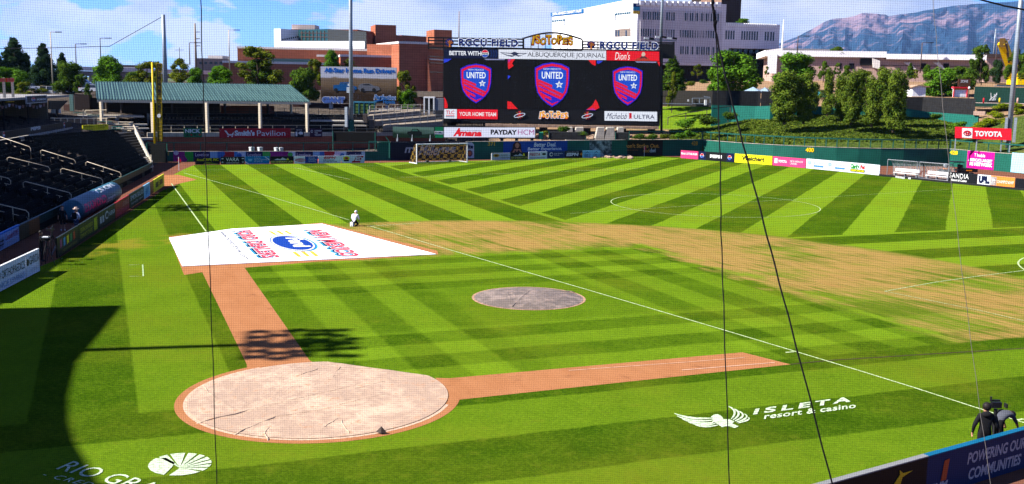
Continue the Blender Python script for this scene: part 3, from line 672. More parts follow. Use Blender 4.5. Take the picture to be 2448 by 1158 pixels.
# first-base side padded wall, lower right
A0, A1 = G(2298,1158), G(2448,1112); dd_ = (A1-A0).normalized(); pl = PL(A0-dd_*9, A1+dd_*6)
o = thing('padded_rail_wall', pl.P(9,0), 'dark padded field wall at the lower right reading POWERING OUR COMMUNITIES', 'field wall')
q_b = pl.sz(2208,1083)[0]
zt = 1.12
mb = MB(); pl.box(mb, 0, q_b, 0, zt, 0, .14); part('pad', mb, paint('0e0d0c'), o, 'black pad with a yellow bird')
mb = MB(); pl.box(mb, q_b, pl.L, 0, zt, 0, .14); part('pad', mb, paint('0a2c58'), o, 'navy pad with white lettering')
mb = MB(); pl.box(mb, q_b, pl.L, zt, zt+.03, -.02, .16); part('top_edge', mb, paint('0a6488'), o)
mb = MB(); pl.box(mb, 0, q_b, zt, zt+.03, -.02, .16); part('top_edge', mb, paint('8a8a8a'), o)
def pt(s_, x0, y0, x1, y1, m_, **kw):
    qa, qb = pl.sz(x0, y0)[0], pl.sz(x1, y1)[0]; return text_on(pl, s_, 0,0,0,0, m_, o, off=.15, rect=(qa, qb, kw.pop('z0'), kw.pop('z1')), **kw)
SG = paint('b8b8bc')
pt('POWERING OUR', 2302,1085, 2440,1050, SG, z0=.60, z1=.92, bold=.03, shear=.15); pt('COMMUNITIES', 2305,1112, 2430,1080, SG, z0=.15, z1=.47, bold=.03, shear=.15)
pt('PNM', 2213,1140, 2256,1125, SG, z0=.12, z1=.34, bold=.05, shear=.25)
qa = pl.sz(2245,1110)[0]; mb = MB(); mb.prism([pl.P(qa-.10,.36,.15), pl.P(qa+.12,.36,.15), pl.P(qa+.2,.92,.15), pl.P(qa-.0,.90,.15)], pl.n*.01); part('print_shape', mb, paint('c85a2c'), o)
pt('NEW MEXICO', 1930,1215, 2075,1160, paint('d8b820'), z0=.22, z1=.50, bold=-.01, space=1.2)
qs = pl.sz(2120,1140)[0]
mb = MB(); GOLD = paint('e8c020')
mb.prism([pl.P(qs+a_, z_, .15) for a_, z_ in ((-.95,.62),(-.30,.60),(.0,.52),(.12,.68),(.30,.86),(.28,.98),(.42,.88),(.78,.88),(.40,.78),(.30,.5),(.18,.18),(.0,.05),(-.4,.05),(-.35,.38),(-.6,.50))], pl.n*.012); part('print_shape', mb, GOLD, o)
mb = MB()
for r_ in (.12, .24): mb.tube([pl.P(qs-.12+r_*math.cos(a), .22+r_*math.sin(a), .17) for a in [math.pi*k/10 for k in range(11)]], .018, 4)
part('print_shape', mb, paint('0e0d0c'), o)

# ------------------------------------------------------------------ outfield walls
def wall_thing(name, label, cat, pts, z0, z1, mat, th=.25):
    o = thing(name, pts[0], label, cat); mb = MB()
    for a, b_ in zip(pts, pts[1:]):
        p_ = PL(a, b_); p_.box(mb, 0, p_.L, z0, z1, -th, 0)
    part('wall_face', mb, mat, o); return o
def railing(o, pts, z0, z1, mats, step=2.2, w_=.10, mid=0, name_p='rail_post'):
    mb = MB()
    for a, b_ in zip(pts, pts[1:]): mb.bar(a+V((0,0,z1)), b_+V((0,0,z1)), w_*1.3)
    part('top_rail', mb, mats, o)
    for m_ in range(mid):
        mb = MB(); zz = z0+(z1-z0)*(m_+1)/(mid+1)
        for a, b_ in zip(pts, pts[1:]): mb.bar(a+V((0,0,zz)), b_+V((0,0,zz)), w_*.5)
        part('mid_rail', mb, mats, o)
    for a, b_ in zip(pts, pts[1:]):
        L = (b_-a).length; n_ = max(1, round(L/step))
        for k in range(n_+1):
            if k == n_ and (b_-pts[-1]).length > .01: continue
            p = a.lerp(b_, k/n_); mb = MB(); mb.bar(p+V((0,0,z0)), p+V((0,0,z1-.01)), w_); part(name_p, mb, mats, o)
LW0, LW1, LW2, LW3 = V((-74.2,72.4,0)), V((-51.9,91.0,0)), V((-40.9,102.6,0)), V((-26.6,120.6,0))
o = wall_thing('outfield_wall', 'low left-field wall wrapped in a purple, green and blue printed banner', 'outfield wall', [LW0, LW1], 0, 1.25, GREEN)
pl = PL(LW0, LW1)
for (xa, xb, h) in ((414,442,'8a2a80'),(442,462,'1fae3c'),(462,502,'1a2450'),(502,520,'7ab8dc'),(520,534,'2f6fb8'),(534,560,'a02a34'),(560,568,'3f8fd0'),(568,586,'b8dce8'),(586,588,'7ab8dc'),(588,628,'1a2450'),(628,645,'3fb84c'),(645,662,'8a2a80'),(662,690,'7a1f72'),(690,706,'b8dce8'),(706,748,'1a2450'),(748,764,'7ab8dc'),(764,775,'2f6fb8'),(775,800,'a02a34'),(800,815,'c8d0e0'),(815,828,'b8dce8'),(828,864,'1a2450'),(864,872,'a8d0e0')):
    mb = MB(); pl.pbox(mb, xa, 362.5, xb+.3, 390, .0, .04, z0=.02); part('banner_panel', mb, paint(h), o)
for i, (xc, yc, r_, h) in enumerate(((421,366,6,'c8c8dc'),(440,381,8,'8a2a80'),(452,374,8,'1fae3c'),(532,368,6,'2f6fb8'),(546,371,7,'a02a34'),(572,372,6,'2f6fb8'),(640,370,7,'3fb84c'),(668,372,9,'8a2a80'),(694,370,6,'3fb84c'),(770,370,6,'2f6fb8'),(789,373,8,'a02a34'),(804,372,6,'dfe4f0'),(818,371,5,'2f6fb8'))):
    mb = MB(); disc_px(pl, mb, xc, yc, r_, r_*.9, .04+.002*(i % 3), .055+.002*(i % 3)); part('print_disc', mb, paint(h), o)
for x in (465, 590, 708, 829): text_on(pl, 'Lovelace', x+2, 366, x+34, 374, paint('c8d0e4'), o, off=.06)
text_on(pl, '0', 401, 364, 404, 372, YEL, o, off=.03)
mb = MB(); pl.box(mb, 0, pl.L, 1.25, 1.29, -.26, .05); part('cap_strip', mb, CREAM, o)
railing(o, [pl.P(.2,0,-.12), pl.P(pl.L-.1,0,-.12)], 1.29, 2.35, DGREEN, 3.3, .09)
o = wall_thing('outfield_wall', 'tall dark green left-centre wall with the 371 mark and beer, phone and bank advertising', 'outfield wall', [LW1, LW2, LW3, C428L], 0, 2.42, GREEN)
pl = PL(LW1, LW2)
mb = MB(); pl.pbox(mb, 934,338,1112,386, 0,.03, z0=.02); part('banner_panel', mb, paint('10142c'), o)
SIL = paint('aab0bc')
text_on(pl, 'IT\'S', 967,352, 998,366, SIL, o, off=.05, bold=.05, shear=.2); text_on(pl, 'TIME', 1055,352, 1090,365, SIL, o, off=.05, bold=.05, shear=.2)
text_on(pl, 'Miller', 1000,346, 1058,372, SIL, o, off=.06, bold=.02, shear=.45)
mb = MB(); pl.poly(mb, [(1113,346),(1116,341),(1128,341),(1133,346),(1133,378),(1113,378)], 0, .04); part('print_shape', mb, paint('b4bcd0'), o)
text_on(pl, 'lite', 1115,345, 1131,356, NAVY, o, off=.06, bold=.05); mb = MB(); disc_px(pl, mb, 1122.5, 367, 7, 8, .04, .055); disc_px(pl, mb, 1122.5, 367, 4, 5, .056, .065, 1); part('print_disc', mb, [paint('5a3a50'), paint('b05a3a')], o)
pl = PL(LW2, LW3)
text_on(pl, '371', 1166,339.5, 1183,349, paint('c8a83a'), o, off=.02, bold=.03)
mb = MB(); pl.pbox(mb, 1203,338,1356,386, 0,.03, z0=.02); part('banner_panel', mb, paint('0f4aa0'), o)
text_on(pl, 'Better Deal.', 1276,341, 1329,351, LWH, o, off=.05, bold=.03, shear=.15); text_on(pl, 'Better Experience.', 1261,352, 1343,362, LWH, o, off=.05, bold=.03, shear=.15)
mb = MB(); pl.poly(mb, [(1218,366),(1224,358),(1226,346),(1231,340),(1239,339),(1245,345),(1246,358),(1249,366)], .03, .045); part('print_shape', mb, paint('38231c'), o, 'dark brown hair of the woman printed on the banner')
mb = MB(); disc_px(pl, mb, 1236, 348, 5, 6.5, .045, .06); pl.poly(mb, [(1224,366),(1229,357),(1243,357),(1248,366)], .045, .055); part('print_shape', mb, SKN, o)
mb = MB(); pl.poly(mb, [(1228,367),(1231,359),(1235,364),(1240,358),(1245,367)], .06, .07); part('print_shape', mb, paint('2a2a30'), o)
mt, t, b = newmat('photo_print', .6); g, x, y, z = xyz(t)
nA = noi(t, g.outputs['Position'], .8, 5, .65); c = mixc(t, ((nA-.42)*7).clamp(), (.03,.04,.04), (.17,.22,.22)); t.links.new(c, b.inputs['Base Color']); PHOTO = mt
mb = MB(); pl.pbox(mb, 1409,336,1462,378, 0,.03, z0=.02); part('banner_panel', mb, PHOTO, o, 'grey photographic print')
pl = PL(LW3, C428L)
mb = MB(); pl.pbox(mb, 1463,336,1584,378, 0,.03, z0=.02); part('banner_panel', mb, paint('23201e'), o)
mb = MB(); pl.pbox(mb, 1463,336,1484,378, 0.032,.045, z0=.02); part('banner_panel', mb, PHOTO, o)
text_on(pl, 'Don\'t Strike Out.', 1490,344, 1576,354, paint('d08a3a'), o, off=.05, bold=.04); text_on(pl, 'Foul play is a bummer', 1490,357.5, 1526,361, paint('a86a30'), o, off=.05)
text_on(pl, 'end', 1537,356, 1552,365, paint('d08a3a'), o, off=.05, bold=.04); text_on(pl, 'dwi', 1553,355, 1567,365, GRY, o, off=.05, bold=.04)
text_on(pl, '428', 1653,338, 1668,348, paint('b8982c'), o, off=.02, bold=.03)
mb = MB()
for a, b_ in ((LW1,LW2),(LW2,LW3),(LW3,C428L)):
    p_ = PL(a, b_); p_.box(mb, 0, p_.L, 2.42, 2.47, -.27, .03)
part('cap_strip', mb, CONC, o)
pp = PL(LW3, C428L)
railing(o, [pp.P(pp.sz(1505,330)[0],0,-.12), pp.P(pp.L-.1,0,-.12)], 2.47, 3.65, DGREEN, 3.6, .09)
# curved centre-field wall
arcp = []
for k in range(13):
    q = k/12; ctl = C400*2-(C428L+C428R)/2; arcp.append(C428L*(1-q)**2+ctl*2*q*(1-q)+C428R*q*q)
o = wall_thing('outfield_wall', 'curved bright green centre-field wall with the yellow 400 mark and open rail on top', 'outfield wall', arcp, 0, 2.40, GREEN)
mb = MB()
for a, b_ in zip(arcp, arcp[1:]):
    p_ = PL(a, b_); p_.box(mb, 0, p_.L, 2.40, 2.45, -.27, .04)
part('cap_strip', mb, CONC, o)
inner = [p-V((p.x-0, p.y-60, 0)).normalized()*-.12 for p in arcp]
railing(o, inner, 2.45, 3.62, DGREEN, 1.65, .13)
k = min(range(12), key=lambda i: abs((arcp[i]+arcp[i+1]).x))
pl = PL(arcp[5], arcp[6]); text_on(pl, '400', 1926,353.5, 1946,364, YEL, o, off=.05, bold=.04)
RW1 = V((38.5,110.5,0))
o = wall_thing('outfield_wall', 'green right-centre wall with the 428 mark and a pink phone company panel', 'outfield wall', [C428R, RW1], 0, 2.40, GREEN)
pl = PL(C428R, RW1)
text_on(pl, '428', 2271,360.5, 2290,370, YEL, o, off=.03, bold=.04)
mb = MB(); pl.pbox(mb, 2312,362,2377,406, 0,.03, z0=.05); part('banner_panel', mb, paint('e0108c'), o)
text_on(pl, 'T Mobile', 2330,368,2356,376, WHITE, o, off=.05, bold=.02); text_on(pl, 'AMERICA\'S LARGEST', 2315,380,2373,387.5, WHITE, o, off=.05, bold=.03); text_on(pl, '5G NETWORK', 2317,389,2373,398, WHITE, o, off=.05, bold=.05)
mb = MB(); pl.pbox(mb, 2418,367,2475,410, 0,.03, z0=.05); part('banner_panel', mb, paint('a8e0f4'), o)
mb = MB(); pl.box(mb, 0, pl.L, 2.40, 2.45, -.27, .04); part('cap_strip', mb, CONC, o)
railing(o, [pl.P(.1,0,-.12), pl.P(pl.L-.1,0,-.12)], 2.45, 3.62, DGREEN, 3.1, .13)

# foul pole
fp = V((-73.6,72.9,0)); mb = MB(); zt = zat(368, 150, 128)
o = thing('foul_pole', fp, 'yellow left-field foul pole with a mesh wing lettered KRINZ FAIR', 'foul pole')
D_ = (fp-CAM).dot(FW)
b0 = gnd(372, D_, 0); mb.tube([b0+V((0,0,1.0)), b0+V((0,0,zat(368,150,D_)))], .12, 8); part('pole', mb, YEL, o, smooth=True)
pl = PL(b0, b0+RT*2); 
mb = MB()
for xx in (375.5, 387.5):
    mb.tube([pl.P(*pl.sz(xx-1.5, 152)), pl.P(*pl.sz(xx, 338))], .035, 4)
for i in range(20):
    yy = 152+i*9.4; mb.tube([pl.P(*pl.sz(373,yy)), pl.P(*pl.sz(387.5,yy))], .014, 3)
part('wing_mesh', mb, YEL, o)
YM = M('yellow_mesh_screen', (.10,.075,.006), .8)
mb = MB(); pl.pbox(mb, 374,152,387,338, -.02,.0); part('wing_screen', mb, YM, o)
DK = paint('101010')
for i, ch in enumerate(['S','&','C','H','I','K','I','N','I','Z',' ','F','A','I','R']):
    if ch != ' ':
        y_ = 153+i*7.6; text_on(pl, ch, 376.5, y_, 384.5, y_+6.4, DK, o, off=.04, bold=.04)
mb = MB(); disc_px(pl, mb, 380.5, 277, 4.5, 4.5, .04, .07); part('print_disc', mb, WHITE, o)

# ------------------------------------------------------------------ scoreboard
SD = 165.0
pl = PL(gnd(1060, SD, 5), gnd(1580, SD, 5))
o = thing('scoreboard', V((pl.P(pl.L/2, 3).x, pl.P(pl.L/2, 3).y, 3)), 'huge black video scoreboard showing three soccer crests under club signs', 'scoreboard')
mb = MB(); pl.pbox(mb, 1059,116,1581,297, -1.6,-.03); part('cabinet', mb, BLACK, o)
mb = MB(); pl.poly(mb, [(1061,141),(1577,147),(1577,264),(1061,259)], -.03, 0); part('video_screen', mb, led('070709', .25), o)
mb = MB()
for k in range(1, 26):
    x = 1061+k*19.85; mb.bar(pl.P(*pl.sz(x,141.5+k*.2), .004), pl.P(*pl.sz(x,259.5+k*.2), .004), .03, .01)
part('screen_seam', mb, BLACK, o, kind='stuff')
def scr(pts, h, d=.01, k=.27, nm='screen_image'):
    mb = MB(); pl.poly(mb, pts, d, d+.012); return part(nm, mb, led(h, k), o)
SHP = [(-1,.12),(-.55,.035),(0,0),(.55,.035),(1,.12),(1,.3),(.97,.50),(.86,.68),(.62,.82),(.3,.93),(0,1),(-.3,.93),(-.62,.82),(-.86,.68),(-.97,.50),(-1,.3)]
for (cx, cy, w_, h_) in ((1138,152.5,37.2,95),(1320,149,41.6,107.5),(1500.5,158.5,36,94.5)):
    f = lambda k, pts=SHP, dx=0: [(cx+dx+u*w_*k, cy+h_*(.5+(v_-.5)*k)) for u, v_ in pts]
    scr(f(1.0), '2a22cc', .012); scr(f(.93), 'e8143c', .026); scr(f(.82), '2030c8', .040); scr(f(.79), '1a4fd0', .054)
    scr([(cx-.72*w_,cy+.62*h_),(cx-.6*w_,cy+.5*h_),(cx+.1*w_,cy+.74*h_),(cx+.60*w_,cy+.83*h_),(cx,cy+.92*h_),(cx-.45*w_,cy+.82*h_)], '2a22cc', .062)
    for (x0_, y0_, x1_, y1_, th) in ((-.84,.40,.0,.54,.030),(-.84,.47,.62,.74,.034),(-.82,.57,.50,.80,.034),(-.66,.70,-.05,.82,.030),(-.62,.68,-.40,.84,.03)):
        scr([(cx+x0_*w_, cy+(y0_-th)*h_), (cx+x1_*w_, cy+(y1_-th)*h_), (cx+x1_*w_, cy+(y1_+th)*h_), (cx+x0_*w_, cy+(y0_+th)*h_)], 'e8143c', .070)
    text_on(pl, 'NEW MEXICO', cx-.5*w_, cy+.135*h_, cx+.5*w_, cy+.175*h_, led('e8f4ff'), o, off=.09)
    text_on(pl, 'UNITED', cx-.60*w_, cy+.215*h_, cx+.62*w_, cy+.37*h_, led('f0f8ff', .3), o, off=.09, bold=.02)
    st_ = []
    for k in range(10):
        a = math.pi/2+k*math.pi/5; r_ = (9 if k % 2 == 0 else 4)*w_/38; st_.append((cx+.40*w_+r_*math.cos(a), cy+.50*h_-r_*math.sin(a)))
    scr(st_, 'f4fbff', .09); text_on(pl, '18', cx+.33*w_, cy+.47*h_, cx+.48*w_, cy+.535*h_, led('1a40c0'), o, off=.11, bold=.03)
# coloured corners of the video picture
for pts, h in (([(1061,141),(1080,141),(1070,148),(1061,151)], '2a40d8'), ([(1061,232),(1066,238),(1070,250),(1070,259),(1061,259)], 'e81c24'), ([(1214,142),(1231,142),(1224,152),(1228,158),(1216,166),(1214,160)], 'e81c24'), ([(1214,142),(1222,142),(1217,150),(1214,152)], '2a40d8'), ([(1214,180),(1221,183),(1214,190)], '2a40d8'), ([(1213,242),(1222,244),(1230,253),(1238,261),(1213,261)], 'e81c24'), ([(1406,144),(1424,144),(1424,158),(1415,154)], 'e81c24'), ([(1427,145),(1442,146),(1432,153),(1427,152)], '2a40d8'), ([(1424,238),(1429,247),(1433,258),(1424,263),(1402,263),(1416,252)], 'e81c24'), ([(1399,263),(1418,258),(1424,264)], '2a40d8'), ([(1571,148),(1577,148),(1577,160)], 'e81c24'), ([(1157,141),(1208,141.5),(1206,144),(1162,144)], '8a90b8'), ([(1518,147),(1570,148),(1568,151),(1522,150)], '8a90b8')):
    scr(pts, h, .014)
rnd = random.Random(4)
for cxx, cyy, n_, sx_, sy_ in ((1232,205,10,3,22),(1392,185,26,18,16),(1412,215,16,12,16),(1085,175,5,14,18),(1440,175,8,12,12),(1380,250,6,20,8)):
    mb = MB()
    for k in range(n_):
        x_, y_ = rnd.gauss(cxx, sx_*.6), rnd.gauss(cyy, sy_*.6); x_ = min(max(x_, 1064), 1573); y_ = min(max(y_, 150), 257); a = rnd.uniform(0, 3.1); l_ = rnd.uniform(2, 6)
        pl.poly(mb, [(x_, y_), (x_+l_*math.cos(a), y_+l_*math.sin(a)), (x_+l_*math.cos(a)+1.0, y_+l_*math.sin(a)+.8)], .012, .02)
    part('screen_image', mb, led('3c4150', .22), o)
# upper and lower message strips
scr([(1062,117),(1191,118.5),(1191,140.5),(1062,139.5)], '0a1638', .012, nm='message_panel'); text_on(pl, 'BETTER WITH', 1074,122.5, 1150,133, led('f0f4ff'), o, off=.04, bold=.03)
mb = MB(); disc_px(pl, mb, 1159.5, 128.5, 8.8, 9.2, .04, .05); part('screen_image', mb, led('f4f4fa'), o)
scr([(1151.5,126),(1154,121.5),(1159.5,119.7),(1165,121.5),(1167.5,126)], 'e01c38', .055); scr([(1151.5,131),(1154,135.5),(1159.5,137.3),(1165,135.5),(1167.5,131)], '1c50c0', .055); text_on(pl, 'PEPSI', 1152.5,126.8, 1166.5,130.4, led('101020'), o, off=.06, bold=.05)
for k in range(3): scr([(1172+k*6,120),(1174+k*6,120),(1177+k*6,129),(1174+k*6,138),(1172+k*6,138),(1175+k*6,129)], '12306c', .02)
scr([(1192,118.5),(1449,121.5),(1449,144),(1192,140.8)], 'e6ebfa', .012, nm='message_panel'); text_on(pl, 'ALBUQUERQUE JOURNAL', 1261,126.5, 1446,140.5, led('0a0a14'), o, off=.04, space=.95); text_on(pl, "NEW MEXICO'S LEADING NEWS SOURCE", 1274,121.7, 1370,124.6, led('20202c'), o, off=.04); scr([(1370,123.3),(1446,124.3),(1446,124.8),(1370,123.8)], '20202c', .03)
mb = MB(); pl.poly(mb, [(1194,125.5),(1222,127),(1230,124),(1238,127),(1262,127),(1240,136),(1232,133),(1224,136.5),(1210,133)], .03, .04); part('screen_image', mb, led('283050'), o)
mb = MB(); pl.poly(mb, [(1200,127.5),(1222,129),(1228,133),(1214,132)], .045, .05); pl.poly(mb, [(1240,129),(1256,128.5),(1244,133),(1236,132)], .045, .05); part('screen_image', mb, led('e6ebfa'), o)
scr([(1450,121.5),(1576,124),(1576,146.8),(1450,144.5)], 'ee1c2c', .012, nm='message_panel'); text_on(pl, "Dion's", 1470,125, 1506,143.5, led('ffffff'), o, off=.04, shear=.2)
for pts, h in (([(1516,145),(1524,139),(1548,138),(1556,146)], 'b8402c'),([(1528,141),(1533,135),(1543,135),(1548,141)], '3a3038'),([(1533,131),(1536,125),(1541,125),(1543,131),(1540,135),(1535,135)], 'd8c0b0')): scr(pts, h, .03)
scr([(1061,261),(1092,261.3),(1092,284),(1061,283.5)], 'e8eefc', .012, nm='message_panel'); text_on(pl, 'TLC', 1066,264.5, 1086.5,273.5, led('d81c3c'), o, off=.04, bold=.02); scr([(1066,275.4),(1086.5,275.6),(1086.5,277.2),(1066,277)], 'd81c3c', .03); scr([(1066,278.8),(1086.5,279),(1086.5,280.6),(1066,280.4)], '1a2a6c', .03)
scr([(1093,261.3),(1190,262.5),(1190,285.5),(1093,284)], 'ee1c30', .012, nm='message_panel'); text_on(pl, 'YOUR HOME TEAM', 1098,268.5, 1186,278, led('f4ecf0'), o, off=.04, bold=.02)
scr([(1445,266),(1571,267.6),(1571,290.6),(1445,288.8)], 'e8eefc', .012, nm='message_panel'); text_on(pl, 'Michelob', 1449,271, 1499,285, led('141e48'), o, off=.04, shear=.5); text_on(pl, 'ULTRA', 1515,275, 1565,284.5, led('141e48'), o, off=.04, bold=.01); scr([(1504,270.5),(1510,270.5),(1510,285.5),(1507,283),(1504,285.5)], 'd0182c', .03)
def isotopes(x0, y0, x1, y1, lit=True, d=.05):
    word = 'ISOTOPES'; W_ = (x1-x0)/8.2; f = (lambda h, k=.27: led(h, k)) if lit else (lambda h, k=.27: paint(h))
    xx = x0
    for i, ch in enumerate(word):
        ww = W_*(.62 if ch == 'I' else 1.05); dy = [1.5,-.5,3,0,2.5,0,2.5,.5][i]*(y1-y0)/22; hh = (y1-y0)*(.80 if i in (0,1,3,5,7) else .62)
        ya = y0+dy+(y1-y0)*(.02 if i in (0,1,3,5) else .12)
        text_on(pl, ch, xx-1.1, ya-1.1, xx+ww+1.1, ya+hh+1.1, f('eef0ff') if lit else f('1c1a18'), o, off=d, bold=.10, shear=.12*(-1)**i)
        text_on(pl, ch, xx, ya, xx+ww, ya+hh, f('f0601c'), o, off=d+.02, bold=.05, shear=.12*(-1)**i)
        text_on(pl, ch, xx+.5, ya+.2, xx+ww-.4, ya+hh*.86, f('ffc21c'), o, off=d+.035, bold=.01, shear=.12*(-1)**i)
        xx += ww*.94+W_*.05
isotopes(1289, 266, 1361, 286)
for cx in (1242, 1404):
    cy = 275 if cx < 1300 else 276.5
    for a in range(0, 180, 36):
        ca, sa = math.cos(R(a)), math.sin(R(a)); scr([(cx-9*ca-sa*.7, cy-10*sa+ca*.7), (cx+9*ca-sa*.7, cy+10*sa+ca*.7), (cx+9*ca+sa*.7, cy+10*sa-ca*.7), (cx-9*ca+sa*.7, cy-10*sa-ca*.7)], 'c87820' if a % 72 else 'b01c40', .02)
    mb = MB(); mb.tube([pl.P(*pl.sz(cx+13*math.cos(a), cy+1-4*math.sin(a)-3*math.cos(a)), .05) for a in [2*math.pi*k/24 for k in range(25)]], .05, 4); part('screen_image', mb, led('c8d8f0'), o); text_on(pl, 'A', cx-4, cy-9, cx+4, cy+3, led('d0203c'), o, off=.06, bold=.04)
# header truss, channel letters and arch
pt_ = lambda x, y, of=-.5: pl.P(*pl.sz(x, y), of)
for rows_, xs_, ya_, yb_ in ((((1022,90,1252,94),(1022,97,1252,101),(1022,105,1252,109),(1022,113,1252,117)), (1024,1060,1100,1150,1200,1250), 90, 118), (((1392,100,1612,103),(1392,107,1612,110),(1392,114,1612,117),(1392,121,1612,124)), (1394,1430,1480,1530,1580,1610), 100, 124)):
    mb = MB()
    for (xa, ya, xb, yb) in rows_: mb.bar(pt_(xa,ya), pt_(xb,yb), .22)
    for x in xs_: mb.bar(pt_(x,ya_), pt_(x,yb_), .15)
    part('header_truss', mb, BLACK, o)
for (xa, ya, xb, yb) in ((1097,93.5,1238,111.5),(1434,100.5,1573,118.5)):
    text_on(pl, 'RGCU FIELD', xa-1.5, ya-1.5, xb+1.5, yb+1.5, M('sign_white', (.80,.80,.80), .5), o, off=.05, bold=.075, space=1.18); text_on(pl, 'RGCU FIELD', xa, ya, xb, yb, paint('0a2a78'), o, off=.12, bold=.04, space=1.18)
for cx, cy in ((1075,104),(1413,109)):
    mb = MB(); disc_px(pl, mb, cx, cy-2, 10, 9, .02, .10); part('badge', mb, paint('0d2f7c'), o)
    mb = MB(); 
    for k in range(5):
        a = R(20+k*35); pl.poly(mb, [(cx, cy+3), (cx+8*math.cos(a)-1.4, cy-8*math.sin(a)), (cx+8*math.cos(a)+1.4, cy-8*math.sin(a)+1)], .11, .14)
    pl.poly(mb, [(cx-2,cy+9),(cx+2,cy+9),(cx+1,cy-2),(cx-1,cy-2)], .11, .14); part('badge_leaf', mb, ORG, o)
mb = MB(); arch = [(1252+140*k/16, 92-14.5*math.sin(math.pi*k/16)+(.02*140*k/16)) for k in range(17)]
mb.tube([pt_(x, y, 0) for x, y in arch], .14, 5); mb.bar(pt_(1252,118,0), pt_(1392,121,0), .2); mb.bar(pt_(1252,92,0), pt_(1252,118,0), .2); mb.bar(pt_(1392,95,0), pt_(1392,121,0), .2)
for k in range(2, 15, 2): mb.bar(pt_(arch[k][0], arch[k][1], 0), pt_(arch[k][0], 119, 0), .10)
part('arch_frame', mb, BLACK, o); isotopes(1271, 84, 1374, 112, lit=False, d=.25)
# posts and concrete feet
for x in (1079,1160,1230,1300,1372,1404,1490,1560):
    mb = MB(); p_ = pl.P(pl.sz(x,290)[0], 0, -1.0); mb.bar(p_+V((0,0,1.5)), p_+V((0,0,zat(x,292,SD))), 1.0 if x not in (1230,1160) else .6); part('support_post', mb, BLACK, o)
mb = MB(); pl.pbox(mb, 1581,105,1612,140, -1.2,-.4); part('side_panel', mb, BLACK, o); 
for yy in (150, 170, 200, 230, 262): mb = MB(); mb.bar(pt_(1584,yy), pt_(1611,yy+.5), .12); part('side_brace', mb, BLACK, o)
mb = MB(); mb.bar(pt_(1612,100), pt_(1612,140), .25); mb.bar(pt_(1584,116,-1), pl.P(pl.sz(1584,300)[0], 3.0, -1), .35); part('side_post', mb, BLACK, o)
for x, w_ in ((1352,16),(1368,26),(1420,24),(1442,26),(1470,20)):
    p_ = AT(x, 312, 158); mb = MB(); q0 = gnd(x, 158, 1.5); q1 = gnd(x+w_, 158, 1.5); pp = PL(q0, q1)
    mb.prism([pp.P(0,1.5), pp.P(pp.L,1.5), pp.P(pp.L,zat(x+w_,305,158)), pp.P(pp.L*.35,zat(x,305,158))], pp.n*-2.5); part('concrete_foot', mb, CONC, o)
# ribbon board, ENMU panel, dark car billboard
RD = 151.0; pl = PL(gnd(1061,RD,2), gnd(1280,RD,2))
o = thing('ribbon_board', pl.P(pl.L/2,2.2), 'long white lit ribbon screen reading Amana and PAYDAY HCM above the 371 mark', 'ribbon board')
mb = MB(); pl.pbox(mb, 1060,303,1281,331, -.6,-.02); part('cabinet', mb, BLACK, o)
scr([(1061.5,304.5),(1279,305.5),(1279,329.2),(1061.5,328.5)], 'dde2fb', -.02, nm='screen_image')
text_on(pl, 'A', 1083,306.5, 1101,326.5, led('e01c2c'), o, off=.02, bold=.06, shear=.35); text_on(pl, 'mana', 1097,315, 1152,326.5, led('e01c2c'), o, off=.03, bold=.06, shear=.2); text_on(pl, 'Heating & Air Conditioning', 1100,311, 1151,315, led('14204c'), o, off=.03)
text_on(pl, 'PAYDAY', 1173,310.5, 1236,322.5, led('101018'), o, off=.02, bold=.05); text_on(pl, 'HCM', 1238,310.5, 1277,322.5, led('a01c7c'), o, off=.02)
for x in (1068,1096,1130,1165,1200,1235,1272):
    mb = MB(); p_ = pl.P(pl.sz(x,330)[0], 0, -.3); mb.bar(p_, p_+V((0,0,zat(x,331,RD))), .35); part('support_post', mb, BLACK, o)
o = board(PL(gnd(1039,150.5,2), gnd(1061,150.5,2)), 1039.5,304,1060,330, paint('0a7a4c'), 'dark green and white ENMU panel left of the ribbon screen', [('#', (0,.38,1,.66), LWH), ('ENMU', (.04,.42,.96,.60), NAVY, dict(d=.03, bold=.02))], z0=None, name='sponsor_panel', cat='sign')
mt, t, b = newmat('car_billboard_print', .6); g, x, y, z = xyz(t)
nA = noi(t, comb(t, x*.3, z*1.5), 1.0, 4); c = mixc(t, ((z-2.9)*1.3+(nA-.5)*2).clamp(), (.010,.022,.014), (.075,.13,.10)); t.links.new(c, b.inputs['Base Color'])
o = board(PL(gnd(939,150,2), gnd(1038,150,2)), 939,304,1038,330, mt, 'dim green billboard picturing a dark car, left of the ribbon screen', [('P', [(.34,.62),(.36,.42),(.44,.40),(.48,.16),(.60,.16),(.66,.4),(.70,.46),(.70,.74),(.62,.8),(.4,.78)], paint('0e1a16')), ('P', [(.46,.38),(.49,.2),(.58,.2),(.62,.38)], paint('3a6a58'), .015)], z0=None, name='billboard', cat='billboard')
for x in (950,985,1028):
    mb = MB(); p_ = gnd(x,150.3,0); mb.bar(p_, p_+V((0,0,2.9))+FW*0, .2); part('support_post', mb, STEEL, o)
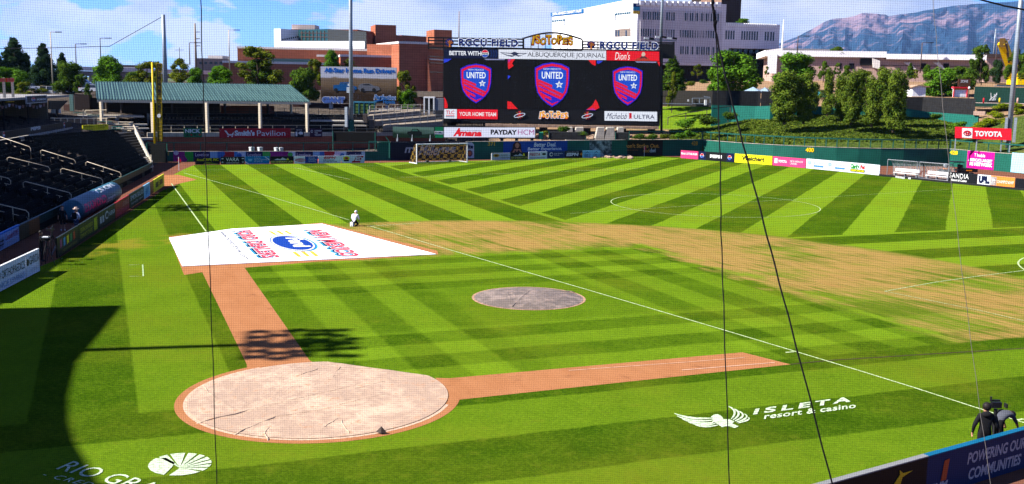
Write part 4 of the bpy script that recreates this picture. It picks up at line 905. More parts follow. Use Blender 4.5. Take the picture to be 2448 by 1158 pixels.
# ------------------------------------------------------------------ third-base / left-field stands
SO = V((-33.14,15.86,0)); sdv = V((-.551,.834,0)).normalized(); snv = V((-.834,-.551,0)).normalized()
SE0, SE1 = V((-63.8,62.2,0)), V((-74.3,70.8,0))
TR, RI, NR, ZB = .86, .25, 13, .45
W12 = TR*NR
def spt(s_, w_):              # plan point of the seating bowl: s along the front wall, w up the rake
    if s_ <= 46: p = SO+sdv*s_+snv*w_
    else:
        A_ = SO+sdv*46+snv*w_; E_ = SE0.lerp(SE1, w_/W12); q = (s_-46)/9.5; p = A_.lerp(E_, q)
    return V((p.x, p.y, 0))
TREAD = M('terrace_concrete_shade_tone', (.013,.013,.014), .95, var=.25, scale=.8)  # concrete darkened, shade between the seats is put into this colour
o = thing('grandstand', spt(20, 0), 'dark stepped left-field grandstand with rows of folded navy seats', 'grandstand'); STAND = o
ss = [-22+2*i for i in range(34)]+[46+9.5*i/7 for i in range(8)]
mb = MB()
for r_ in range(NR+1):
    z_ = ZB+RI*r_; w0 = TR*r_; w1 = TR*(r_+1) if r_ < NR else W12+3.2
    for a, b_ in zip(ss, ss[1:]):
        if r_ < NR: p = [spt(a,w0), spt(b_,w0), spt(b_,w1), spt(a,w1)]
        else: p = [spt(a,W12), spt(b_,W12), spt(b_,W12)+snv*3.0, spt(a,W12)+snv*3.0]
        mb.add([p[0]+V((0,0,z_-.5)), p[1]+V((0,0,z_-.5)), p[1]+V((0,0,z_)), p[0]+V((0,0,z_)), p[2]+V((0,0,z_)), p[3]+V((0,0,z_))], [(0,1,2,3),(3,2,4,5)])
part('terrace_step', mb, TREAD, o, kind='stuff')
mb = MB()
for a, b_ in zip(ss, ss[1:]):
    p0, p1 = spt(a,0), spt(b_,0); p_ = PL(p0, p1); p_.box(mb, 0, p_.L, 0, 1.0, -.15, 0)
part('front_wall', mb, paint('0d3a30'), o)
mb = MB(); pe = PL(SE0, SE1)
mb.prism([pe.P(0,0), pe.P(pe.L,0), pe.P(pe.L,4.6), pe.P(0,1.15)], V((sdv.x, sdv.y, 0))*.18); part('end_wall', mb, paint('d8d4c8'), o)
mb = MB(); mb.bar(pe.P(-.1,1.05,.12), pe.P(pe.L,4.6,.12), .10); mb.bar(pe.P(0,0,.12), pe.P(0,1.9,.12), .08); part('end_rail', mb, CREAM, o)
# lit steps beside the end wall
mb = MB()
for k in range(6): a_, b_ = spt(53.8,.2+k*.5), spt(55.2,.2+k*.5); mb.bar(a_+V((0,0,.6+.15*k)), b_+V((0,0,.6+.15*k)), .42, .16)
part('end_stair', mb, CONC, o)
# ads fixed on the front wall
pl = PL(spt(-8,0)+V((.0,0,0)), spt(40,0))
def wall_ad(x0, x1, mat, texts=()):
    def solve(x):
        lo, hi = -30.0, 80.0
        for _ in range(50):
            mid = (lo+hi)/2; p = pl.P(mid, .5)-CAM; X_ = 1224+FPX*p.dot(RT)/p.dot(FW)
            if X_ < x: lo = mid
            else: hi = mid
        return lo
    q0, q1 = solve(x0), solve(x1); mb = MB(); pl.box(mb, q0, q1, .05, .98, .01, .05); part('wall_banner', mb, mat, o)
    for s_, f, m_ in texts: text_on(pl, s_, 0,0,0,0, m_, o, off=.07, rect=(q0+(q1-q0)*f[0], q0+(q1-q0)*f[2], .98-.93*f[3], .98-.93*f[1]))
wall_ad(-40, 43.5, paint('a8c0e8'), [('CascadeHOME', (.58,.14,.97,.52), paint('b01c30')), ('#####', (.40,.2,.53,.9), DRK), ('health care', (.62,.62,.9,.8), GRY)])
wall_ad(44, 68, paint('5a5030')); wall_ad(68.5, 93, paint('8a5a2a'))
mb = MB(); q = pl.sz(44, 520)[0]; pl.box(mb, -1, pl.sz(43,530)[0], .98, 1.08, -.05, .08); part('wall_cap', mb, paint('2c80d8'), o)
# seats
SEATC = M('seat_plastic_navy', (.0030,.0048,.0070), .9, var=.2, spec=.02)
def seat_verts():
    mb = MB()
    mb.hexa([(-.21,.16,.42),(.21,.16,.42),(.21,.22,.42),(-.21,.22,.42),(-.22,.20,.84),(.22,.20,.84),(.22,.27,.86),(-.22,.27,.86)])
    mb.hexa([(-.20,.02,.40),(.20,.02,.40),(.20,.08,.38),(-.20,.08,.38),(-.20,.06,.74),(.20,.06,.74),(.20,.13,.74),(-.20,.13,.74)])
    mb.box((-.235,.08,0), .04, .10, .60); mb.box((-.235,.03,.60), .05, .32, .035)
    return mb
sm_ = seat_verts(); seat_me = sm_.mesh('stadium_seat', SEATC)
spots = []
aisles = [-14, -4.5, 5.2, 15.3, 25.4, 35.4, 45.4]
for r_ in range(NR):
    s_ = -20
    while s_ < 53.4:
        step = .53 if s_ < 46 else .53*9.5/((SE0.lerp(SE1, r_/NR)-(SO+sdv*46+snv*(TR*r_))).length)
        s_ += step
        if any(abs(s_-a_) < .62 for a_ in aisles): continue
        w_ = TR*r_+.38; p = spt(s_, w_); d = (spt(s_+.2, w_)-p).normalized()
        spots.append((p, math.atan2(d.y, d.x)+0, ZB+RI*r_))
vis = []
for i, (p, a, z_) in enumerate(spots):
    q = p+V((0,0,z_+.6))-CAM; dp = q.dot(FW); X_ = 1224+FPX*q.dot(RT)/dp; Y_ = 579-FPX*q.dot(UP)/dp
    if dp > 0 and X_ > 4: vis.append((dp, i))
vis.sort(); near = set(i for _, i in vis[:300])
def seat_rot(a): return a+math.pi*0
big = MB()
for i, (p, a, z_) in enumerate(spots):
    rz = math.atan2(-snv.y, -snv.x)+math.pi/2 if True else a      # seat faces the field
    d = V((math.cos(a), math.sin(a), 0)); f = V((d.y, -d.x, 0))
    if f.dot(-snv) < 0: f = -f
    rz = math.atan2(f.y, f.x)+math.pi/2
    if i in near:
        so = bpy.data.objects.new('seat', seat_me); col.objects.link(so); so.parent = STAND; so.matrix_parent_inverse = Matrix.Translation(-V(STAND['_base'])); so.location = (p.x, p.y, z_); so.rotation_euler = (0,0,rz)
    else:
        ca, sa = math.cos(rz), math.sin(rz); big.add([(p.x+v[0]*ca-v[1]*sa, p.y+v[0]*sa+v[1]*ca, z_+v[2]) for v in sm_.v], sm_.f)
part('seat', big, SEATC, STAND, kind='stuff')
# aisle handrails, lit by the sun
def SLP(px, py, h):
    d = ray(px, py); n_ = RI/TR; t_ = (ZB+h+n_*((CAM-SO).dot(snv))-CAM.z)/(d.z-n_*d.dot(snv)); return CAM+d*t_
HR = M('handrail_cream', (.36,.29,.20), .4, spec=.3)
hg = 'cream handrails in the aisles of the left-field stand'
for (xa, ya, xb, yb, lab) in ((-22,320,73,352,'cream aisle handrail at the left edge below the round-badge fence'),(97,358,180,383,'cream handrail left of centre in the upper seating rows'),(17,375,119,400,'long cream handrail in the middle rows near the left edge'),(205,386,289,413,'cream handrail just above the end of the front wall'),(145,402,245,428,'cream handrail directly above the teal tarp roll'),(-20,417,25,428,'dim handrail cut by the left edge of the picture'),(55,433,170,462,'dim long handrail in the lower rows left of the tarp roll'),(-8,487,68,505,'dim handrail in the lowest rows at the left edge'),(208,322,262,344,'dim handrail below the yellow banner'),(276,348,335,371,'bright cream handrail beside the end stair')):
    A_, B_ = SLP(xa, ya, .95), SLP(xb, yb, .95); zl = lambda p: p
    t_ = thing('handrail', (A_+B_)/2, lab, 'handrail', hg)
    dn = V((0,0,-.45)); foot = V((0,0,-.92)); mb = MB(); e_ = (B_-A_).normalized()
    mb.tube([A_+dn*1.8, A_+dn*.3, A_+e_*.15, B_-e_*.15, B_+dn*.3, B_+dn*2.0], .034, 6); part('top_rail', mb, HR, t_, smooth=True)
    mb = MB(); mb.tube([A_+dn, B_+dn], .026, 6); part('mid_rail', mb, HR, t_)
    for q in (.03, .27, .5, .75, .97):
        p = A_.lerp(B_, q); mb = MB(); mb.tube([p, p+foot] if q == .5 else [p+dn, p+foot], .026 if q == .5 else .03, 5); part('post', mb, HR, t_)
# pepsi fence and cross aisle
pf = PL(spt(24, W12+.25), spt(46, W12+.25))
z1, z0 = pf.sz(85, 303)[1], pf.sz(85, 318)[1]
o = thing('rail_banner', pf.P(8, z0), 'long black rail banner reading PEPSI between two round badges at the back of the stand', 'banner fence')
qa, qb = pf.sz(-6,313)[0], pf.sz(171,309)[0]
mb = MB(); pf.box(mb, qa, qb, z0, z1, 0, .05); part('banner', mb, DRK, o)
text_on(pf, 'PEPSI', 72,308, 94,315, LWH, o, off=.07, bold=.05, rect=(pf.sz(72,310)[0], pf.sz(95,310)[0], z0+.3, z0+.66))
for cx in (7, 153):
    q = pf.sz(cx,312)[0]; zz = (z0+z1)/2; mb = MB()
    for m_, r_, a0, a1 in ((0,.33,0,360),(1,.30,15,165),(2,.30,195,345)):
        mb.prism([pf.P(q+r_*math.cos(R(a0+(a1-a0)*k/16)), zz+r_*math.sin(R(a0+(a1-a0)*k/16)), .05+.012*(m_ > 0)) for k in range(16 if m_ == 0 else 17)], pf.n*.012, m_)
    part('badge', mb, [WHITE, paint('c81838'), paint('0a4fc4')], o)
for k in range(9):
    q = qa+(qb-qa)*k/8; mb = MB(); mb.bar(pf.P(q, z0-.45, -.03), pf.P(q, z1, -.03), .05); part('fence_post', mb, STEEL, o)
# lower grey curb under it
mb = MB(); pf.box(mb, qa-4, qb+1, 4.0, z0-.12, -.25, -.05); thing('aisle_curb', pf.P(8,4), 'low grey concrete curb behind the top seat row', 'curb', mb=mb, mats=CONC)
# porch building
pp = PL(spt(20, W12+4.2), spt(46, W12+4.2)); zr = pp.sz(40,240)[1]; zt_ = pp.sz(40,234)[1]
q0, q1 = pp.sz(-30,260)[0], pp.sz(166,240)[0]; qw = pp.sz(120,280)[0]
o = thing('porch_building', pp.P((q0+q1)/2, 4.5), 'shaded porch building with grey fascia behind the stand at the left edge', 'building')
mb = MB(); pp.box(mb, q0, q1, zr, zt_, -8.5, .0); part('roof_slab', mb, M('grey_fascia', (.17,.16,.15), .7), o)
mb = MB(); pp.box(mb, q0, qw, 4.3, zr-.01, -8.2, -6.0); part('back_wall', mb, M('porch_wall', (.10,.08,.055), .9), o)
mb = MB(); pp.box(mb, qw, qw+.3, 4.3, zr-.01, -8.2, -.3); part('side_wall', mb, M('porch_wall', (.1,.08,.055), .9), o)
for x in (5, 18, 76): mb = MB(); q = pp.sz(x,280)[0]; mb.bar(pp.P(q,4.3,-.4), pp.P(q,zr-.01,-.4), .12); part('porch_post', mb, DRK, o)
mb = MB(); pp.poly(mb, [(121,241),(166,241),(143,264),(141,300),(139,300),(139,262),(121,262)], -.3, -.15); part('side_bracket', mb, DRK, o)
for k in range(14):
    x = -2+k*8.2; mb = MB(); y_ = 254+3*math.sin(k*1.3); pp.poly(mb, [(x,y_-4),(x+7,y_-3),(x+5,y_+4),(x+1.5,y_+4)], -.2, -.15); part('bunting', mb, paint(['8a8aa0','5a2030','20284c'][k % 3]), o)
mb = MB(); pp.pbox(mb, 33,243,50,244.5, -.9, -.7); part('ceiling_lamp', mb, YEL, o)
ob = board(pp, 60,230,108,245, paint('101838'), 'dark porch sign with a round badge in a silver frame', [('PORCH', (.5,.42,.95,.72), LWH, dict(bold=.05))]+pepsi(.33,.5,.09,.3), z0=None, name='porch_sign', cat='sign', off=.05)
ob2 = MB(); r4 = pp.rect(60,230,108,245)
for a_ in ((r4[0]-.1,r4[1]+.1,r4[3],r4[3]+.08),(r4[0]-.1,r4[1]+.1,r4[2]-.08,r4[2]),(r4[0]-.12,r4[0],r4[2],r4[3]),(r4[1],r4[1]+.1,r4[2],r4[3])): pp.box(ob2, *a_, .04, .2)
part('frame', ob2, GRY, ob)
mb = MB(); pp.box(mb, q0, q1+4, 3.0, 4.3, -9, .3); part('floor_slab', mb, M('porch_floor', (.10,.085,.07), .9), o)
t_ = thing('red_sign_rack', pp.P(pp.sz(28,200)[0], zt_, -4), 'two red sign panels on three cream posts above the porch roof', 'sign')
for x in (9.5, 31, 51): mb = MB(); q = pp.sz(x+1,215)[0]; mb.bar(pp.P(pp.sz(x+3,234)[0],zt_,-1), pp.P(pp.sz(x,187)[0],pp.sz(x,187)[1],-1), .24); part('post', mb, CREAM, t_)
for xa, xb in ((6,29),(33,50)): mb = MB(); pp.pbox(mb, xa,187.5,xb,196.5, -.85,-.7); part('sign_panel', mb, paint('f01820'), t_)
# dim tables/people-height clutter on the porch: dark stools
for k in range(9):
    x = 8+k*12.5; t_ = MB(); p = pp.P(pp.sz(x,298)[0], 4.3, -1.2-(k % 3)*.9); t_.tube([p, p+V((0,0,.72))], .04, 5); t_.box((p.x,p.y,5.0), .36, .36, .06); t_.box((p.x,p.y+.16,5.06), .36, .05, .34); t_.box((p.x,p.y,4.3), .34, .34, .03)
    thing('bar_stool', p, ['first','second','third','fourth','fifth','sixth','seventh','eighth','ninth'][k]+' dark bar stool from the left in the shaded porch', 'stool', 'dark stools on the porch', mb=t_, mats=BLACK)
# yellow banner, waiters rail
pb = PL(gnd(196,128,4), gnd(257,132,4))
ob = board(pb, 196,298.5,258,313.5, YLW, 'yellow rail banner with small black lettering above the last seat rows', [('Weichert', (.05,.1,.42,.42), DRK), ('CHAMPIONS\nCORNER', (.58,.1,.95,.6), paint('3a3a10')), ('GALLAGHER', (.1,.62,.4,.8), paint('6a6a20'))], z0=None, name='rail_banner', cat='banner')
# tarpaulin roll
TEAL = M('teal_tarp', (.010,.060,.085), .5, var=.3, scale=.8, spec=.2)
A_, B_ = G(176,533), G(268,482); e_ = (B_-A_).normalized(); nn_ = V((e_.y, -e_.x, 0)); rr_ = .82
A_ = A_-nn_*.1; c0, c1 = A_+V((0,0,rr_)), B_+V((0,0,rr_))
t_ = thing('tarp_roll', (A_+B_)/2, 'large teal tarpaulin roll lying along the third-base track with pink lettering', 'tarp roll')
mb = MB(); mb.tube([c0-e_*.35, c0, c0+e_*.3]+[c0.lerp(c1, k/8) for k in range(1, 8)]+[c1-e_*.3, c1, c1+e_*.5], rr_, 20)
for i in range(20):      # softer ends
    for rg, f in ((0,.55),(12,.6)): v = V(mb.v[rg*20+i]); c_ = (c0-e_*.35) if rg == 0 else (c1+e_*.5); mb.v[rg*20+i] = tuple(c_+(v-c_)*f)
part('roll', mb, TEAL, t_, smooth=True)
def roll_text(s_, q0, q1, a0, a1, m_):
    vs, fs = text_mesh(s_, .04, .1, 1.0); xs = [v[0] for v in vs]; ys = [v[1] for v in vs]; mb = MB()
    sgn = 1 if nn_.dot(CAM-A_) > 0 else -1; out = []
    for v in vs:
        u = (v[0]-min(xs))/(max(xs)-min(xs)); w_ = (v[1]-min(ys))/(max(ys)-min(ys)); a = R(a0+(a1-a0)*w_); p = c0.lerp(c1, q0+(q1-q0)*u)+nn_*sgn*(rr_+.02)*math.cos(a)+V((0,0,(rr_+.02)*math.sin(a))); out.append(p)
    mb.add(out, fs); part('lettering', mb, m_, t_)
roll_text('DIAMOND', .04, .56, -12, 32, PNK); roll_text('.com', .55, .8, -20, 8, GRY); roll_text('VISION', .42, .92, 48, 82, LWH)

# ------------------------------------------------------------------ pavilion beyond left field
PA, PB = gnd(365,143.5,2.7), gnd(735,152,2.7); pv = PL(PA, PB)
zc = 2.75
o = thing('brick_wall', pv.P(0,0,.3), 'long shaded brick retaining wall with a concrete band below the pavilion', 'retaining wall')
qa, qb = pv.sz(352,330)[0], pv.sz(1062,330)[0]
mb = MB(); pv.box(mb, qa, qb, 0, 2.3, -.3, .3); part('brickwork', mb, BRICK, o)
mb = MB(); pv.box(mb, qa, qb, 2.3, 2.85, -.3, .34); part('coping', mb, CONC, o)
BLEN = qb-qa
o = thing('pavilion', pv.P(pv.L/2, 2.8), 'open-sided picnic pavilion with a green metal roof beyond left field', 'pavilion')
eL, eR, rL, rR = AT(232,238,143.3), AT(740,243.5,152), AT(228.5,195.5,153), AT(692,203.5,161)
mt, t, b = newmat('green_metal_roof', .45); g, x, y, z = xyz(t); b.inputs['Metallic'].default_value = .1; b.inputs['Specular IOR Level'].default_value = .1
U_ = x*pv.u.x+y*pv.u.y; rib = (U_*1.25).mod(1.0).lt(.14, .06)
nA = noi(t, g.outputs['Position'], .3, 4)
c = mixc(t, nA.clamp(), (.050,.100,.092), (.080,.145,.130)); c = mixc(t, rib*.75, c, (.012,.030,.030)); t.links.new(c, b.inputs['Base Color']); ROOFG = mt
bk = pv.n*-1
mb = MB(); tk = V((0,0,-.12)); bL, bR = eL+(rL-eL)*2, eR+(rR-eR)*2; bL.z, bR.z = eL.z, eR.z; bR = rR+(rR-eR); bR.z = eR.z; bL = rL+(rL-eL); bL.z = eL.z
mb.hexa([eL+tk, eR+tk, rR+tk, rL+tk, eL, eR, rR, rL]); part('roof_sheet', mb, ROOFG, o)
mb = MB(); mb.hexa([rL+tk, rR+tk, bR+tk, bL+tk, rL, rR, bR, bL]); part('roof_sheet', mb, ROOFG, o)
nrib = 75; mb = MB()
for k in range(nrib+1):
    q = k/nrib; a_ = eL.lerp(eR, q); b_ = rL.lerp(rR, q); mb.bar(a_+V((0,0,.05)), b_+V((0,0,.05)), .10, .12)
part('roof_rib', mb, M('roof_rib_green', (.022,.050,.050), .5), o, kind='stuff')
mb = MB(); mb.bar(eL+V((0,0,-.25)), eR+V((0,0,-.25)), .35, .30); part('eave_beam', mb, CREAM, o)
mb = MB(); mb.bar(eR+V((0,0,-.25)), bR+V((0,0,-.25)), .3); part('eave_beam', mb, CREAM, o)
for x in (243, 365, 495, 622, 734):
    q, _ = pv.sz(x, 280); p = pv.P(q, 0, 0); q_ = (x-232)/508; top = eL.lerp(eR, q_); mb = MB(); mb.bar(V((p.x,p.y,2.86)), V((top.x, top.y, top.z-.4)) if False else V((p.x,p.y,top.z-.25)), .36); part('post', mb, CREAM, o)
for x in (262, 300, 428, 560, 668, 726):
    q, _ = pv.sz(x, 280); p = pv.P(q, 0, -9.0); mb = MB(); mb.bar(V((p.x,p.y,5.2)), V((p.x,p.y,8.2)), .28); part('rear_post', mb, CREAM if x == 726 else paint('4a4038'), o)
# terraces behind the wall
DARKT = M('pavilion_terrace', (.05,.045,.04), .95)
qe = pv.sz(1060,310)[0]
for k in range(4):
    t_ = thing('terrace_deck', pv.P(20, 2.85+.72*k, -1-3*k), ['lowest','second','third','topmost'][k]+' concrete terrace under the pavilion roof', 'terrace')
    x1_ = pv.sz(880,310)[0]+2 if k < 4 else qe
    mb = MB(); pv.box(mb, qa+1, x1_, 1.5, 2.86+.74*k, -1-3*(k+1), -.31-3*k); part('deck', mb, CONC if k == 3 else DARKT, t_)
    L0, L1 = pv.P(qa+1.5, 0, -.5-3*k), pv.P(x1_-.3, 0, -.5-3*k); zb = 2.86+.74*k
    mb = MB()
    for h in (.45, .98): mb.bar(L0+V((0,0,zb+h)), L1+V((0,0,zb+h)), .05)
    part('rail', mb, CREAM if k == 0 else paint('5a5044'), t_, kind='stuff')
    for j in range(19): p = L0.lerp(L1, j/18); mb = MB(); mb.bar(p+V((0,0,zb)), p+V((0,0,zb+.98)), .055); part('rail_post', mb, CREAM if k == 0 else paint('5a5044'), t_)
mb = MB(); rnd = random.Random(3)
for k in range(3):
    zb = 2.86+.74*k
    for j in range(110):
        q = qa+2+j*.52+rnd.uniform(-.05,.05)
        for w_ in (1.3, 2.2):
            p = pv.P(q, zb, -.5-3*k-w_); mb.box((p.x,p.y,zb+.40), .44, .44, .05, .5); mb.box((p.x-.1,p.y+.2,zb+.43), .44, .05, .42, .5); mb.box((p.x,p.y,zb), .05, .3, .40, .5)
thing('pavilion_chair', (0,0,0), 'dark chairs packed in rows on the pavilion terraces', 'chairs', mb=mb, mats=BLACK, kind='stuff')
mb = MB(); pv.box(mb, pv.sz(235,280)[0]-2, pv.sz(560,280)[0], 5.0, 7.3, -14.4, -14); part('rear_screen', mb, paint('2a2420'), o)
mb = MB(); pv.box(mb, pv.sz(560,280)[0]+.1, pv.sz(700,280)[0], 5.0, 6.3, -14.4, -14); part('rear_screen', mb, BRICK, o)
# signs hung on the front rail of the pavilion
def rail_sign(x0, y0, x1, y1, mat, lab, texts): return board(pv, x0, y0, x1, y1, mat, lab, texts, z0=None, name='rail_sign', cat='sign', off=.36, thick=.06)
rail_sign(438,306.5,482,328.5, paint('0e6a44'), 'green sign reading NICK over four card suits', [('NICK', (.08,.10,.92,.52), LWH, dict(bold=.03)), ('P', [(.12,.82),(.2,.62),(.28,.82)], DRK), ('P', [(.36,.72),(.42,.62),(.48,.72),(.42,.84)], paint('b02028')), ('P', [(.54,.82),(.62,.62),(.70,.82)], DRK), ('P', [(.8,.66),(.87,.62),(.94,.68),(.87,.84)], paint('b02028'))])
rail_sign(523,307,694,329.5, paint('a81c2c'), 'long red sign with a shopping cart and white Smith\'s Pavilion lettering', [("Smith's", (.21,.2,.49,.78), LWH, dict(bold=.05)), ('Pavilion', (.52,.22,.92,.80), LWH), ('P', [(.07,.2),(.10,.25),(.13,.6),(.17,.62),(.20,.35),(.19,.75),(.12,.75)], LWH), ('O', (.11,.78,.13,.9), LWH), ('O', (.165,.78,.185,.9), LWH)])
rail_sign(703,305.5,725,328, paint('181428'), 'small black square sign with a white 19', [('NOCO', (.2,.14,.8,.34), GRY), ('19', (.1,.42,.9,.9), WHITE, dict(bold=.06))])
rail_sign(739,307.5,769,327.5, paint('3a1838'), 'small dark purple sign with a ribbon and dotted border', [('SUPPORT\nTHE\nTROOPS', (.38,.18,.95,.86), GRY, dict(bold=.03)), ('O', (.08,.15,.26,.5), GRY), ('O', (.12,.22,.22,.42), paint('3a1838'), .02)])
# pads, net posts and dark bullpen screens
def dark_panel(x0, y0, x1, y1, D, lab, mat=SCREENCLOTH, th=1.2, name='windscreen', cat='windscreen', z0=None):
    p_ = PL(gnd(x0, D), gnd(x1, D)); q0, q1, za, zb = p_.rect(x0, y0, x1, y1); mb = MB(); p_.box(mb, q0, q1, za if z0 is None else z0, zb, -th, 0); t_ = thing(name, p_.P((q0+q1)/2, 0), lab, cat, mb=None)
    part('cloth', mb, mat, t_); mb = MB()
    for q in (q0, q1): mb.bar(p_.P(q, 0, .03), p_.P(q, zb+.05, .03), .08)
    part('post', mb, DGREEN, t_) if False else [part('post', (lambda m_: (m_.bar(p_.P(q, 0 if z0 is None else z0, .03), p_.P(q, zb+.05, .03), .08), m_)[1])(MB()), DGREEN, t_) for q in (q0, q1)]
    return t_
dark_panel(796,316.5,897,338.5, 139.5, 'wide black windscreen over the bullpen beside the tall light pole', M('deep_black_cloth', (.005,.005,.005), .95))
dark_panel(352,344,400,388, 128.6, 'dark see-through chain gate beside the foul pole', M('gate_dark', (.010,.011,.010), .9), th=.1, z0=0)
dark_panel(1312,316.5,1400,337, 152.5, 'black padded box on the wall above the blue banner', z0=2.4); dark_panel(1471,317.5,1504,337, 154, 'small black padded box at the foot of the scoreboard', z0=2.4)
dark_panel(1288,317,1298,337, 152, 'narrow bright green pad beside the ribbon screen', paint('2aa07a'), name='wall_pad', cat='pad', z0=2.4)
pq = PL(gnd(880,137.5), gnd(932,137.5)); t_ = thing('bullpen_gate', pq.P(1,0), 'green pipe gate where the low wall meets the tall wall', 'gate')
for (xa, ya, xb, yb) in ((882,339,931,340),(931,340,931,378),(882,339,882,362),(906,339,906,362),(922,327,932,341)): mb = MB(); mb.bar(pq.P(*pq.sz(xa,ya)), pq.P(*pq.sz(xb,yb)), .12); part('gate_bar', mb, DGREEN, t_)
mb = MB(); pq.poly(mb, [(690,366),(730,355),(780,352),(790,356),(800,366)], -4.5, -4.4) if False else None
# red tarp mound in the bullpen
mb = MB(); c_ = gnd(745,137,0); mb.ball(c_+V((0,0,.0)), 1, 16, sq=(4.2,1.8,.75)); thing('bullpen_mound_cover', c_, 'low red cover over the bullpen mound behind the printed banner', 'mound cover', mb=mb, mats=paint('c8402c'), smooth=True)
mb = MB(); pts = [gnd(350,136.5), gnd(560,137.5), gnd(600,136), gnd(925,138), gnd(925,140), gnd(350,141)]; 
mb = MB(); fan(mb, [p+V((0,0,0)) for p in [gnd(352,134.5), gnd(925,140.0), gnd(925,143.5), gnd(352,141.8)]], .012); sg = struct('bullpen_grass', mb, MATS['mown_turf'])
for x, wd_ in ((602,'leftmost'),(622,'second'),(662,'third'),(671,'rightmost')):
    mb = MB(); p = gnd(x,141.5,0); mb.box((p.x,p.y,0), .55, .5, 1.05, -.4); mb.box((p.x,p.y,1.08), .6, .55, .18, -.4); thing('ball_bin', p, wd_+' pale grey bin against the bullpen brick wall', 'bin', 'grey bins in the bullpen', mb=mb, mats=GRY)

# ramps, booth and machinery between pavilion and scoreboard
def PXZ(x, y, D): return AT(x, y, D)
o = thing('access_ramp', gnd(960,155,3), 'sunlit zigzag concrete ramp with cream rails left of the scoreboard', 'ramp')
for (xa, ya, Da, xb, yb, Db, th) in ((915,301.5,151,1058,290,153,3.2),(893,290.5,155,1040,277.5,157,3.2),(880,277.5,159,1005,266,161,3.0),(884,268,163,1005,264,164,2.4)):
    A_, B_ = AT(xa,ya,Da), AT(xb,yb,Db); mb = MB(); back = V((FW.x,FW.y,0)).normalized()*1.6; lo_ = V((0,0,-.75))
    mb.hexa([A_+lo_, B_+lo_, B_+back+lo_, A_+back+lo_, A_, B_, B_+back+V((0,0,.18)), A_+back+V((0,0,.18))]); part('ramp_slab', mb, M('ramp_concrete', (.155,.125,.095), .9, var=.2), o)
    mb = MB()
    for h in (.5, .95): mb.bar(A_+V((0,0,h)), B_+V((0,0,h)), .06)
    part('ramp_rail', mb, CREAM, o, kind='stuff')
    for j in range(9): p = A_.lerp(B_, j/8); mb = MB(); mb.bar(p-V((0,0,.1)), p+V((0,0,.95)), .06); part('rail_post', mb, CREAM, o)
for (x, y, w_, h_, D) in ((867,283,10,22,155),(882,296,11,20,151)):
    p_ = PL(gnd(x,D), gnd(x+w_,D)); mb = MB(); p_.pbox(mb, x, y-h_*.45, x+w_, y+h_*.5, -1.2, 0); part('corner_pier', mb, paint('5a5048'), o)
mb = MB(); p_ = PL(gnd(740,154.5), gnd(870,155)); p_.pbox(mb, 741,289,870,292, -3, 0); p_.pbox(mb, 800,297,880,300, 2.5, 3.4); part('landing', mb, CONC, o)
for (x0_, y0_, x1_, y1_, lab) in ((905,262,928,274,'left white ventilation unit on the terrace by the ramp'),(930,260.5,940,274,'slim middle ventilation unit on the terrace by the ramp'),(942,260.5,957,274,'right white ventilation unit on the terrace by the ramp')):
    p_ = PL(gnd(x0_,166), gnd(x1_,166)); t_ = thing('ventilation_unit', p_.P(0,4.6), lab, 'machine'); mb = MB(); p_.pbox(mb, x0_, y0_, x1_, y1_, -1.4, 0); part('housing', mb, paint('cfc8c0'), t_)
    mb = MB(); p_.pbox(mb, x0_+2, y0_+2.5, x0_+5, y1_-3, .005, .03); part('vent', mb, DRK, t_); mb = MB(); mb.tube([p_.P(*p_.sz((x0_+x1_)/2, y0_+1), -.5), p_.P(*p_.sz((x0_+x1_)/2, y0_-5), -.5)], .05, 5); part('pipe', mb, STEEL, t_)
p_ = PL(gnd(846,168), gnd(896,168)); t_ = thing('storage_cage', p_.P(1,4.5), 'teal framed cage with green shelves under the car billboard', 'cage')
mb = MB(); p_.pbox(mb, 846,245,896,274, -1.5,-.05); part('shelf_box', mb, paint('24362c'), t_); mb = MB(); p_.pbox(mb, 844,243.5,898,246.5, -1.8,.05); part('roof', mb, paint('3a7a94'), t_)
for x in (846,858,870,882,895): mb = MB(); mb.bar(p_.P(*p_.sz(x,246),.0), p_.P(*p_.sz(x,274),.0), .12); part('frame_post', mb, paint('2a6a7c'), t_)
for x in (849,861,873,886):
    for y in (249,257,265): mb = MB(); p_.pbox(mb, x, y, x+7.5, y+6, -.04, .0); part('bin_front', mb, paint('5a7a3a'), t_)
p_ = PL(gnd(1010,163), gnd(1060,163)); t_ = thing('elevator_booth', p_.P(1,4.5), 'narrow white framed lift booth left of the scoreboard', 'booth')
mb = MB(); p_.pbox(mb, 1012,232,1039,235, -2,.1); part('roof', mb, WHITE, t_)
for x in (1014,1025.5,1037): mb = MB(); mb.bar(p_.P(*p_.sz(x,235)), p_.P(*p_.sz(x,274)), .2); part('frame_post', mb, WHITE, t_)
mb = MB(); p_.pbox(mb, 1015,235,1036,266, -1.8,-1.6); part('dark_door', mb, paint('282828'), t_); mb = MB(); p_.pbox(mb, 1039,236,1060,284, -2,-.02); part('metal_panel', mb, paint('7a7c84'), t_); mb = MB(); p_.pbox(mb, 1036,264,1060,285, .0,.2); part('mesh_panel', mb, paint('3a3a3c'), t_)
mb = MB(); p_ = PL(gnd(948,180), gnd(1062,180)); p_.pbox(mb, 700,250,1062,276, -.5,0); p_.pbox(mb, 948,232,1062,250, -1.2,-.6); thing('dark_fence', p_.P(0,4), 'long dark screened fence behind the ramps and the car billboard', 'fence', mb=mb, mats=paint('4a2f28'))

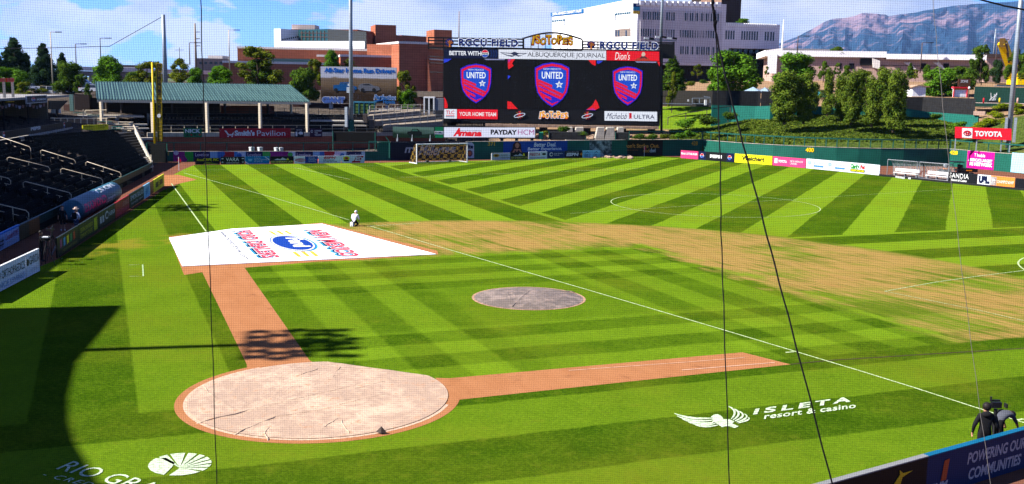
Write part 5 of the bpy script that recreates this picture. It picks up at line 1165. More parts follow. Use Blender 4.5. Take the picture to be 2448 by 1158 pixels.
# big car billboard beyond the pavilion
BD = 176; p_ = PL(gnd(767,BD), gnd(948,BD)); mt, t, b = newmat('desert_print', .6); g, x, y, z = xyz(t)
zt0 = p_.sz(850,162)[1]; zt1 = p_.sz(850,246)[1]; h = (z-zt1)/(zt0-zt1)
U_ = x*p_.u.x+y*p_.u.y
nA = noi(t, comb(t, U_*.35, z*1.1), 1.0, 6, .6)
c = mixc(t, (h*2.3-.55+(nA-.5)*.5).clamp(), (.030,.020,.014), (.155,.105,.062)); hill = (h+(nA-.5)*.16).gt(.70, .03); c = mixc(t, hill, c, (.33,.33,.37))
c = mixc(t, ((h-.56)*8).clamp()*((h*-1+.72)*8).clamp()*.8, c, (.05,.045,.045)); t.links.new(c, b.inputs['Base Color'])
o = thing('billboard', p_.P(p_.L/2,5), 'large billboard with two vehicles in a desert under blue lettering', 'billboard')
mb = MB(); p_.pbox(mb, 767,160.5,948,247.5, -.5,0); part('panel', mb, mt, o)
text_on(p_, 'All-Star Home Run Drivers', 775,163.5, 944,175, paint('1260b8'), o, off=.04, bold=.06)
for pts, m_ in (([(797,213),(797,204),(811,203),(813,197),(834,197),(838,205),(852,207),(853,214),(845,217),(800,217)], paint('155a94')), ([(814,202),(816,198.5),(832,198.5),(834,203)], paint('a8bcc8')), ([(855,212),(858,203),(866,200),(884,200),(893,205),(906,208),(909,215),(900,218),(862,218)], paint('6a6c74')), ([(865,204),(869,201.5),(882,201.5),(888,205)], paint('20242a'))):
    mb = MB(); p_.poly(mb, pts, .02, .04) if m_.name != 'x' else 0; part('printed_vehicle', mb, m_, o)
mb = MB()
for cx in (803,840,867,894): disc_px(p_, mb, cx, 215.5, 4.6, 4.2, .042, .055)
part('printed_wheel', mb, BLACK, o, kind='stuff')
text_on(p_, 'GIANT', 769,231, 825,248, paint('d0d4e0'), o, off=.05, bold=.16); text_on(p_, 'GIANT', 770,232, 824,247, paint('4a6ab0'), o, off=.09, bold=.07)
text_on(p_, 'Perfection', 893,226.5, 947,240, paint('e8ecf4'), o, off=.04, bold=.08, shear=.25); text_on(p_, 'Perfection', 894,227, 946,239, paint('1c6cb4'), o, off=.08, bold=.03, shear=.25); text_on(p_, 'Honda', 916,239.5, 945,248.5, paint('2a6aa8'), o, off=.06, bold=.05)
mb = MB(); p_.poly(mb, [(893,241),(930,237),(930,238.5),(896,243.5)], .03, .05); part('print_shape', mb, paint('1c6cb4'), o)
for x in (790,850,925): mb = MB(); p = p_.P(p_.sz(x,250)[0],0,-.6); mb.bar(p+V((0,0,4)), p+V((0,0,9)), .5); part('support_post', mb, STEEL, o)

# ------------------------------------------------------------------ light poles
def pole(name, x0, y0, x1, y1, D, r0, r1, label, cat='light pole', mat=None, lamps=None, group=None, top=None, lampmat=None):
    A_ = AT(x1, y1, D); B_ = AT(x0, y0, D) if top is None else A_+V((0,0,top-A_.z)); B_ = V((A_.x, A_.y, B_.z))
    t_ = thing(name, A_, label, cat, group); mb = MB(); mb.tube([A_-V((0,0,.5)), A_.lerp(B_,.5), B_], r0, 12, r2=r1); part('pole', mb, mat or STEEL, t_, smooth=True)
    if lamps == 'street':
        d = RT*.9*(D/200)
        mb = MB(); mb.bar(B_, B_+d*1.6, .12); part('arm', mb, mat or STEEL, t_); mb = MB(); mb.bar(B_+d*1.1, B_+d*2.4, .5, .16); part('lamp_head', mb, DRK, t_)
    return t_, A_, B_
t_, A_, B_ = pole('light_pole', 833, 0, 840, 309, 150, .30, .24, 'tall grey light pole rising out of the frame beside the car billboard', top=30)
mb = MB(); mb.tube([A_+V((0,0,-.3)), A_+V((0,0,1.3))], .42, 12); part('base_sleeve', mb, DGREEN, t_)
mb = MB(); q = AT(829,256,149.6); q2 = AT(829,304,149.6); mb.box((q2.x,q2.y,q2.z), .42, .4, q.z-q2.z); part('speaker_column', mb, STEEL, t_)
mb = MB(); q = AT(838,214,149.6); mb.box((q.x,q.y,q.z-.5), 1.0, .5, .8); mb.box((q.x,q.y,q.z+.5), .7, .4, .3); part('floodlight', mb, STEEL, t_)
pole('net_pole', 392.5, 37, 396, 210, 176, .42, .30, 'grey tapering net pole behind the pavilion roof', cat='net pole')
t_, A_, B_ = pole('light_pole', 2442, 0, 2410, 345, 141, .34, .27, 'tall grey light pole at the right edge behind the red sign', top=30)
mb = MB(); p = A_; mb.box((p.x-.45,p.y-.3,p.z+.3), .35, .6, 3.3); mb.box((p.x+.65,p.y-.3,p.z+.3), .35, .6, 3.3); part('equipment_cabinet', mb, STEEL, t_)
mb = MB(); q = AT(2416,206,140.6); mb.bar(q-RT*2.2, q+RT*2.2, .12); part('cross_arm', mb, STEEL, t_)
t_, A_, B_ = pole('light_pole', 1583, 0, 1579, 120, 168, .24, .20, 'grey light pole with floodlights in front of the white building', top=30)
for k, x in enumerate((1545,1558,1572,1588,1600,1613)):
    q = AT(x, 93-(3 if k in (2,3) else 0), 167.5); mb = MB(); mb.bar(q-RT*.35+V((0,0,.1)), q+RT*.35, .55, .28); part('floodlight', mb, DRK if k % 2 else GRY, t_)
mb = MB(); q = AT(1541,95,167.8); q2 = AT(1617,98,167.8); mb.bar(q, q2, .16); part('cross_arm', mb, STEEL, t_)
WOOD = M('wood_pole', (.20,.15,.11), .9); DBR = paint('5a4a44')
for i, (x0, y0, x1, y1, D, r, m_, l_, lab) in enumerate((
 (122,78,127,215,205,.10,CREAM,'street','tall street lamp in front of the dark pines'),
 (181,106,183,170,230,.09,DBR,'street','slim street lamp right of the dark pines'),
 (239,92,241,140,235,.09,DBR,'street','street lamp rising above the bright green tree'),
 (453,103,454,150,235,.09,DBR,'street','street lamp left of the banded utility pole'),
 (548,73,549,165,240,.10,CREAM,'street','street lamp in front of the low grey building'),
 (1907,87,1906,125,255,.10,DBR,'street','street lamp above the long low building at its left end'),
 (2031,126,2029,160,262,.09,DBR,'street','short street lamp in front of the low building'),
 (2202,103,2200,170,255,.11,DBR,'street','tall dark street lamp standing before the mountains'),
 (2213,130,2212,160,262,.09,DBR,'street','short street lamp right of the tall dark one'),
 (1975,131,1974,160,262,.07,DBR,None,'thin dark post on the low building roofline'),
 (2383,96,2379,165,250,.12,DBR,'street','dark street lamp beside the yellow crane'))):
    pole('street_lamp', x0, y0, x1, y1, D, r*1.3, r, lab, 'street lamp', m_, l_, 'street lamps beyond the outfield')
t_, A_, B_ = pole('utility_pole', 468, 57, 469, 165, 245, .30, .18, 'pale utility pole with three short cross arms', 'utility pole', WOOD)
for y in (77, 93, 110): mb = MB(); q = AT(468,y,245); mb.bar(q-RT*.3, q+RT*1.0, .16); part('cross_arm', mb, DBR, t_)
t_, A_, B_ = pole('utility_pole', 1096, 28, 1097, 95, 300, .16, .12, 'thin distant utility pole left of the scoreboard header', 'utility pole', WOOD)
t_, A_, B_ = pole('mast', 1874, 48, 1869, 130, 270, .30, .08, 'tall thin white mast beside the white building', 'mast', WHITE)
t_, A_, B_ = pole('mast', 2382, 70, 2375, 135, 300, .22, .16, 'grey slanting mast left of the yellow crane', 'mast', STEEL)
for (x, y) in ((430,114),(334,148)):
    t_, A_, B_ = pole('utility_pole', x, y, x, y+40, 400, .12, .1, 'far utility pole with a cross bar by the '+('overpass' if x == 334 else 'lamp left of the banded pole'), 'utility pole', DBR); mb = MB(); mb.bar(B_-RT*1.6-V((0,0,1)), B_+RT*1.6-V((0,0,1)), .15); part('cross_arm', mb, DBR, t_)
# net hung from the left pole: upper cable
mb = MB(); mb.tube([AT(-20,117,170), AT(120,115,172), AT(262,111,174), AT(392,38,176)], .05, 4); thing('support_cable', AT(200,113,172), 'thin dark cable sagging left from the top of the net pole', 'cable', mb=mb, mats=BLACK)

# concourse clutter between the stand and the pavilion
def quick(name, x0, y0, x1, y1, D, mat, lab, cat, th=.3, D1=None, z0=None):
    p_ = PL(gnd(x0, D), gnd(x1, D1 or D)); mb = MB(); q0, q1, za, zb = p_.rect(x0, y0, x1, y1); p_.box(mb, q0, q1, za if z0 is None else z0, zb, -th, 0); return thing(name, p_.P(0,za), lab, cat, mb=mb, mats=mat), p_
TANP = M('tan_panel', (.12,.085,.060), .9)
t_ = thing('concourse_fence', gnd(180,133,3), 'tan panel fence with cream rail behind the top seat rows', 'fence'); p_ = PL(gnd(121,131), gnd(232,136))
mb = MB(); p_.pbox(mb, 121,286,232,300, -.2,0); part('panel', mb, TANP, t_)
mb = MB(); mb.bar(p_.P(*p_.sz(121,283)), p_.P(*p_.sz(232,283))); part('top_rail', mb, CREAM, t_) if False else None
mb = MB(); mb.bar(p_.P(*p_.sz(121,282.5)), p_.P(*p_.sz(232,283.5)), .10); part('top_rail', mb, CREAM, t_)
for x in (130,145,161,178,193,208,224): mb = MB(); mb.bar(p_.P(*p_.sz(x,283)), p_.P(*p_.sz(x,299)), .11); part('post', mb, CREAM, t_)
quick('mural_panel', 178,227,214,264, 152, paint('3a2e28'), 'dark mural panel beside the left end of the pavilion', 'panel')
t_, p_ = quick('notice_column', 166,226,175,266, 148, paint('6a8a80'), 'grey-green column left of the dark mural panel', 'column')
quick('brown_wall', 152,250,167,266, 149, paint('6a4c40'), 'small brown wall panel under the porch fascia', 'wall')
for k, x in enumerate((121,128.5,136)):
    p_ = PL(gnd(x,140), gnd(x+7,140)); mb = MB(); p_.poly(mb, [(x+2,250),(x+4.5,250),(x+6,271),(x+.5,271)], -.5, 0); thing('white_panel_sign', p_.P(0,4), ('left','middle','right')[k]+' slanted white panel at the end of the porch', 'panel', 'white slanted panels', mb=mb, mats=WHITE)
g_ = 'picnic tables on the concourse'
for k, (x, y, D, lab) in enumerate(((192,270,146,'picnic table left of the pavilion, farthest left'),(203,273,144,'picnic table beside the umbrella post'),(226,275,143,'green picnic table at the left pavilion post'),(268,276,144,'green picnic table under the left end of the roof'),(250,291,139,'lower picnic table behind the yellow banner'),(300,292,139,'lower picnic table right of the yellow banner'),(285,303,136,'picnic table just above the last seats'),(312,303,136,'picnic table near the end wall of the stand'))):
    p = AT(x, y, D); t_ = thing('picnic_table', p-V((0,0,.75)), lab, 'table', g_); a = yw_ = math.atan2(RT.y, RT.x); mb = MB(); mb.box((p.x,p.y,p.z-.05), 1.9, .8, .06, a); part('table_top', mb, CREAM if k % 2 else DGREEN, t_)
    for sgn in (-1,1):
        q = p+FW*sgn*.75; mb = MB(); mb.box((q.x,q.y,p.z-.32), 1.9, .3, .05, a); part('bench', mb, CREAM if k % 2 else DGREEN, t_)
        q = p+RT*sgn*.7; mb = MB(); mb.box((q.x,q.y,p.z-.75), .08, 1.3, .7, a); part('leg', mb, STEEL, t_)
mb = MB(); p_ = PL(gnd(120,141), gnd(350,146)); p_.pbox(mb, 186,277,345,281, -4,0); p_.pbox(mb, 215,293.5,345,297, 4.0,5.0); p_.pbox(mb, 255,301,345,303.5, 6.5,7.5); p_.pbox(mb, 290,318,345,322.5, 12,13); thing('concourse_slab', p_.P(0,4), 'sunlit tan concrete ledges between the stand and the pavilion', 'ledge', mb=mb, mats=CONC, kind='stuff')
p_ = PL(gnd(200,140), gnd(345,137)); t_ = thing('concourse_rail', p_.P(2,3.5), 'cream pipe rails stepping down to the end wall of the stand', 'rail')
for (xa, ya, xb, yb) in ((199,262,199,300),(204,264,255,263),(204,264,203,275),(230,305,343,316),(230,311,343,322),(285,305,286,323),(318,309,319,324),(222,283,257,283),(223,284,224,298),(254,284,255,298)): mb = MB(); mb.bar(p_.P(*p_.sz(xa,ya)), p_.P(*p_.sz(xb,yb)), .08); part('pipe', mb, CREAM, t_)
# ------------------------------------------------------------------ mountains
def ridge_y(x):
    return interp([(1400,172),(1700,160),(1860,103),(1900,88),(1960,55),(2000,47),(2030,42),(2050,35),(2080,37),(2096,38),(2104,36),(2112,42),(2150,34),(2200,28),(2240,22),(2300,14),(2350,10),(2448,8),(2600,4),(2900,26),(3300,80),(3600,150)], x)
MD = 14000.0
mb = MB(); nx, ny = 230, 60; x0_, x1_ = 1420, 3500
for i in range(nx):
    px = x0_+(x1_-x0_)*i/(nx-1); top = zat(px, ridge_y(px), MD); base = gnd(px, 1, 0)
    d = (gnd(px, 1000)-V((CAM.x, CAM.y, 0))); d = V((d.x, d.y, 0))/1000
    for j in range(ny):
        q = j/(ny-1); dist = MD-5200*(1-q)**1.15
        z = top*(q**1.25)
        nz = mnoise.fractal(V((px*.012, q*2.6, 1.7)), 1.0, 2.1, 6)
        rg = 1-abs(mnoise.noise(V((px*.021+.6*q, q*1.1, 5.2))))*2
        z += top*(.16*nz+.13*rg)*math.sin(math.pi*min(1, q*.97))*(1-q*.25)
        dist += 700*mnoise.fractal(V((px*.016, q*3.1, 8.1)), 1.0, 2.0, 5)*(1-q*.6)
        p = V((CAM.x, CAM.y, 0))+d*dist; mb.v.append((p.x, p.y, max(z, -5)))
    p = V((CAM.x, CAM.y, 0))+d*(MD+1500); mb.v.append((p.x, p.y, top*.6))
st_ = ny+1
for i in range(nx-1):
    for j in range(ny): mb.f.append((i*st_+j, (i+1)*st_+j, (i+1)*st_+j+1, i*st_+j+1)); mb.mi.append(0)
mt, t, b = newmat('mountain_rock_haze_tint', 1.0); g, x, y, z = xyz(t); P = g.outputs['Position']
nA = noi(t, comb(t, x*.0011, y*.0011, z*.0022), 1.0, 9, .68); nB = noi(t, comb(t, x*.0034, y*.0034, z*.0040), 1.0, 7, .7)
hz = z/1150.0
rk = ((nA*.75+nB*.55+(hz-.52)*.28-(hz-.85).max(0)*.9-.66)*9).clamp()
lowr = ((nB-.55)*8).clamp()*hz.lt(.45, .2)*.55
c = mixc(t, rk.max(lowr), (.008,.022,.042), (.150,.096,.108))  # dark slopes made bluer, distance haze put into the colour
t.links.new(c, b.inputs['Base Color']); bumpn(t, b, nB, .8, 60)
struct('mountains', mb, mt, smooth=False)
# air between the stadium and the mountains is built at the end as the closed box "haze"

# ------------------------------------------------------------------ buildings
GLASS = M('dark_window_glass', (.010,.014,.018), .15, spec=.5, var=.05)
TGLASS = M('teal_window_glass', (.010,.040,.045), .2, spec=.5)
def facade_box(o, name, pl, q0, q1, z0, z1, depth, mat, label=None):
    mb = MB(); pl.box(mb, q0, q1, z0, z1, -depth, 0); return part(name, mb, mat, o, label)
def windows(o, pl, xs, y0, y1, w_, mat, name='window', slope=0.0, xr=None):
    for x in xs:
        yy = slope*(x-xs[0]); mb = MB(); pl.pbox(mb, x-w_/2, y0+yy, x+w_/2, y1+yy, -.02, .03); part(name, mb, mat, o)
# -- red brick building
o = thing('brick_building', gnd(800,290,8), 'large red brick building with stepped flat roofs behind the pavilion', 'building')
def blk(px0, D0, px1, D1, ytop0, ytop1, depth, mat, z0=5, name='brick_wall', cap=None, off=0):
    p_ = PL(gnd(px0, D0), gnd(px1, D1)); za, zb = zat(px0, ytop0, D0), zat(px1, ytop1, D1); z_ = (za+zb)/2
    mb = MB(); p_.box(mb, 0, p_.L, z0, z_, -depth, 0); part(name, mb, mat, o)
    if cap is not None: mb = MB(); p_.box(mb, -.15, p_.L+.15, z_, z_+.55, -depth-.15, .18); part('parapet_cap', mb, cap, o)
    return p_, z_
PALE = M('pale_coping', (.50,.46,.42), .8)
p1, z1 = blk(536,270,780,275, 151.5,155, 20, BRICKF, cap=PALE)
p2, z2 = blk(571,292,884,297, 119,121, 24, BRICKF, cap=PALE)
mb = MB(); p2.pbox(mb, 640,141,762,152, -.1,.12); part('window_band', mb, TGLASS, o)
mb = MB(); p2.pbox(mb, 592,114,611,127, .0,.4); part('wall_sign', mb, PALE, o)
text_on(p2, 'CNM', 594,117,609,124, DBR, o, off=.45, bold=.05)
p3, z3 = blk(815,276,1030,281, 137,140, 24, BRICKF, cap=PALE)
p3b, z3b = blk(760,283,816,284, 137,137, 20, BRICKF, cap=PALE)
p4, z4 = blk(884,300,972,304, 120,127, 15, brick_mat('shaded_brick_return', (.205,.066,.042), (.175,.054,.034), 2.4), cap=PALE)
p5, z5 = blk(954,272,1023,275, 106,107, 22, BRICKF, cap=PALE)
mb = MB(); q0 = gnd(1023,275); q1 = gnd(1062,285); pr = PL(q0, q1); pr.box(mb, 0, pr.L, 5, z5, -18, 0); part('brick_wall', mb, BRICKF, o)
for y in (116,135,150,172): mb = MB(); pr.pbox(mb, 1025,y,1061,y+2.2, 0,.25); part('brick_ledge', mb, DBR, o)
mb = MB(); pr.pbox(mb, 1026,141.5,1061,144.5, .0,.3); part('brick_ledge', mb, PALE, o)
mb = MB(); 
b0, b1 = AT(1023,140,275), gnd(1031,262,5); pp_ = PL(gnd(1022,273), gnd(1034,273)); mb.prism([pp_.P(0,5), pp_.P(pp_.L,5), pp_.P(0,zat(1023,140,273))], pp_.n*-9); part('battered_buttress', mb, BRICKF, o)
# barrel vault
A_, B_ = AT(668,117,303), AT(872,117,307); ex = (B_-A_); ex.z = 0; exn = ex.normalized(); nb = V((-exn.y, exn.x, 0)); 
if nb.dot(FW) < 0: nb = -nb
mb = MB(); NV = 10; rv = 6.5; hh = zat(770,97,305)-zat(770,117,305)
prof = [(rv*(1-math.cos(math.pi*k/NV)), hh*math.sin(math.pi*k/NV)) for k in range(NV+1)]
vs = [A_+nb*a+V((0,0,c_)) for a, c_ in prof]+[B_+nb*a+V((0,0,c_)) for a, c_ in prof]
mb.add(vs, [(k, k+1, NV+2+k, NV+1+k) for k in range(NV)]+[tuple(range(NV+1)), tuple(range(NV+1, 2*NV+2))]); part('barrel_vault', mb, WHITES, o)
mb = MB(); pe_ = [B_+exn*.1+nb*a*.86+nb*.9+V((0,0,c_*.82)) for a, c_ in prof]; mb.prism(pe_, exn*.15); part('vault_window', mb, TGLASS, o)
# white rear block with glass
o = thing('white_building', gnd(760,340,8), 'white block with a teal glass front rising above the barrel vault', 'building')
p_, z_ = blk(674,345,716,352, 74,70, 3, WHITES, name='white_wall'); mb = MB(); q0, q1 = gnd(716,350), gnd(785,342); pg = PL(q0, q1); pg.box(mb, 0, pg.L, 5, zat(750,72,346), -18, 0); part('glass_wall', mb, TGLASS, o)
for x in range(722, 784, 9): mb = MB(); mb.bar(pg.P(*pg.sz(x,74), .05), pg.P(*pg.sz(x,97), .05), .25); part('mullion', mb, DBR, o)
for y in (79, 88): mb = MB(); mb.bar(pg.P(*pg.sz(718,y), .05), pg.P(*pg.sz(784,y+1), .05), .2); part('mullion', mb, DBR, o)
for k in range(8): mb = MB(); p_.pbox(mb, 675+k*5, 93-k*.9, 677.5+k*5, 97-k*.9, .0,.06); part('window', mb, GLASS, o)
mb = MB(); q0, q1 = gnd(700,352), gnd(755,352); pg = PL(q0, q1); pg.box(mb, 0, pg.L, zat(727,72,352), zat(727,61,352), -8, 0); part('roof_screen', mb, paint('e0c8bc'), o)
# far brick block with windows
o = thing('brick_building', gnd(900,360,8), 'darker brick building with rows of narrow windows left of the scoreboard header', 'building')
BD2 = brick_mat('far_dark_brick', (.17,.060,.042), (.15,.050,.036), 2.4)
p_, z_ = blk(782,366,856,362, 76,77, 25, BD2); windows(o, p_, [793,801,808,815,823,831,838,844], 88,97, 3, GLASS)
p_, z_ = blk(856,362,960,405, 76,84, 25, BD2); windows(o, p_, [864+k*5.2 for k in range(17)], 92,101, 2.2, GLASS, slope=.05)
p_, z_ = blk(960,405,1062,420, 85,92, 25, BD2); windows(o, p_, [966+k*6 for k in range(12)], 97,104, 2.6, GLASS, slope=.05)
p_, z_ = blk(898,372,947,374, 61.5,62, 12, BRICKF, z0=18, name='stair_tower'); p_, z_ = blk(1037,372,1079,374, 72.5,74, 12, BRICKF, z0=18, name='stair_tower')
o = thing('low_building', gnd(500,330,8), 'small grey flat-roofed building between the banded utility pole and brick building', 'building')
p_, z_ = blk(470,330,545,332, 140,141, 14, M('grey_concrete_wall', (.16,.13,.12), .9), name='wall'); windows(o, p_, [480,492,504,516,528], 148,154, 7, GLASS)
p_, z_ = blk(500,338,535,338, 133.5,134, 8, PALE, name='penthouse')
o = thing('low_building', gnd(340,340,8), 'low white building with a dark roof right of the bright green tree', 'building')
p_, z_ = blk(288,345,345,346, 156,156.5, 14, DBR, name='roof_fascia'); mb = MB(); p_.pbox(mb, 290,161,343,170, .02,.2); part('wall', mb, PALE, o)
# overpass
o = thing('overpass', gnd(350,300,8), 'long pale concrete overpass crossing behind the left-field trees', 'overpass')
A_, B_ = AT(180,164,300), AT(720,181,330); mb = MB(); mb.bar(A_, B_, 8, 1.1); part('deck', mb, PALE, o); mb = MB(); mb.bar(A_+V((0,0,-1.4)), B_+V((0,0,-1.4)), 7, 1.4); part('girder', mb, paint('8a8078'), o)
for k in range(7): p = A_.lerp(B_, (k+.5)/7); mb = MB(); mb.bar(V((p.x,p.y,4)), p+V((0,0,-2)), 1.6); part('pier', mb, CONC, o)
# white college building
o = thing('college_building', gnd(1600,315,13), 'large white and grey concrete college building with rows of tall narrow windows', 'building')
cL, cM, cR = gnd(1318,392,14), gnd(1519,312,14), gnd(1729,320,14)
pw = PL(cL, cM); pg_ = PL(cM, cR)
GREYF = M('ribbed_grey_concrete', (.44,.415,.44), .9, var=.08, scale=.3)
ztop = zat(1519,4,312)
mb = MB(); base = 12
zl0, zl1 = zat(1318,38,392), zat(1510,-2,314)
mb.prism([pw.P(0,base), pw.P(pw.L,base), pw.P(pw.L,(zl1)), pw.P(0,(zl0+zl1)/2)], pw.n*-.7); part('white_wall', mb, WHITES, o)
mb = MB(); pg_.box(mb, .8, pg_.L, zat(1620,158,328), ztop, -30, 0); part('ribbed_wall', mb, GREYF, o)
mb = MB(); pg_.box(mb, 2, pg_.L, 12, zat(1620,158,328)-.02, -28, -4); part('ground_floor_void', mb, BLACK, o)
# corner banner
for (ya, yb, h) in ((8,17,'123a78'),(17,26,'2a9ac8'),(26,34,'e8c040')): mb = MB(); pg_.pbox(mb, 1513,ya,1529,yb, .05,.2); part('corner_banner', mb, paint(h), o)
text_on(pg_, 'CEC', 1520,9.5,1528,15, LWH, o, off=.25, bold=.05)
mb = MB(); pw.poly(mb, [(1318,31),(1396,21.5),(1396,31.5),(1318,40)], .02, .25); part('sign_band', mb, paint('1565a8'), o)
q0, z_0 = pw.sz(1322,36); q1, z_1 = pw.sz(1392,27)
vs, fs = text_mesh('CENTRAL NEW MEXICO COMMUNITY COLLEGE', .03, 0, 1.0); xs = [v[0] for v in vs]; ys = [v[1] for v in vs]; mb = MB()
mb.add([pw.P(q0+(q1-q0)*(v[0]-min(xs))/(max(xs)-min(xs)), z_0+(z_1-z_0)*(v[0]-min(xs))/(max(xs)-min(xs))-.3+1.0*(v[1]-min(ys))/(max(ys)-min(ys)), .32) for v in vs], fs); part('lettering', mb, WHITE, o)
def wp(pts, mat, nm='window', o0=.0, o1=.08): mb = MB(); pw.poly(mb, pts, o0, o1); part(nm, mb, mat, o)
for k in range(6): x = 1320.5+k*5; wp([(x,49-k*.55),(x+4,48.6-k*.55),(x+4,53-k*.55),(x,53.4-k*.55)], TGLASS)
wp([(1349.5,46),(1351.5,45.8),(1351.5,62),(1349.5,62.4)], GLASS)
for k in range(7): x = 1472+k*5.3; wp([(x,32-k*.55),(x+4.3,31.6-k*.55),(x+4.3,36.5-k*.55),(x,37-k*.55)], TGLASS)
wp([(1470,33),(1472,32.8),(1472,50),(1470,50.4)], GLASS)
wp([(1470,71),(1508,67.5),(1508,87),(1470,88.5)], paint('8a7a70'), 'loggia'); 
for x in (1472,1478,1496): wp([(x,73),(x+3.5,72.7),(x+3.5,87),(x,87.2)], GLASS, 'loggia_opening', .09, .15)
# ribs and windows of the long facade, storey by storey
def at_edge(x): return pg_.sz(x, 60)[0]
def row(xs, ya, yb, w_, sl): 
    for x in xs:
        q, _ = pg_.sz(x, ya); mb = MB(); d = sl*(x-1530); pg_.pbox(mb, x-w_/2, ya+d, x+w_/2, yb+d, -.02, .10); part('window', mb, GLASS, o)
row([1541,1552,1564,1574,1597,1609,1640,1653,1666,1678,1690,1703,1714], 28, 47, 8, .028)
row([1532+6.0*k for k in range(14)]+[1626+6.1*k for k in range(15)], 69, 87, 3.4, .03)
row([1630,1642,1655,1668,1680,1692,1705,1716], 108, 127, 8, .03)
for k in range(36):
    x = 1530+k*5.55; d = .03*(x-1530); mb = MB(); mb.bar(pg_.P(*pg_.sz(x, 22+d), .25), pg_.P(*pg_.sz(x, 150+d*.5), .08), .16, .16); part('facade_rib', mb, GREYF, o)
for k in range(15):
    x = 1534+k*13.2; d = .02*(x-1530); mb = MB(); pg_.pbox(mb, x-5, 2+d, x+4, 13+d, -1.4, .45); part('parapet_fin', mb, WHITES, o)
# lower wing
wl, wr_ = gnd(1727,320.5,14), gnd(1858,326,14); p2_ = PL(wl, wr_)
mb = MB(); p2_.box(mb, 0, p2_.L, zat(1790,118,327), zat(1790,60,327), -26, 0); part('ribbed_wall', mb, GREYF, o)
mb = MB(); p2_.box(mb, 0, p2_.L-3, 12, zat(1790,118,327)-.02, -24, -3); part('ground_floor_void', mb, BLACK, o)
for k in range(26):
    x = 1731+k*5; mb = MB(); p2_.pbox(mb, x-1.2, 54+(x-1731)*.035, x+1.2, 62+(x-1731)*.035, -1.2, .2); part('parapet_fin', mb, WHITES, o)
for xs in ([1730,1736,1742,1748,1754],[1774+6*k for k in range(7)],[1830,1836,1843,1849]):
    for x in xs: mb = MB(); d = .035*(x-1730); p2_.pbox(mb, x-1.6, 73+d, x+1.6, 94+d, -.02, .06); part('window', mb, GLASS, o)
for x in (1730,1742,1755,1768,1780,1793,1806,1820): mb = MB(); p2_.pbox(mb, x-4, 114, x+4, 130, -2.9, -2.7); part('window', mb, GLASS, o)
for x in (1852,1735): mb = MB(); q = p2_.sz(x,120)[0]; p2_.box(mb, q-1, q+1, 12, zat(1790,118,327), -3, 0); part('column', mb, GREYF, o)
# dark brown tower; sun and shade put into its two face colours
o = thing('tower_building', gnd(1725,360,14), 'dark brown tower with one lit orange-brown face behind the college building', 'building')
q0, q1 = gnd(1664,362), gnd(1712,357); pt1 = PL(q0, q1); mb = MB(); pt1.box(mb, 0, pt1.L, 12, zat(1690,-30,360), -14, 0); part('lit_wall', mb, M('brown_panel_lit_tone', (.20,.12,.085), .9), o)
q1b = gnd(1758,366); pt2 = PL(q1, q1b); mb = MB(); pt2.box(mb, 0.03, pt2.L, 12, zat(1735,-30,360), -12, .0); part('shaded_wall', mb, M('brown_panel_shade_tone', (.030,.022,.020), .9), o)
# parking deck and long low building on the right
o = thing('parking_deck', gnd(1900,300,14), 'grey parking deck with dark openings right of the college building', 'parking deck')
p_, z_ = blk(1858,300,1973,300, 116,119, 20, M('deck_concrete', (.26,.24,.25), .9), z0=12, name='deck')
for x0__, x1__ in ((1858,1884),(1888,1910),(1914,1922)): mb = MB(); p_.pbox(mb, x0__, 121, x1__, 128, .02, .1); part('opening', mb, DBR, o)
o = thing('low_building', gnd(2100,262,14), 'long low pinkish building with a white flat roof below the mountains', 'building')
PINKB = M('pink_block_wall', (.30,.20,.165), .9, var=.08, scale=.4)
p_, z_ = blk(1838,266,2102,262, 135,140, 26, PINKB, z0=12, name='block_wall'); p2q, z2q = blk(2102,262,2330,258, 141,147, 26, PINKB, z0=12, name='block_wall')
mb = MB(); p_.box(mb, -2, p_.L+.3, z_+.02, z_+1.5, -27, .9); part('flat_roof', mb, M('white_roof', (.60,.58,.58), .8), o); mb = MB(); p2q.box(mb, .4, p2q.L+1, z2q+.02, z2q+1.3, -26, 1.2); part('flat_roof', mb, MATS['white_roof'], o)
mb = MB(); p_.pbox(mb, 1834,130,1856,176, .9, 1.2); part('white_end_wall', mb, WHITES, o)
mb = MB(); p_.pbox(mb, 2056,140,2084,157, .0, .3); part('dark_entrance', mb, BLACK, o); mb = MB(); p_.poly(mb, [(2084,140),(2102,146),(2102,166),(2086,162)], .0, 1.0); part('entrance_wing', mb, PALE, o)
for x0__, x1__ in ((2007,2012),(2030,2042),(2200,2214),(2255,2268)): mb = MB(); pq_ = p_ if x0__ < 2100 else p2q; pq_.pbox(mb, x0__, 152, x1__, 166, .0, .15); part('doorway', mb, DRK, o)
for x in (2160,2230): mb = MB(); p2q.poly(mb, [(x,150),(x+16,150),(x+30,166),(x+24,166)], .0, .3); part('sloping_brace', mb, PALE, o)
mb = MB(); p2q.pbox(mb, 2102,157.5,2330,159, .0, .12); part('string_course', mb, DBR, o)
o = thing('low_building', gnd(2400,300,14), 'dark-roofed low pink building behind the yellow crane', 'building')
p_, z_ = blk(2345,300,2500,300, 138,141, 20, PINKB, z0=12, name='block_wall'); mb = MB(); p_.box(mb, -1, p_.L+1, z_+.02, z_+1.0, -21, .6); part('flat_roof', mb, DBR, o)
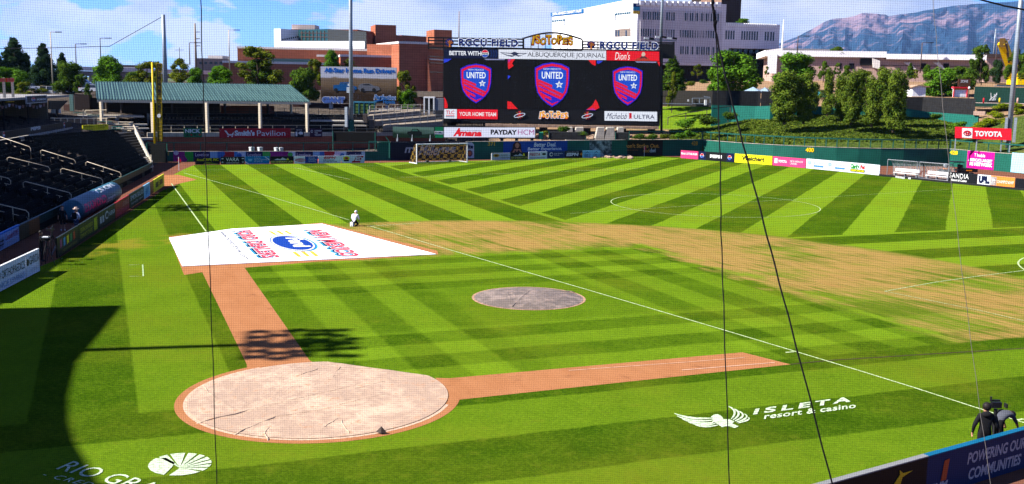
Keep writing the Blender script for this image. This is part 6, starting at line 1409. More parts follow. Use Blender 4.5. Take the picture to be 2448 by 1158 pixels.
# crane boom
t_ = thing('crane', gnd(2420,230,12), 'yellow crane boom leaning left behind the trees at the right edge', 'crane')
A_, B_ = AT(2418,165,236), AT(2396,102,232); mb = MB(); mb.bar(AT(2432,200,238), B_, 1.7, 1.4); part('boom', mb, YEL, t_)
mb = MB(); mb.bar(B_-V((0,0,1.0)), B_+V((0,0,.9)), 1.5, 1.2); part('boom_head', mb, paint('6a5020'), t_); mb = MB(); mb.bar(AT(2406,104,231), AT(2412,150,234), .35); part('hydraulic_ram', mb, DBR, t_)
mb = MB(); mb.box(tuple(gnd(2436,238,12)), 3.2, 7, 2.6, .3); mb.box(tuple(gnd(2440,237,14.6)), 2.4, 3.0, 2.0, .3); part('carrier', mb, YEL, t_)

# ------------------------------------------------------------------ trees
def leafmat(name, c1, c2, c3=None):
    mt, t, b = newmat(name, .7); g, x, y, z = xyz(t); P = g.outputs['Position']
    oi = t.nodes.new('ShaderNodeObjectInfo')
    nA = noi(t, P, .9, 3); nB = noi(t, P, 6, 2)
    c = mixc(t, ((nA-.36)*3+(nB-.5)*1.1).clamp(), c1, c2)
    if c3: c = mixc(t, ((nB-.62)*10).clamp()*.6, c, c3)
    t.links.new(c, b.inputs['Base Color'])
    tr = t.nodes.new('ShaderNodeBsdfTranslucent'); t.links.new(c, tr.inputs[0]); ms = t.nodes.new('ShaderNodeMixShader'); ms.inputs[0].default_value = .28
    o_ = t.nodes['Material Output']; t.links.new(b.outputs[0], ms.inputs[1]); t.links.new(tr.outputs[0], ms.inputs[2]); t.links.new(ms.outputs[0], o_.inputs[0]); return mt
LF_BR = leafmat('leaf_bright', (0.033,0.087,0.006), (0.09,0.1875,0.012))
LF_MID = leafmat('leaf_mid', (0.024,0.057,0.006), (0.075,0.123,0.012), (0.1275,0.1425,0.015))
LF_YEL = leafmat('leaf_yellowish', (0.045,0.0675,0.006), (0.1275,0.1425,0.012), (0.18,0.165,0.018))
LF_PINE = leafmat('needle_dark', (0.009,0.024,0.009), (0.03,0.054,0.018))
LF_COL = leafmat('leaf_columnar', (.032,.064,.007), (.115,.155,.016), (.16,.18,.024))
LF_SHR = leafmat('leaf_shrub_lime', (.085,.120,.004), (.17,.20,.008))
BARK = M('bark', (.055,.038,.026), .95, var=.3, scale=4)
def crown_mesh(name, seed, kind, n, leaf):
    rnd = random.Random(seed); mb = MB(); lobes = []
    if kind == 'round':
        for _ in range(15):
            a = rnd.uniform(0, 6.28); h = rnd.uniform(.12, .92); r_ = math.sin(math.pi*min(.98, h*.85+.1))*.36*rnd.uniform(.5, 1); lobes.append((V((r_*math.cos(a), r_*math.sin(a), h)), rnd.uniform(.13, .23)))
        lobes.append((V((0,0,.5)), .27))
    elif kind == 'pine':
        for k in range(22):
            h = .12+.86*k/21; a = k*2.4; r_ = (1.02-h)*.34*rnd.uniform(.55, 1.1); lobes.append((V((r_*math.cos(a), r_*math.sin(a), h)), .055+.085*(1-h)+rnd.uniform(0,.03)))
        for k in range(6): lobes.append((V((0,0,.25+.12*k)), .13*(1.1-k/6)))
    elif kind == 'column':
        for k in range(20):
            h = .06+.90*k/19; a = k*2.4+rnd.uniform(-.4,.4); wd = .30*math.sin(math.pi*min(1, (h*.80+.14)))**.8; r_ = wd*rnd.uniform(.25, .75); lobes.append((V((r_*math.cos(a), r_*math.sin(a), h)), rnd.uniform(.09,.15)))
        for k in range(6): lobes.append((V((0,0,.12+.14*k)), .17))
    elif kind == 'open':
        for _ in range(20):
            a = rnd.uniform(0, 6.28); h = rnd.uniform(.22, 1.0); r_ = math.sin(math.pi*min(.97, h*.8+.12))*.40*rnd.uniform(.3, 1.1); lobes.append((V((r_*math.cos(a), r_*math.sin(a), h)), rnd.uniform(.07, .15)))
    else:
        for _ in range(9):
            a = rnd.uniform(0, 6.28); lobes.append((V((.3*rnd.random()*math.cos(a), .3*rnd.random()*math.sin(a), rnd.uniform(.25,.7))), rnd.uniform(.2,.32)))
    tot = sum(l[1]**2 for l in lobes)
    for c_, r_ in lobes:
        for _ in range(int(n*r_*r_/tot)):
            d = V((rnd.gauss(0,1), rnd.gauss(0,1), rnd.gauss(0,1)))
            if d.length < .01: continue
            d.normalize(); rr = r_*(rnd.random()**.33)*rnd.uniform(.75, 1.12); p = c_+d*rr
            if p.z < 0: p.z = abs(p.z)*.5
            nrm = (d+V((rnd.uniform(-.8,.8), rnd.uniform(-.8,.8), rnd.uniform(-.3,.9)))).normalized()
            t1 = nrm.cross(V((rnd.random()-.5, rnd.random()-.5, rnd.random()-.5))).normalized(); t2 = nrm.cross(t1); s_ = leaf*rnd.uniform(.6, 1.3)
            if kind == 'pine': t1 *= 1.5; t2 *= .6
            mb.v.extend([tuple(p-t1*s_), tuple(p+t2*s_*.7), tuple(p+t1*s_), tuple(p-t2*s_*.7)]); k = len(mb.v); mb.f.append((k-4,k-3,k-2,k-1)); mb.mi.append(0)
    return mb
def trunk_mesh(seed, kind):
    rnd = random.Random(seed+50); mb = MB(); top = .75 if kind != 'shrub' else .5
    mb.tube([(0,0,-.06),(.005,.003,.15),(-.01,.01,.4),(.01,-.005,top)], .028, 7, r2=.008)
    for k in range(6):
        a = k*2.4+rnd.random(); h = .18+.09*k; mb.tube([(0,0,h),(.1*math.cos(a),.1*math.sin(a),h+.1),(.2*math.cos(a),.2*math.sin(a),h+.2)], .012, 5, r2=.004)
    return mb
CR = {}
for kind, n, leaf, vs_ in (('round',9500,.026,3),('pine',9000,.026,2),('column',9500,.019,4),('open',5600,.023,3),('shrub',2000,.045,3)):
    for v_ in range(vs_):
        cm = crown_mesh(kind, v_*7+3, kind, n, leaf); CR[kind, v_] = (cm, trunk_mesh(v_, kind))
MESHC = {}
def tree(x, yb, yt, wpx, D, kind, var, mat, label, group, name='tree', cat='tree', rot=None, zb=None):
    b_ = AT(x, yb, D) if zb is None else gnd(x, D, zb); top = zat(x, yt, D); h = top-b_.z; wd = wpx/ppm(D)*(1.35 if kind == 'pine' else 1.06 if kind == 'column' else 1.12 if kind != 'shrub' else 1)
    k = (kind, var, mat.name)
    if k not in MESHC:
        cm, tm = CR[kind, var]; me = cm.mesh('crown', mat); tmm = tm.mesh('trunk', BARK)
        rx = max(abs(v[0]) for v in cm.v)*2; MESHC[k] = (me, tmm, rx, max(v[2] for v in cm.v))
    me, tmm, rx, zz = MESHC[k]
    o = thing(name, b_, label, cat, group); o.rotation_euler = (0,0, rot if rot is not None else (x*1.7) % 6.28)
    o.scale = (wd/rx, wd/rx, h/zz)
    for nm, m_ in (('crown', me), ('trunk', tmm)):
        c = bpy.data.objects.new(nm, m_); col.objects.link(c); c.parent = o
    return o
g1 = 'trees beyond the left-field pavilion'
for i, (x, yb, yt, w_, D, k, v_, mt_, lab) in enumerate((
 (-12,215,118,70,225,'pine',0,LF_PINE,'dark pine cut by the left edge of the picture'),
 (38,216,88,78,228,'pine',0,LF_PINE,'tallest dark pine near the left edge above the red sign panels'),
 (66,214,125,46,232,'pine',1,LF_PINE,'short dark pine between the two tall pines'),
 (108,216,102,70,226,'pine',1,LF_PINE,'second tall dark pine just left of the street lamp'),
 (152,214,124,42,236,'pine',0,LF_PINE,'slim dark pine right of the tall street lamp'),
 (25,222,160,90,200,'round',0,LF_BR,'bright green tree behind the red sign panels'),
 (60,230,195,44,195,'open',0,LF_YEL,'small yellowish tree right of the red sign panels'),
 (165,216,145,72,205,'round',1,LF_MID,'mid-green tree over the parked cars left of the pavilion'),
 (196,224,176,44,200,'open',1,LF_MID,'loose dull green tree between the cars and the bright round tree'),
 (262,215,131,102,188,'round',2,LF_BR,'big bright green tree over the left end of the pavilion roof'),
 (212,250,198,34,178,'open',2,LF_MID,'low leafy bush at the left end of the pavilion'),
 (330,200,168,60,200,'round',0,LF_MID,'dark green bush behind the roof left of the foul pole'),
 (352,205,146,58,196,'open',0,LF_YEL,'yellow-green tree behind the foul pole'),
 (378,206,146,46,199,'open',1,LF_YEL,'yellow-green tree hidden behind the net pole'),
 (432,205,138,84,194,'open',2,LF_YEL,'spreading yellow-green tree between the net pole and utility pole'),
 (470,206,160,40,190,'round',1,LF_BR,'low green tree in front of the banded utility pole'),
 (528,207,156,84,186,'round',2,LF_BR,'round bright green tree right of the banded utility pole'),
 (616,207,110,96,188,'open',0,LF_YEL,'tall spiky yellow-green tree in front of the brick building'),
 (624,207,140,70,190,'round',0,LF_MID,'dull green tree behind the spiky yellow-green tree'),
 (728,235,160,74,178,'round',1,LF_MID,'dark green tree at the right end of the pavilion roof'),
 (752,210,140,54,192,'open',1,LF_YEL,'yellow-green tree left of the big car billboard'),
 (795,168,118,48,205,'round',2,LF_BR,'green tree rising over the top of the car billboard'),
 (835,168,140,44,206,'open',2,LF_YEL,'orange-green leafy tree behind the tall light pole'),
 (968,250,168,52,180,'open',0,LF_YEL,'yellow-green tree right of the car billboard'),
 (975,262,212,48,176,'round',1,LF_BR,'low green tree below the yellow-green one left of the scoreboard'),
 (672,235,243,1,176,'open',0,LF_MID,'x'))):
    if lab == 'x': continue
    tree(x, yb+6, yt, w_, D, k, v_, mt_, lab, g1, 'pine_tree' if k == 'pine' else 'leafy_tree')
g2 = 'trees beyond centre and right field'
for (x, yb, yt, w_, D, k, v_, mt_, lab) in (
 (1605,235,128,66,186,'pine',1,LF_MID,'feathery dark green conifer just right of the scoreboard'),
 (1606,262,170,40,178,'open',2,LF_YEL,'yellowish leafy tree at the right edge of the scoreboard'),
 (1667,183,153,22,240,'open',0,LF_YEL,'small yellow-green sapling in front of the college building'),
 (1750,222,119,122,196,'round',0,LF_BR,'very large round green tree in front of the college building'),
 (1712,222,165,48,200,'round',1,LF_BR,'smaller green clump on the left of the large round tree'),
 (1775,56,44,34,330,'round',0,LF_BR,'tree top showing over the roof of the college building'),
 (1833,180,158,14,240,'open',1,LF_YEL,'tiny yellow sapling by the white end wall'),
 (1897,200,124,98,208,'round',1,LF_BR,'large round green tree left of centre in front of the low building'),
 (1968,192,145,40,220,'open',2,LF_MID,'thin brownish tree right of the large round tree'),
 (2000,132,111,44,262,'round',2,LF_MID,'dark round tree behind the low building roof'),
 (2000,180,150,18,235,'open',0,LF_MID,'small dark tree before the low building doorways'),
 (2023,180,155,20,234,'round',1,LF_MID,'small round dark tree beside the low building entrance'),
 (2175,186,150,20,232,'pine',0,LF_MID,'slim pointed tree in front of the pink wall'),
 (2214,194,154,30,225,'round',2,LF_MID,'small leafy tree right of the slim pointed tree'),
 (2188,190,165,18,228,'open',1,LF_YEL,'yellowish sapling beside the slim pointed tree'),
 (2250,234,160,92,196,'round',1,LF_BR,'broad bright green tree behind the small shed'),
 (2300,212,158,70,198,'round',0,LF_MID,'leafy green tree right of the broad tree'),
 (2342,192,106,66,215,'open',1,LF_MID,'tall feathery tree in front of the slanting mast'),
 (2346,198,140,40,216,'round',2,LF_MID,'lower dark clump under the tall feathery tree'),
 (2381,196,142,30,212,'round',0,LF_PINE,'dense dark round tree left of the crane'),
 (2422,198,112,60,210,'open',2,LF_MID,'leafy tree overlapping the crane boom'),
 (2456,186,124,48,208,'round',0,LF_MID,'tree cut by the right edge of the picture'),
 (2440,190,174,28,205,'open',0,LF_YEL,'low yellowish tree at the right edge behind the pole')):
    tree(x, yb+3, yt, w_, D, k, v_, mt_, lab, g2, 'leafy_tree')
g3 = 'upright evergreens on the centre-field bank'
for i, (x, yb, yt, w_, D, v_, lab) in enumerate((
 (1875,292,167,80,156,0,'widest upright evergreen at the left end of the bank'),(1862,270,178,46,164,1,'evergreen behind the widest one at the left end of the bank'),
 (1920,290,170,56,156.5,2,'second upright evergreen from the left, standing clear of the first'),(1905,262,180,46,166,3,'evergreen half hidden between the first two on the bank'),
 (1978,272,160,38,162,1,'slim evergreen standing alone in the gap on the bank'),(2010,282,175,52,158,0,'evergreen right of the gap on the bank'),
 (2034,292,165,58,155,3,'full evergreen in the middle of the right-hand clump'),(2055,262,162,52,164,2,'tall evergreen behind the middle of the right-hand clump'),
 (2084,298,178,56,153.5,1,'narrow pointed evergreen low on the bank in the clump'),(2110,272,158,56,163,0,'tall evergreen behind the rightmost pair'),
 (2135,309,160,62,151.5,2,'rightmost upright evergreen on the bank'),(2150,285,168,44,158,3,'evergreen behind the rightmost one'),(1945,262,195,30,168,0,'small evergreen in the shade behind the gap'))):
    tree(x, yb, yt, w_, D, 'column', v_, LF_COL, lab, g3, 'upright_evergreen')
# shrubs: yellow-green ones by the red sign, dry ones on the bank, dark ones under the scoreboard
rnd = random.Random(11); gs = 'lime shrubs on the terraces right of the red sign'
lime = [(2395,262,40),(2380,284,46),(2362,300,48),(2340,308,40),(2402,300,44),(2440,276,44),(2455,300,40),(2440,312,50),(2418,330,34),(2445,345,44),(2330,320,36),(2432,258,30)]
words = ['top','upper left','left','lower left','middle','upper right','far right','right','centre right','lowest right','lowest left','highest right']
for (x, y, w_), wd in zip(lime, words):
    tree(x, y, y-w_*.42, w_, 163-(y-260)*.16, 'shrub', rnd.randrange(3), LF_SHR if y > 270 or x > 2390 else LF_BR, wd+' lime green shrub by the red sign at the right edge', gs, 'shrub', 'shrub')
for (x, y, w_, D, mt_, lab) in ((1390,332,44,152.5,LF_MID,'grey-green shrub by the black padded box below the scoreboard'),(1350,320,44,155,LF_MID,'low shrub over the black padded box below the scoreboard'),(1530,334,36,153,LF_MID,'shrub behind the rail right of the small padded box'),(1560,334,36,153,LF_MID,'middle shrub behind the rail by the 428 mark'),(1590,335,36,153,LF_YEL,'yellowish shrub behind the rail by the 428 mark'),(1622,334,40,153,LF_BR,'bright shrub behind the rail left of the 428 mark'),(1650,330,44,154,LF_BR,'bright leafy shrub next to the green corner of the wall'),
 (1640,306,60,158,LF_BR,'leafy shrub on the slope right of the scoreboard post'),(1690,300,66,160,LF_MID,'shrub on the slope below the green wall'),(1740,290,56,162,LF_MID,'shrub on the slope under the green screened wall'),(1300,325,30,154,LF_YEL,'dry shrub beside the narrow green pad'),
 (1652,206,30,222,LF_YEL,'dry shrub by the road in front of the college building'),(1680,200,24,226,LF_MID,'small dark shrub by the road beyond the fence'),(1815,196,30,226,LF_YEL,'dry tuft left of the large round tree'),(2070,182,36,226,LF_YEL,'yellow shrub before the low building'),(2110,186,40,226,LF_MID,'green shrub before the pink wall'),(2290,310,50,150,LF_BR,'green shrub left of the red sign'),(2240,288,40,154,LF_MID,'low shrub on the slope by the green wall'),(105,222,30,205,LF_YEL,'yellow shrub in front of the parked cars'),(90,226,26,203,LF_MID,'green shrub left of the parked white car')):
    tree(x, y, y-w_*.42, w_, D, 'shrub', rnd.randrange(3), mt_, lab, 'shrubs around the outfield', 'shrub', 'shrub')
# ground cover tufts on the bank
mb = MB(); rnd = random.Random(5)
for _ in range(26000):
    px = rnd.uniform(1600, 2290); q = rnd.random(); D = 149+q*22
    p = gnd(px, D); zz = hgt(p.x, p.y)
    if math.hypot(p.x, p.y) < wall_r(math.degrees(math.atan2(p.x, p.y)))+.8: continue
    s_ = rnd.uniform(.08, .22)
    for k in range(2):
        a = rnd.uniform(0, 3.14); u = V((math.cos(a), math.sin(a), 0))*s_; b_ = V((p.x+rnd.uniform(-.2,.2), p.y+rnd.uniform(-.2,.2), zz-.03)); mb.add([b_-u, b_+u, b_+u*.5+V((rnd.uniform(-.1,.1), rnd.uniform(-.1,.1), s_*1.3)), b_-u*.6+V((0,0,s_*1.2))], [(0,1,2,3)])
thing('ground_cover', (0,0,0), 'low juniper ground cover over the centre-field bank', 'ground cover', mb=mb, mats=leafmat('leaf_juniper', (.034,.062,.007), (.100,.135,.016), (.19,.11,.035)), kind='stuff')

# ------------------------------------------------------------------ screens, walls and small things beyond centre field
def wallpx(name, lab, cat, pts, mat, th=.3, z0=2, extra=None):     # pts: (px, ytop, D)
    t_ = thing(name, gnd(pts[0][0], pts[0][2], z0), lab, cat)
    for (xa, ya, Da), (xb, yb, Db) in zip(pts, pts[1:]):
        a, b_ = gnd(xa, Da), gnd(xb, Db); za, zb = zat(xa, ya, Da), zat(xb, yb, Db); n_ = PL(a, b_).n
        mb = MB(); A_, B_ = a, b_; mb.hexa([a+V((0,0,z0)), b_+V((0,0,z0)), b_+V((0,0,z0))-n_*th, a+V((0,0,z0))-n_*th, V((a.x,a.y,za)), V((b_.x,b_.y,zb)), V((b_.x,b_.y,zb))-n_*th, V((a.x,a.y,za))-n_*th]); part('panel', mb, mat, t_)
    return t_
wallpx('green_wall', 'low green wall curving along the foot of the black windscreen', 'wall', [(1697,251,172),(1745,252.5,172),(1800,254,170),(1836,253,168),(1960,254,168),(2150,258,166),(2214,268,166),(2330,276,160)], M('berm_green_wall', (.006,.085,.065), .7), z0=4)
wallpx('windscreen_fence', 'tall black windscreen fence left of the upright evergreens', 'fence', [(1697,216.5,173),(1806,218,173)], SCREENCLOTH, z0=7, th=.1)
t_ = wallpx('windscreen_fence', 'black windscreen fence hidden behind the evergreens', 'fence', [(1813,218,172.7),(1845,219,172.5)], SCREENCLOTH, z0=7, th=.1)
mb = MB(); p = gnd(1809,172.6,5); mb.bar(p, V((p.x,p.y,zat(1809,218,172.6))), .75); thing('screen_pillar', p, 'thick dark pillar between two windscreen panels left of the evergreens', 'pillar', mb=mb, mats=BLACK)
wallpx('windscreen_fence', 'long black windscreen fence descending right of the evergreens', 'fence', [(2150,232,171),(2196,232,171),(2321,235.5,167)], SCREENCLOTH, z0=6, th=.1)
wallpx('dark_fence', 'dark screened fence behind the lawn beside the scoreboard', 'fence', [(1575,217,182),(1697,217,180)], M('brown_screen', (.030,.027,.024), .95), z0=7, th=.1)
t_ = thing('chain_gate', gnd(1640,174,7), 'light pipe gate and rail at the top of the small lawn', 'gate'); pq = PL(gnd(1583,174), gnd(1698,174))
for (xa, ya, xb, yb) in ((1655,235,1698,235),(1655,248,1698,249),(1655,235,1655,249),(1672,235,1672,249),(1698,233,1698,252),(1683,231,1698,233),(1583,248,1655,249)): mb = MB(); mb.bar(pq.P(*pq.sz(xa,ya)), pq.P(*pq.sz(xb,yb)), .12); part('gate_pipe', mb, STEEL, t_)
mb = MB(); pq.pbox(mb, 1684,239,1689,252, -.3,.3); part('white_post', mb, WHITE, t_); mb = MB(); pq.pbox(mb, 1643,238,1647,243, .1,.15); part('notice', mb, WHITE, t_)
# small pipe fence down the lawn edge
t_ = thing('slope_fence', gnd(1680,168,6), 'thin dark rail fence running down the edge of the small lawn', 'fence')
pts = [(1597,281,160),(1640,271,163),(1690,263,166),(1746,254,169)]
for (xa, ya, Da), (xb, yb, Db) in zip(pts, pts[1:]): mb = MB(); mb.bar(AT(xa,ya,Da), AT(xb,yb,Db), .10); part('rail', mb, DBR, t_)
for (xa, ya, Da) in pts: mb = MB(); A_ = AT(xa,ya,Da); mb.bar(A_-V((0,0,1.2)), A_, .10); part('fence_post', mb, DBR, t_)
# canopy tents beyond the fence
TENT = M('blue_grey_canopy', (.16,.22,.28), .7)
for (x, y, w_, lab, m_) in ((1800,218,36,'pale blue canopy tent peeking over the windscreen fence',TENT),(1828,219,24,'second pale canopy tent beside the evergreens',TENT),(1952,228,50,'teal canopy roof behind the gap in the evergreens',M('teal_canopy', (.02,.11,.12), .6))):
    A_ = AT(x, y, 178); w2 = w_/2/ppm(178); t_ = thing('canopy_tent', A_-V((0,0,2.3)), lab, 'tent'); mb = MB(); c_ = A_+V((0,0,zat(x,y-10,178)-A_.z)); cs = [A_+V((sx*w2, sy*w2, 0)) for sx, sy in ((-1,-1),(1,-1),(1,1),(-1,1))]; mb.add(cs+[c_]+[q-V((0,0,.3)) for q in cs], [(0,1,4),(1,2,4),(2,3,4),(3,0,4),(0,5,6,1),(1,6,7,2),(2,7,8,3),(3,8,5,0)]); part('canopy', mb, m_, t_)
    for q in cs: mb = MB(); mb.bar(q, q-V((0,0,2.4)), .08); part('leg', mb, STEEL, t_)
# red sign
pl = PL(gnd(2283,141), gnd(2420,138.5)); o = thing('red_sign', pl.P(pl.L/2,3), 'long red sign with a white square emblem and TOYOTA at the right edge', 'sign')
mb = MB(); pl.poly(mb, [(2283,303.5),(2418,308),(2418,336),(2283,330.5)], -.2, 0); part('panel', mb, paint('f02034'), o); mb = MB(); pl.poly(mb, [(2300,306.5),(2325,307.5),(2324,330.5),(2300,329)], .01, .03); part('print_block', mb, WHITE, o)
mb = MB()
for rx_, ry_, dy in ((8.5,5.5,0),(3,4.8,0),(5.5,2.4,-2)): mb.tube([pl.P(*pl.sz(2312+rx_*math.cos(a), 318.5+dy+ry_*math.sin(a)), .06) for a in [2*math.pi*k/16 for k in range(17)]], .05, 4)
part('emblem', mb, REDP, o); text_on(pl, 'TOYOTA', 2330,314,2396,327, WHITE, o, off=.03, bold=.05)
for x in (2285,2336,2395,2416): mb = MB(); q = pl.sz(x,330)[0]; mb.bar(pl.P(q,2.4,-.3), pl.P(q,pl.sz(x,331)[1],-.3), .15); part('support_post', mb, STEEL, o)
# terraced planting bed walls right
RET = M('red_gravel', (.19,.10,.07), .95, var=.3, scale=3)
for (xa, ya, Da, xb, yb, Db, nm) in ((2310,349,150,2470,356,143,'lowest'),(2360,322,156,2480,328,150,'middle'),(2345,300,162,2480,306,156,'upper')):
    a, b_ = gnd(xa, Da), gnd(xb, Db); p_ = PL(a, b_); mb = MB(); p_.box(mb, 0, p_.L, 2, (zat(xa,ya,Da)+zat(xb,yb,Db))/2, -4.5, 0); thing('planting_terrace', a, nm+' reddish gravel terrace step by the red sign', 'terrace', mb=mb, mats=RET)
# shed, playground booth, hoop board, bollards, sculpture
A_ = AT(2198,232,176); t_ = thing('garden_shed', A_, 'small white gabled shed beyond the black windscreen', 'shed'); p_ = PL(gnd(2181,176), gnd(2212,176))
mb = MB(); p_.pbox(mb, 2181,208,2213,231, -3,0); part('wall', mb, WHITES, t_); mb = MB(); p_.poly(mb, [(2177,209),(2196,203),(2222,207.5),(2222,209),(2197,205),(2178,211)], -3.4, .3); part('roof', mb, paint('b89878'), t_); mb = MB(); p_.poly(mb, [(2182,208.5),(2197,204.5),(2212,208.5)], -.1, .02); part('gable', mb, WHITES, t_)
t_ = thing('ticket_booth', AT(2296,233,172), 'small booth with a red frame and white front panel', 'booth'); p_ = PL(gnd(2279,172), gnd(2314,172))
mb = MB(); p_.pbox(mb, 2281,214,2311,232, -.6,0); part('front_panel', mb, WHITES, t_); mb = MB(); p_.pbox(mb, 2280,208,2312,211.5, -.9,.2); part('frame_top', mb, paint('e02838'), t_); mb = MB(); p_.pbox(mb, 2282,211.8,2309,215, .02,.1); part('header', mb, ORG, t_)
for x in (2279.5,2311.5): mb = MB(); p_.pbox(mb, x-1,208,x+1,233, .0,.2); part('frame_post', mb, paint('e02838'), t_)
for x in (2278,2317): mb = MB(); q = AT(x,210.5,171.8); mb.ball(q, .22, 8); part('lamp_globe', mb, WHITE, t_)
t_ = thing('score_panel', AT(2305,200,180), 'rust-brown panel sign above the red framed booth', 'sign'); p_ = PL(gnd(2290,180), gnd(2320,180)); mb = MB(); p_.pbox(mb, 2291,189,2320,207, -.2,0); part('panel', mb, paint('5a3a28'), t_); text_on(p_, 'ZONE', 2296,191.5,2314,198, GRY, t_, off=.03, bold=.04)
for x in (2294,2317): mb = MB(); mb.bar(p_.P(*p_.sz(x,206)), p_.P(p_.sz(x,206)[0], 7), .15); part('post', mb, DBR, t_)
for (x, h, lab) in ((2351,'c01828','red bollard left of the white figure sculpture'),(2389,'f0c818','yellow bollard right of the white figure sculpture'),(2432,'e0a898','pink bollard at the right edge')):
    A_ = AT(x,247,170); mb = MB(); mb.tube([A_, A_+V((0,0,.75))], .13, 10); mb.ball(A_+V((0,0,.75)), .13, 10); thing('bollard', A_, lab, 'bollard', 'coloured bollards', mb=mb, mats=paint(h), smooth=True)
A_ = AT(2372,246,170); t_ = thing('sculpture', A_, 'white swirling wire figure on a black plinth', 'sculpture'); mb = MB(); mb.box(tuple(A_), 1.5, .8, .35); part('plinth', mb, BLACK, t_); mb = MB(); rnd = random.Random(2)
for k in range(9):
    a = rnd.uniform(-.6,.6); mb.tube([A_+RT*(-.5+.12*k)+V((0,0,.35)), A_+RT*(-.3+.1*k+a*.3)+V((0,0,.8)), A_+RT*(.1+.05*k+a)+V((0,0,1.2+.2*(k % 3)))], .035, 4)
part('figure', mb, WHITE, t_)
wallpx('green_mesh_fence', 'dark green mesh fence at the far right behind the bollards', 'fence', [(2318,207,182),(2470,211,180)], M('green_mesh', (.010,.040,.030), .9), z0=7, th=.1)
t_ = thing('shade_bar', AT(2390,203,178), 'black shade bar over the green mesh fence', 'canopy'); mb = MB(); mb.bar(AT(2384,204.5,178), AT(2470,206,177), .5, .35); part('bar', mb, BLACK, t_)
mb = MB(); fan(mb, [AT(2318,248,170), AT(2470,250,168), AT(2470,243,176), AT(2318,243,178)], 0); mb.v = [(v[0], v[1], zat(2380,248,171)+.05) for v in mb.v]; struct('playground_path', mb, M('pale_pink_path', (.33,.24,.20), .9))
mb = MB(); A_ = AT(2335,266,158); p_ = PL(gnd(2325,160), gnd(2355,159)); p_.pbox(mb, 2327,266,2355,276, -.5,0); thing('low_brick_wall', A_, 'small low pink brick wall beside the yellow-green shrubs', 'wall', mb=mb, mats=paint('b89888'))
# road with kerb in front of the college
mb = MB(); mb.add([AT(1612,213.5,212), AT(1700,207,212), AT(1845,196,212), AT(1845,190,226), AT(1700,202,226), AT(1612,210,226)], [(0,1,4,5),(1,2,3,4)]); mb.v = [(v[0], v[1], hgt(v[0], v[1])+.25) for v in mb.v]; struct('road', mb, M('warm_asphalt', (.13,.105,.095), .9))
# rocks below the scoreboard
ROCK = M('tan_rock', (.22,.15,.105), .95, var=.3, scale=2, bump=.3); rnd = random.Random(8); mb = MB()
for _ in range(420):
    px = rnd.uniform(1285, 1510); D = rnd.uniform(149, 166); p = gnd(px, D); z_ = hgt(p.x, p.y); s_ = rnd.uniform(.15,.5); mb.ball((p.x,p.y,z_+.05), s_, 6, sq=(1,rnd.uniform(.6,1),rnd.uniform(.5,.8)))
thing('rock_bed', (0,0,0), 'tan rocks bedding the slope under the scoreboard', 'rocks', mb=mb, mats=ROCK, kind='stuff')
for (ya, yb, D) in ((300,303,163),(294.5,297,170)):
    p_ = PL(gnd(1160,D), gnd(1590,D)); mb = MB(); p_.pbox(mb, 1160,ya,1575,yb+3, -1,0); thing('stone_kerb', p_.P(20,4), ('lower' if D == 163 else 'upper')+' long tan stone kerb seen under the scoreboard', 'kerb', mb=mb, mats=ROCK)

# ------------------------------------------------------------------ cars
def car_mesh(suv=False):
    L_, W_, H_ = (4.7, 1.85, 1.72) if suv else (4.6, 1.8, 1.45); bz = .32; mid = .95 if suv else .88
    P = [(-L_/2,bz),(-L_/2,mid-.05),(-L_/2+.15,mid+.02),(L_/2-1.15,mid+.02),(L_/2-.15,mid-.18),(L_/2,bz+.15),(L_/2,bz)]
    body = MB(); body.prism([(x, -W_/2, z) for x, z in P], (0, W_, 0))
    Q = [(-L_/2+.2,mid+.02),(-L_/2+.45,H_-.06),(-L_/2+.9,H_),(.35,H_),(1.25,mid+.02)] if suv else [(-L_/2+.55,mid+.02),(-L_/2+1.25,H_-.03),(-.2,H_),(.45,H_-.04),(1.3,mid+.02)]
    cab = MB(); n_ = len(Q)
    vs = [(x, -W_/2*(.97 if z < mid+.1 else .80), z) for x, z in Q]+[(x, W_/2*(.97 if z < mid+.1 else .80), z) for x, z in Q]; cab.add(vs, [tuple(range(n_))[::-1], tuple(range(n_, 2*n_))]+[(i, (i+1) % n_, n_+(i+1) % n_, n_+i) for i in range(n_)])
    roof = MB(); zz = H_-.02; xs = (-L_/2+.8, .35) if suv else (-L_/2+1.3, .35); roof.box(((xs[0]+xs[1])/2, 0, zz), xs[1]-xs[0], W_*.76, .05)
    for x in ((xs[0]+xs[1])/2-.1,): 
        for sy in (-1,1): roof.bar((x, sy*W_/2*.96, mid), (x, sy*W_/2*.80, H_), .09)
    wh = MB(); wh.tube([(0,-.11,0),(0,.11,0)], .34, 14); hub = MB(); hub.tube([(0,-.12,0),(0,.12,0)], .19, 8); lamp = MB(); lamp.box((0,0,0), .08, .35, .14); tail = MB(); tail.box((0,0,0), .06, .25, .22)
    return body, cab, roof, wh, hub, lamp, tail, L_, W_
CARS = {}
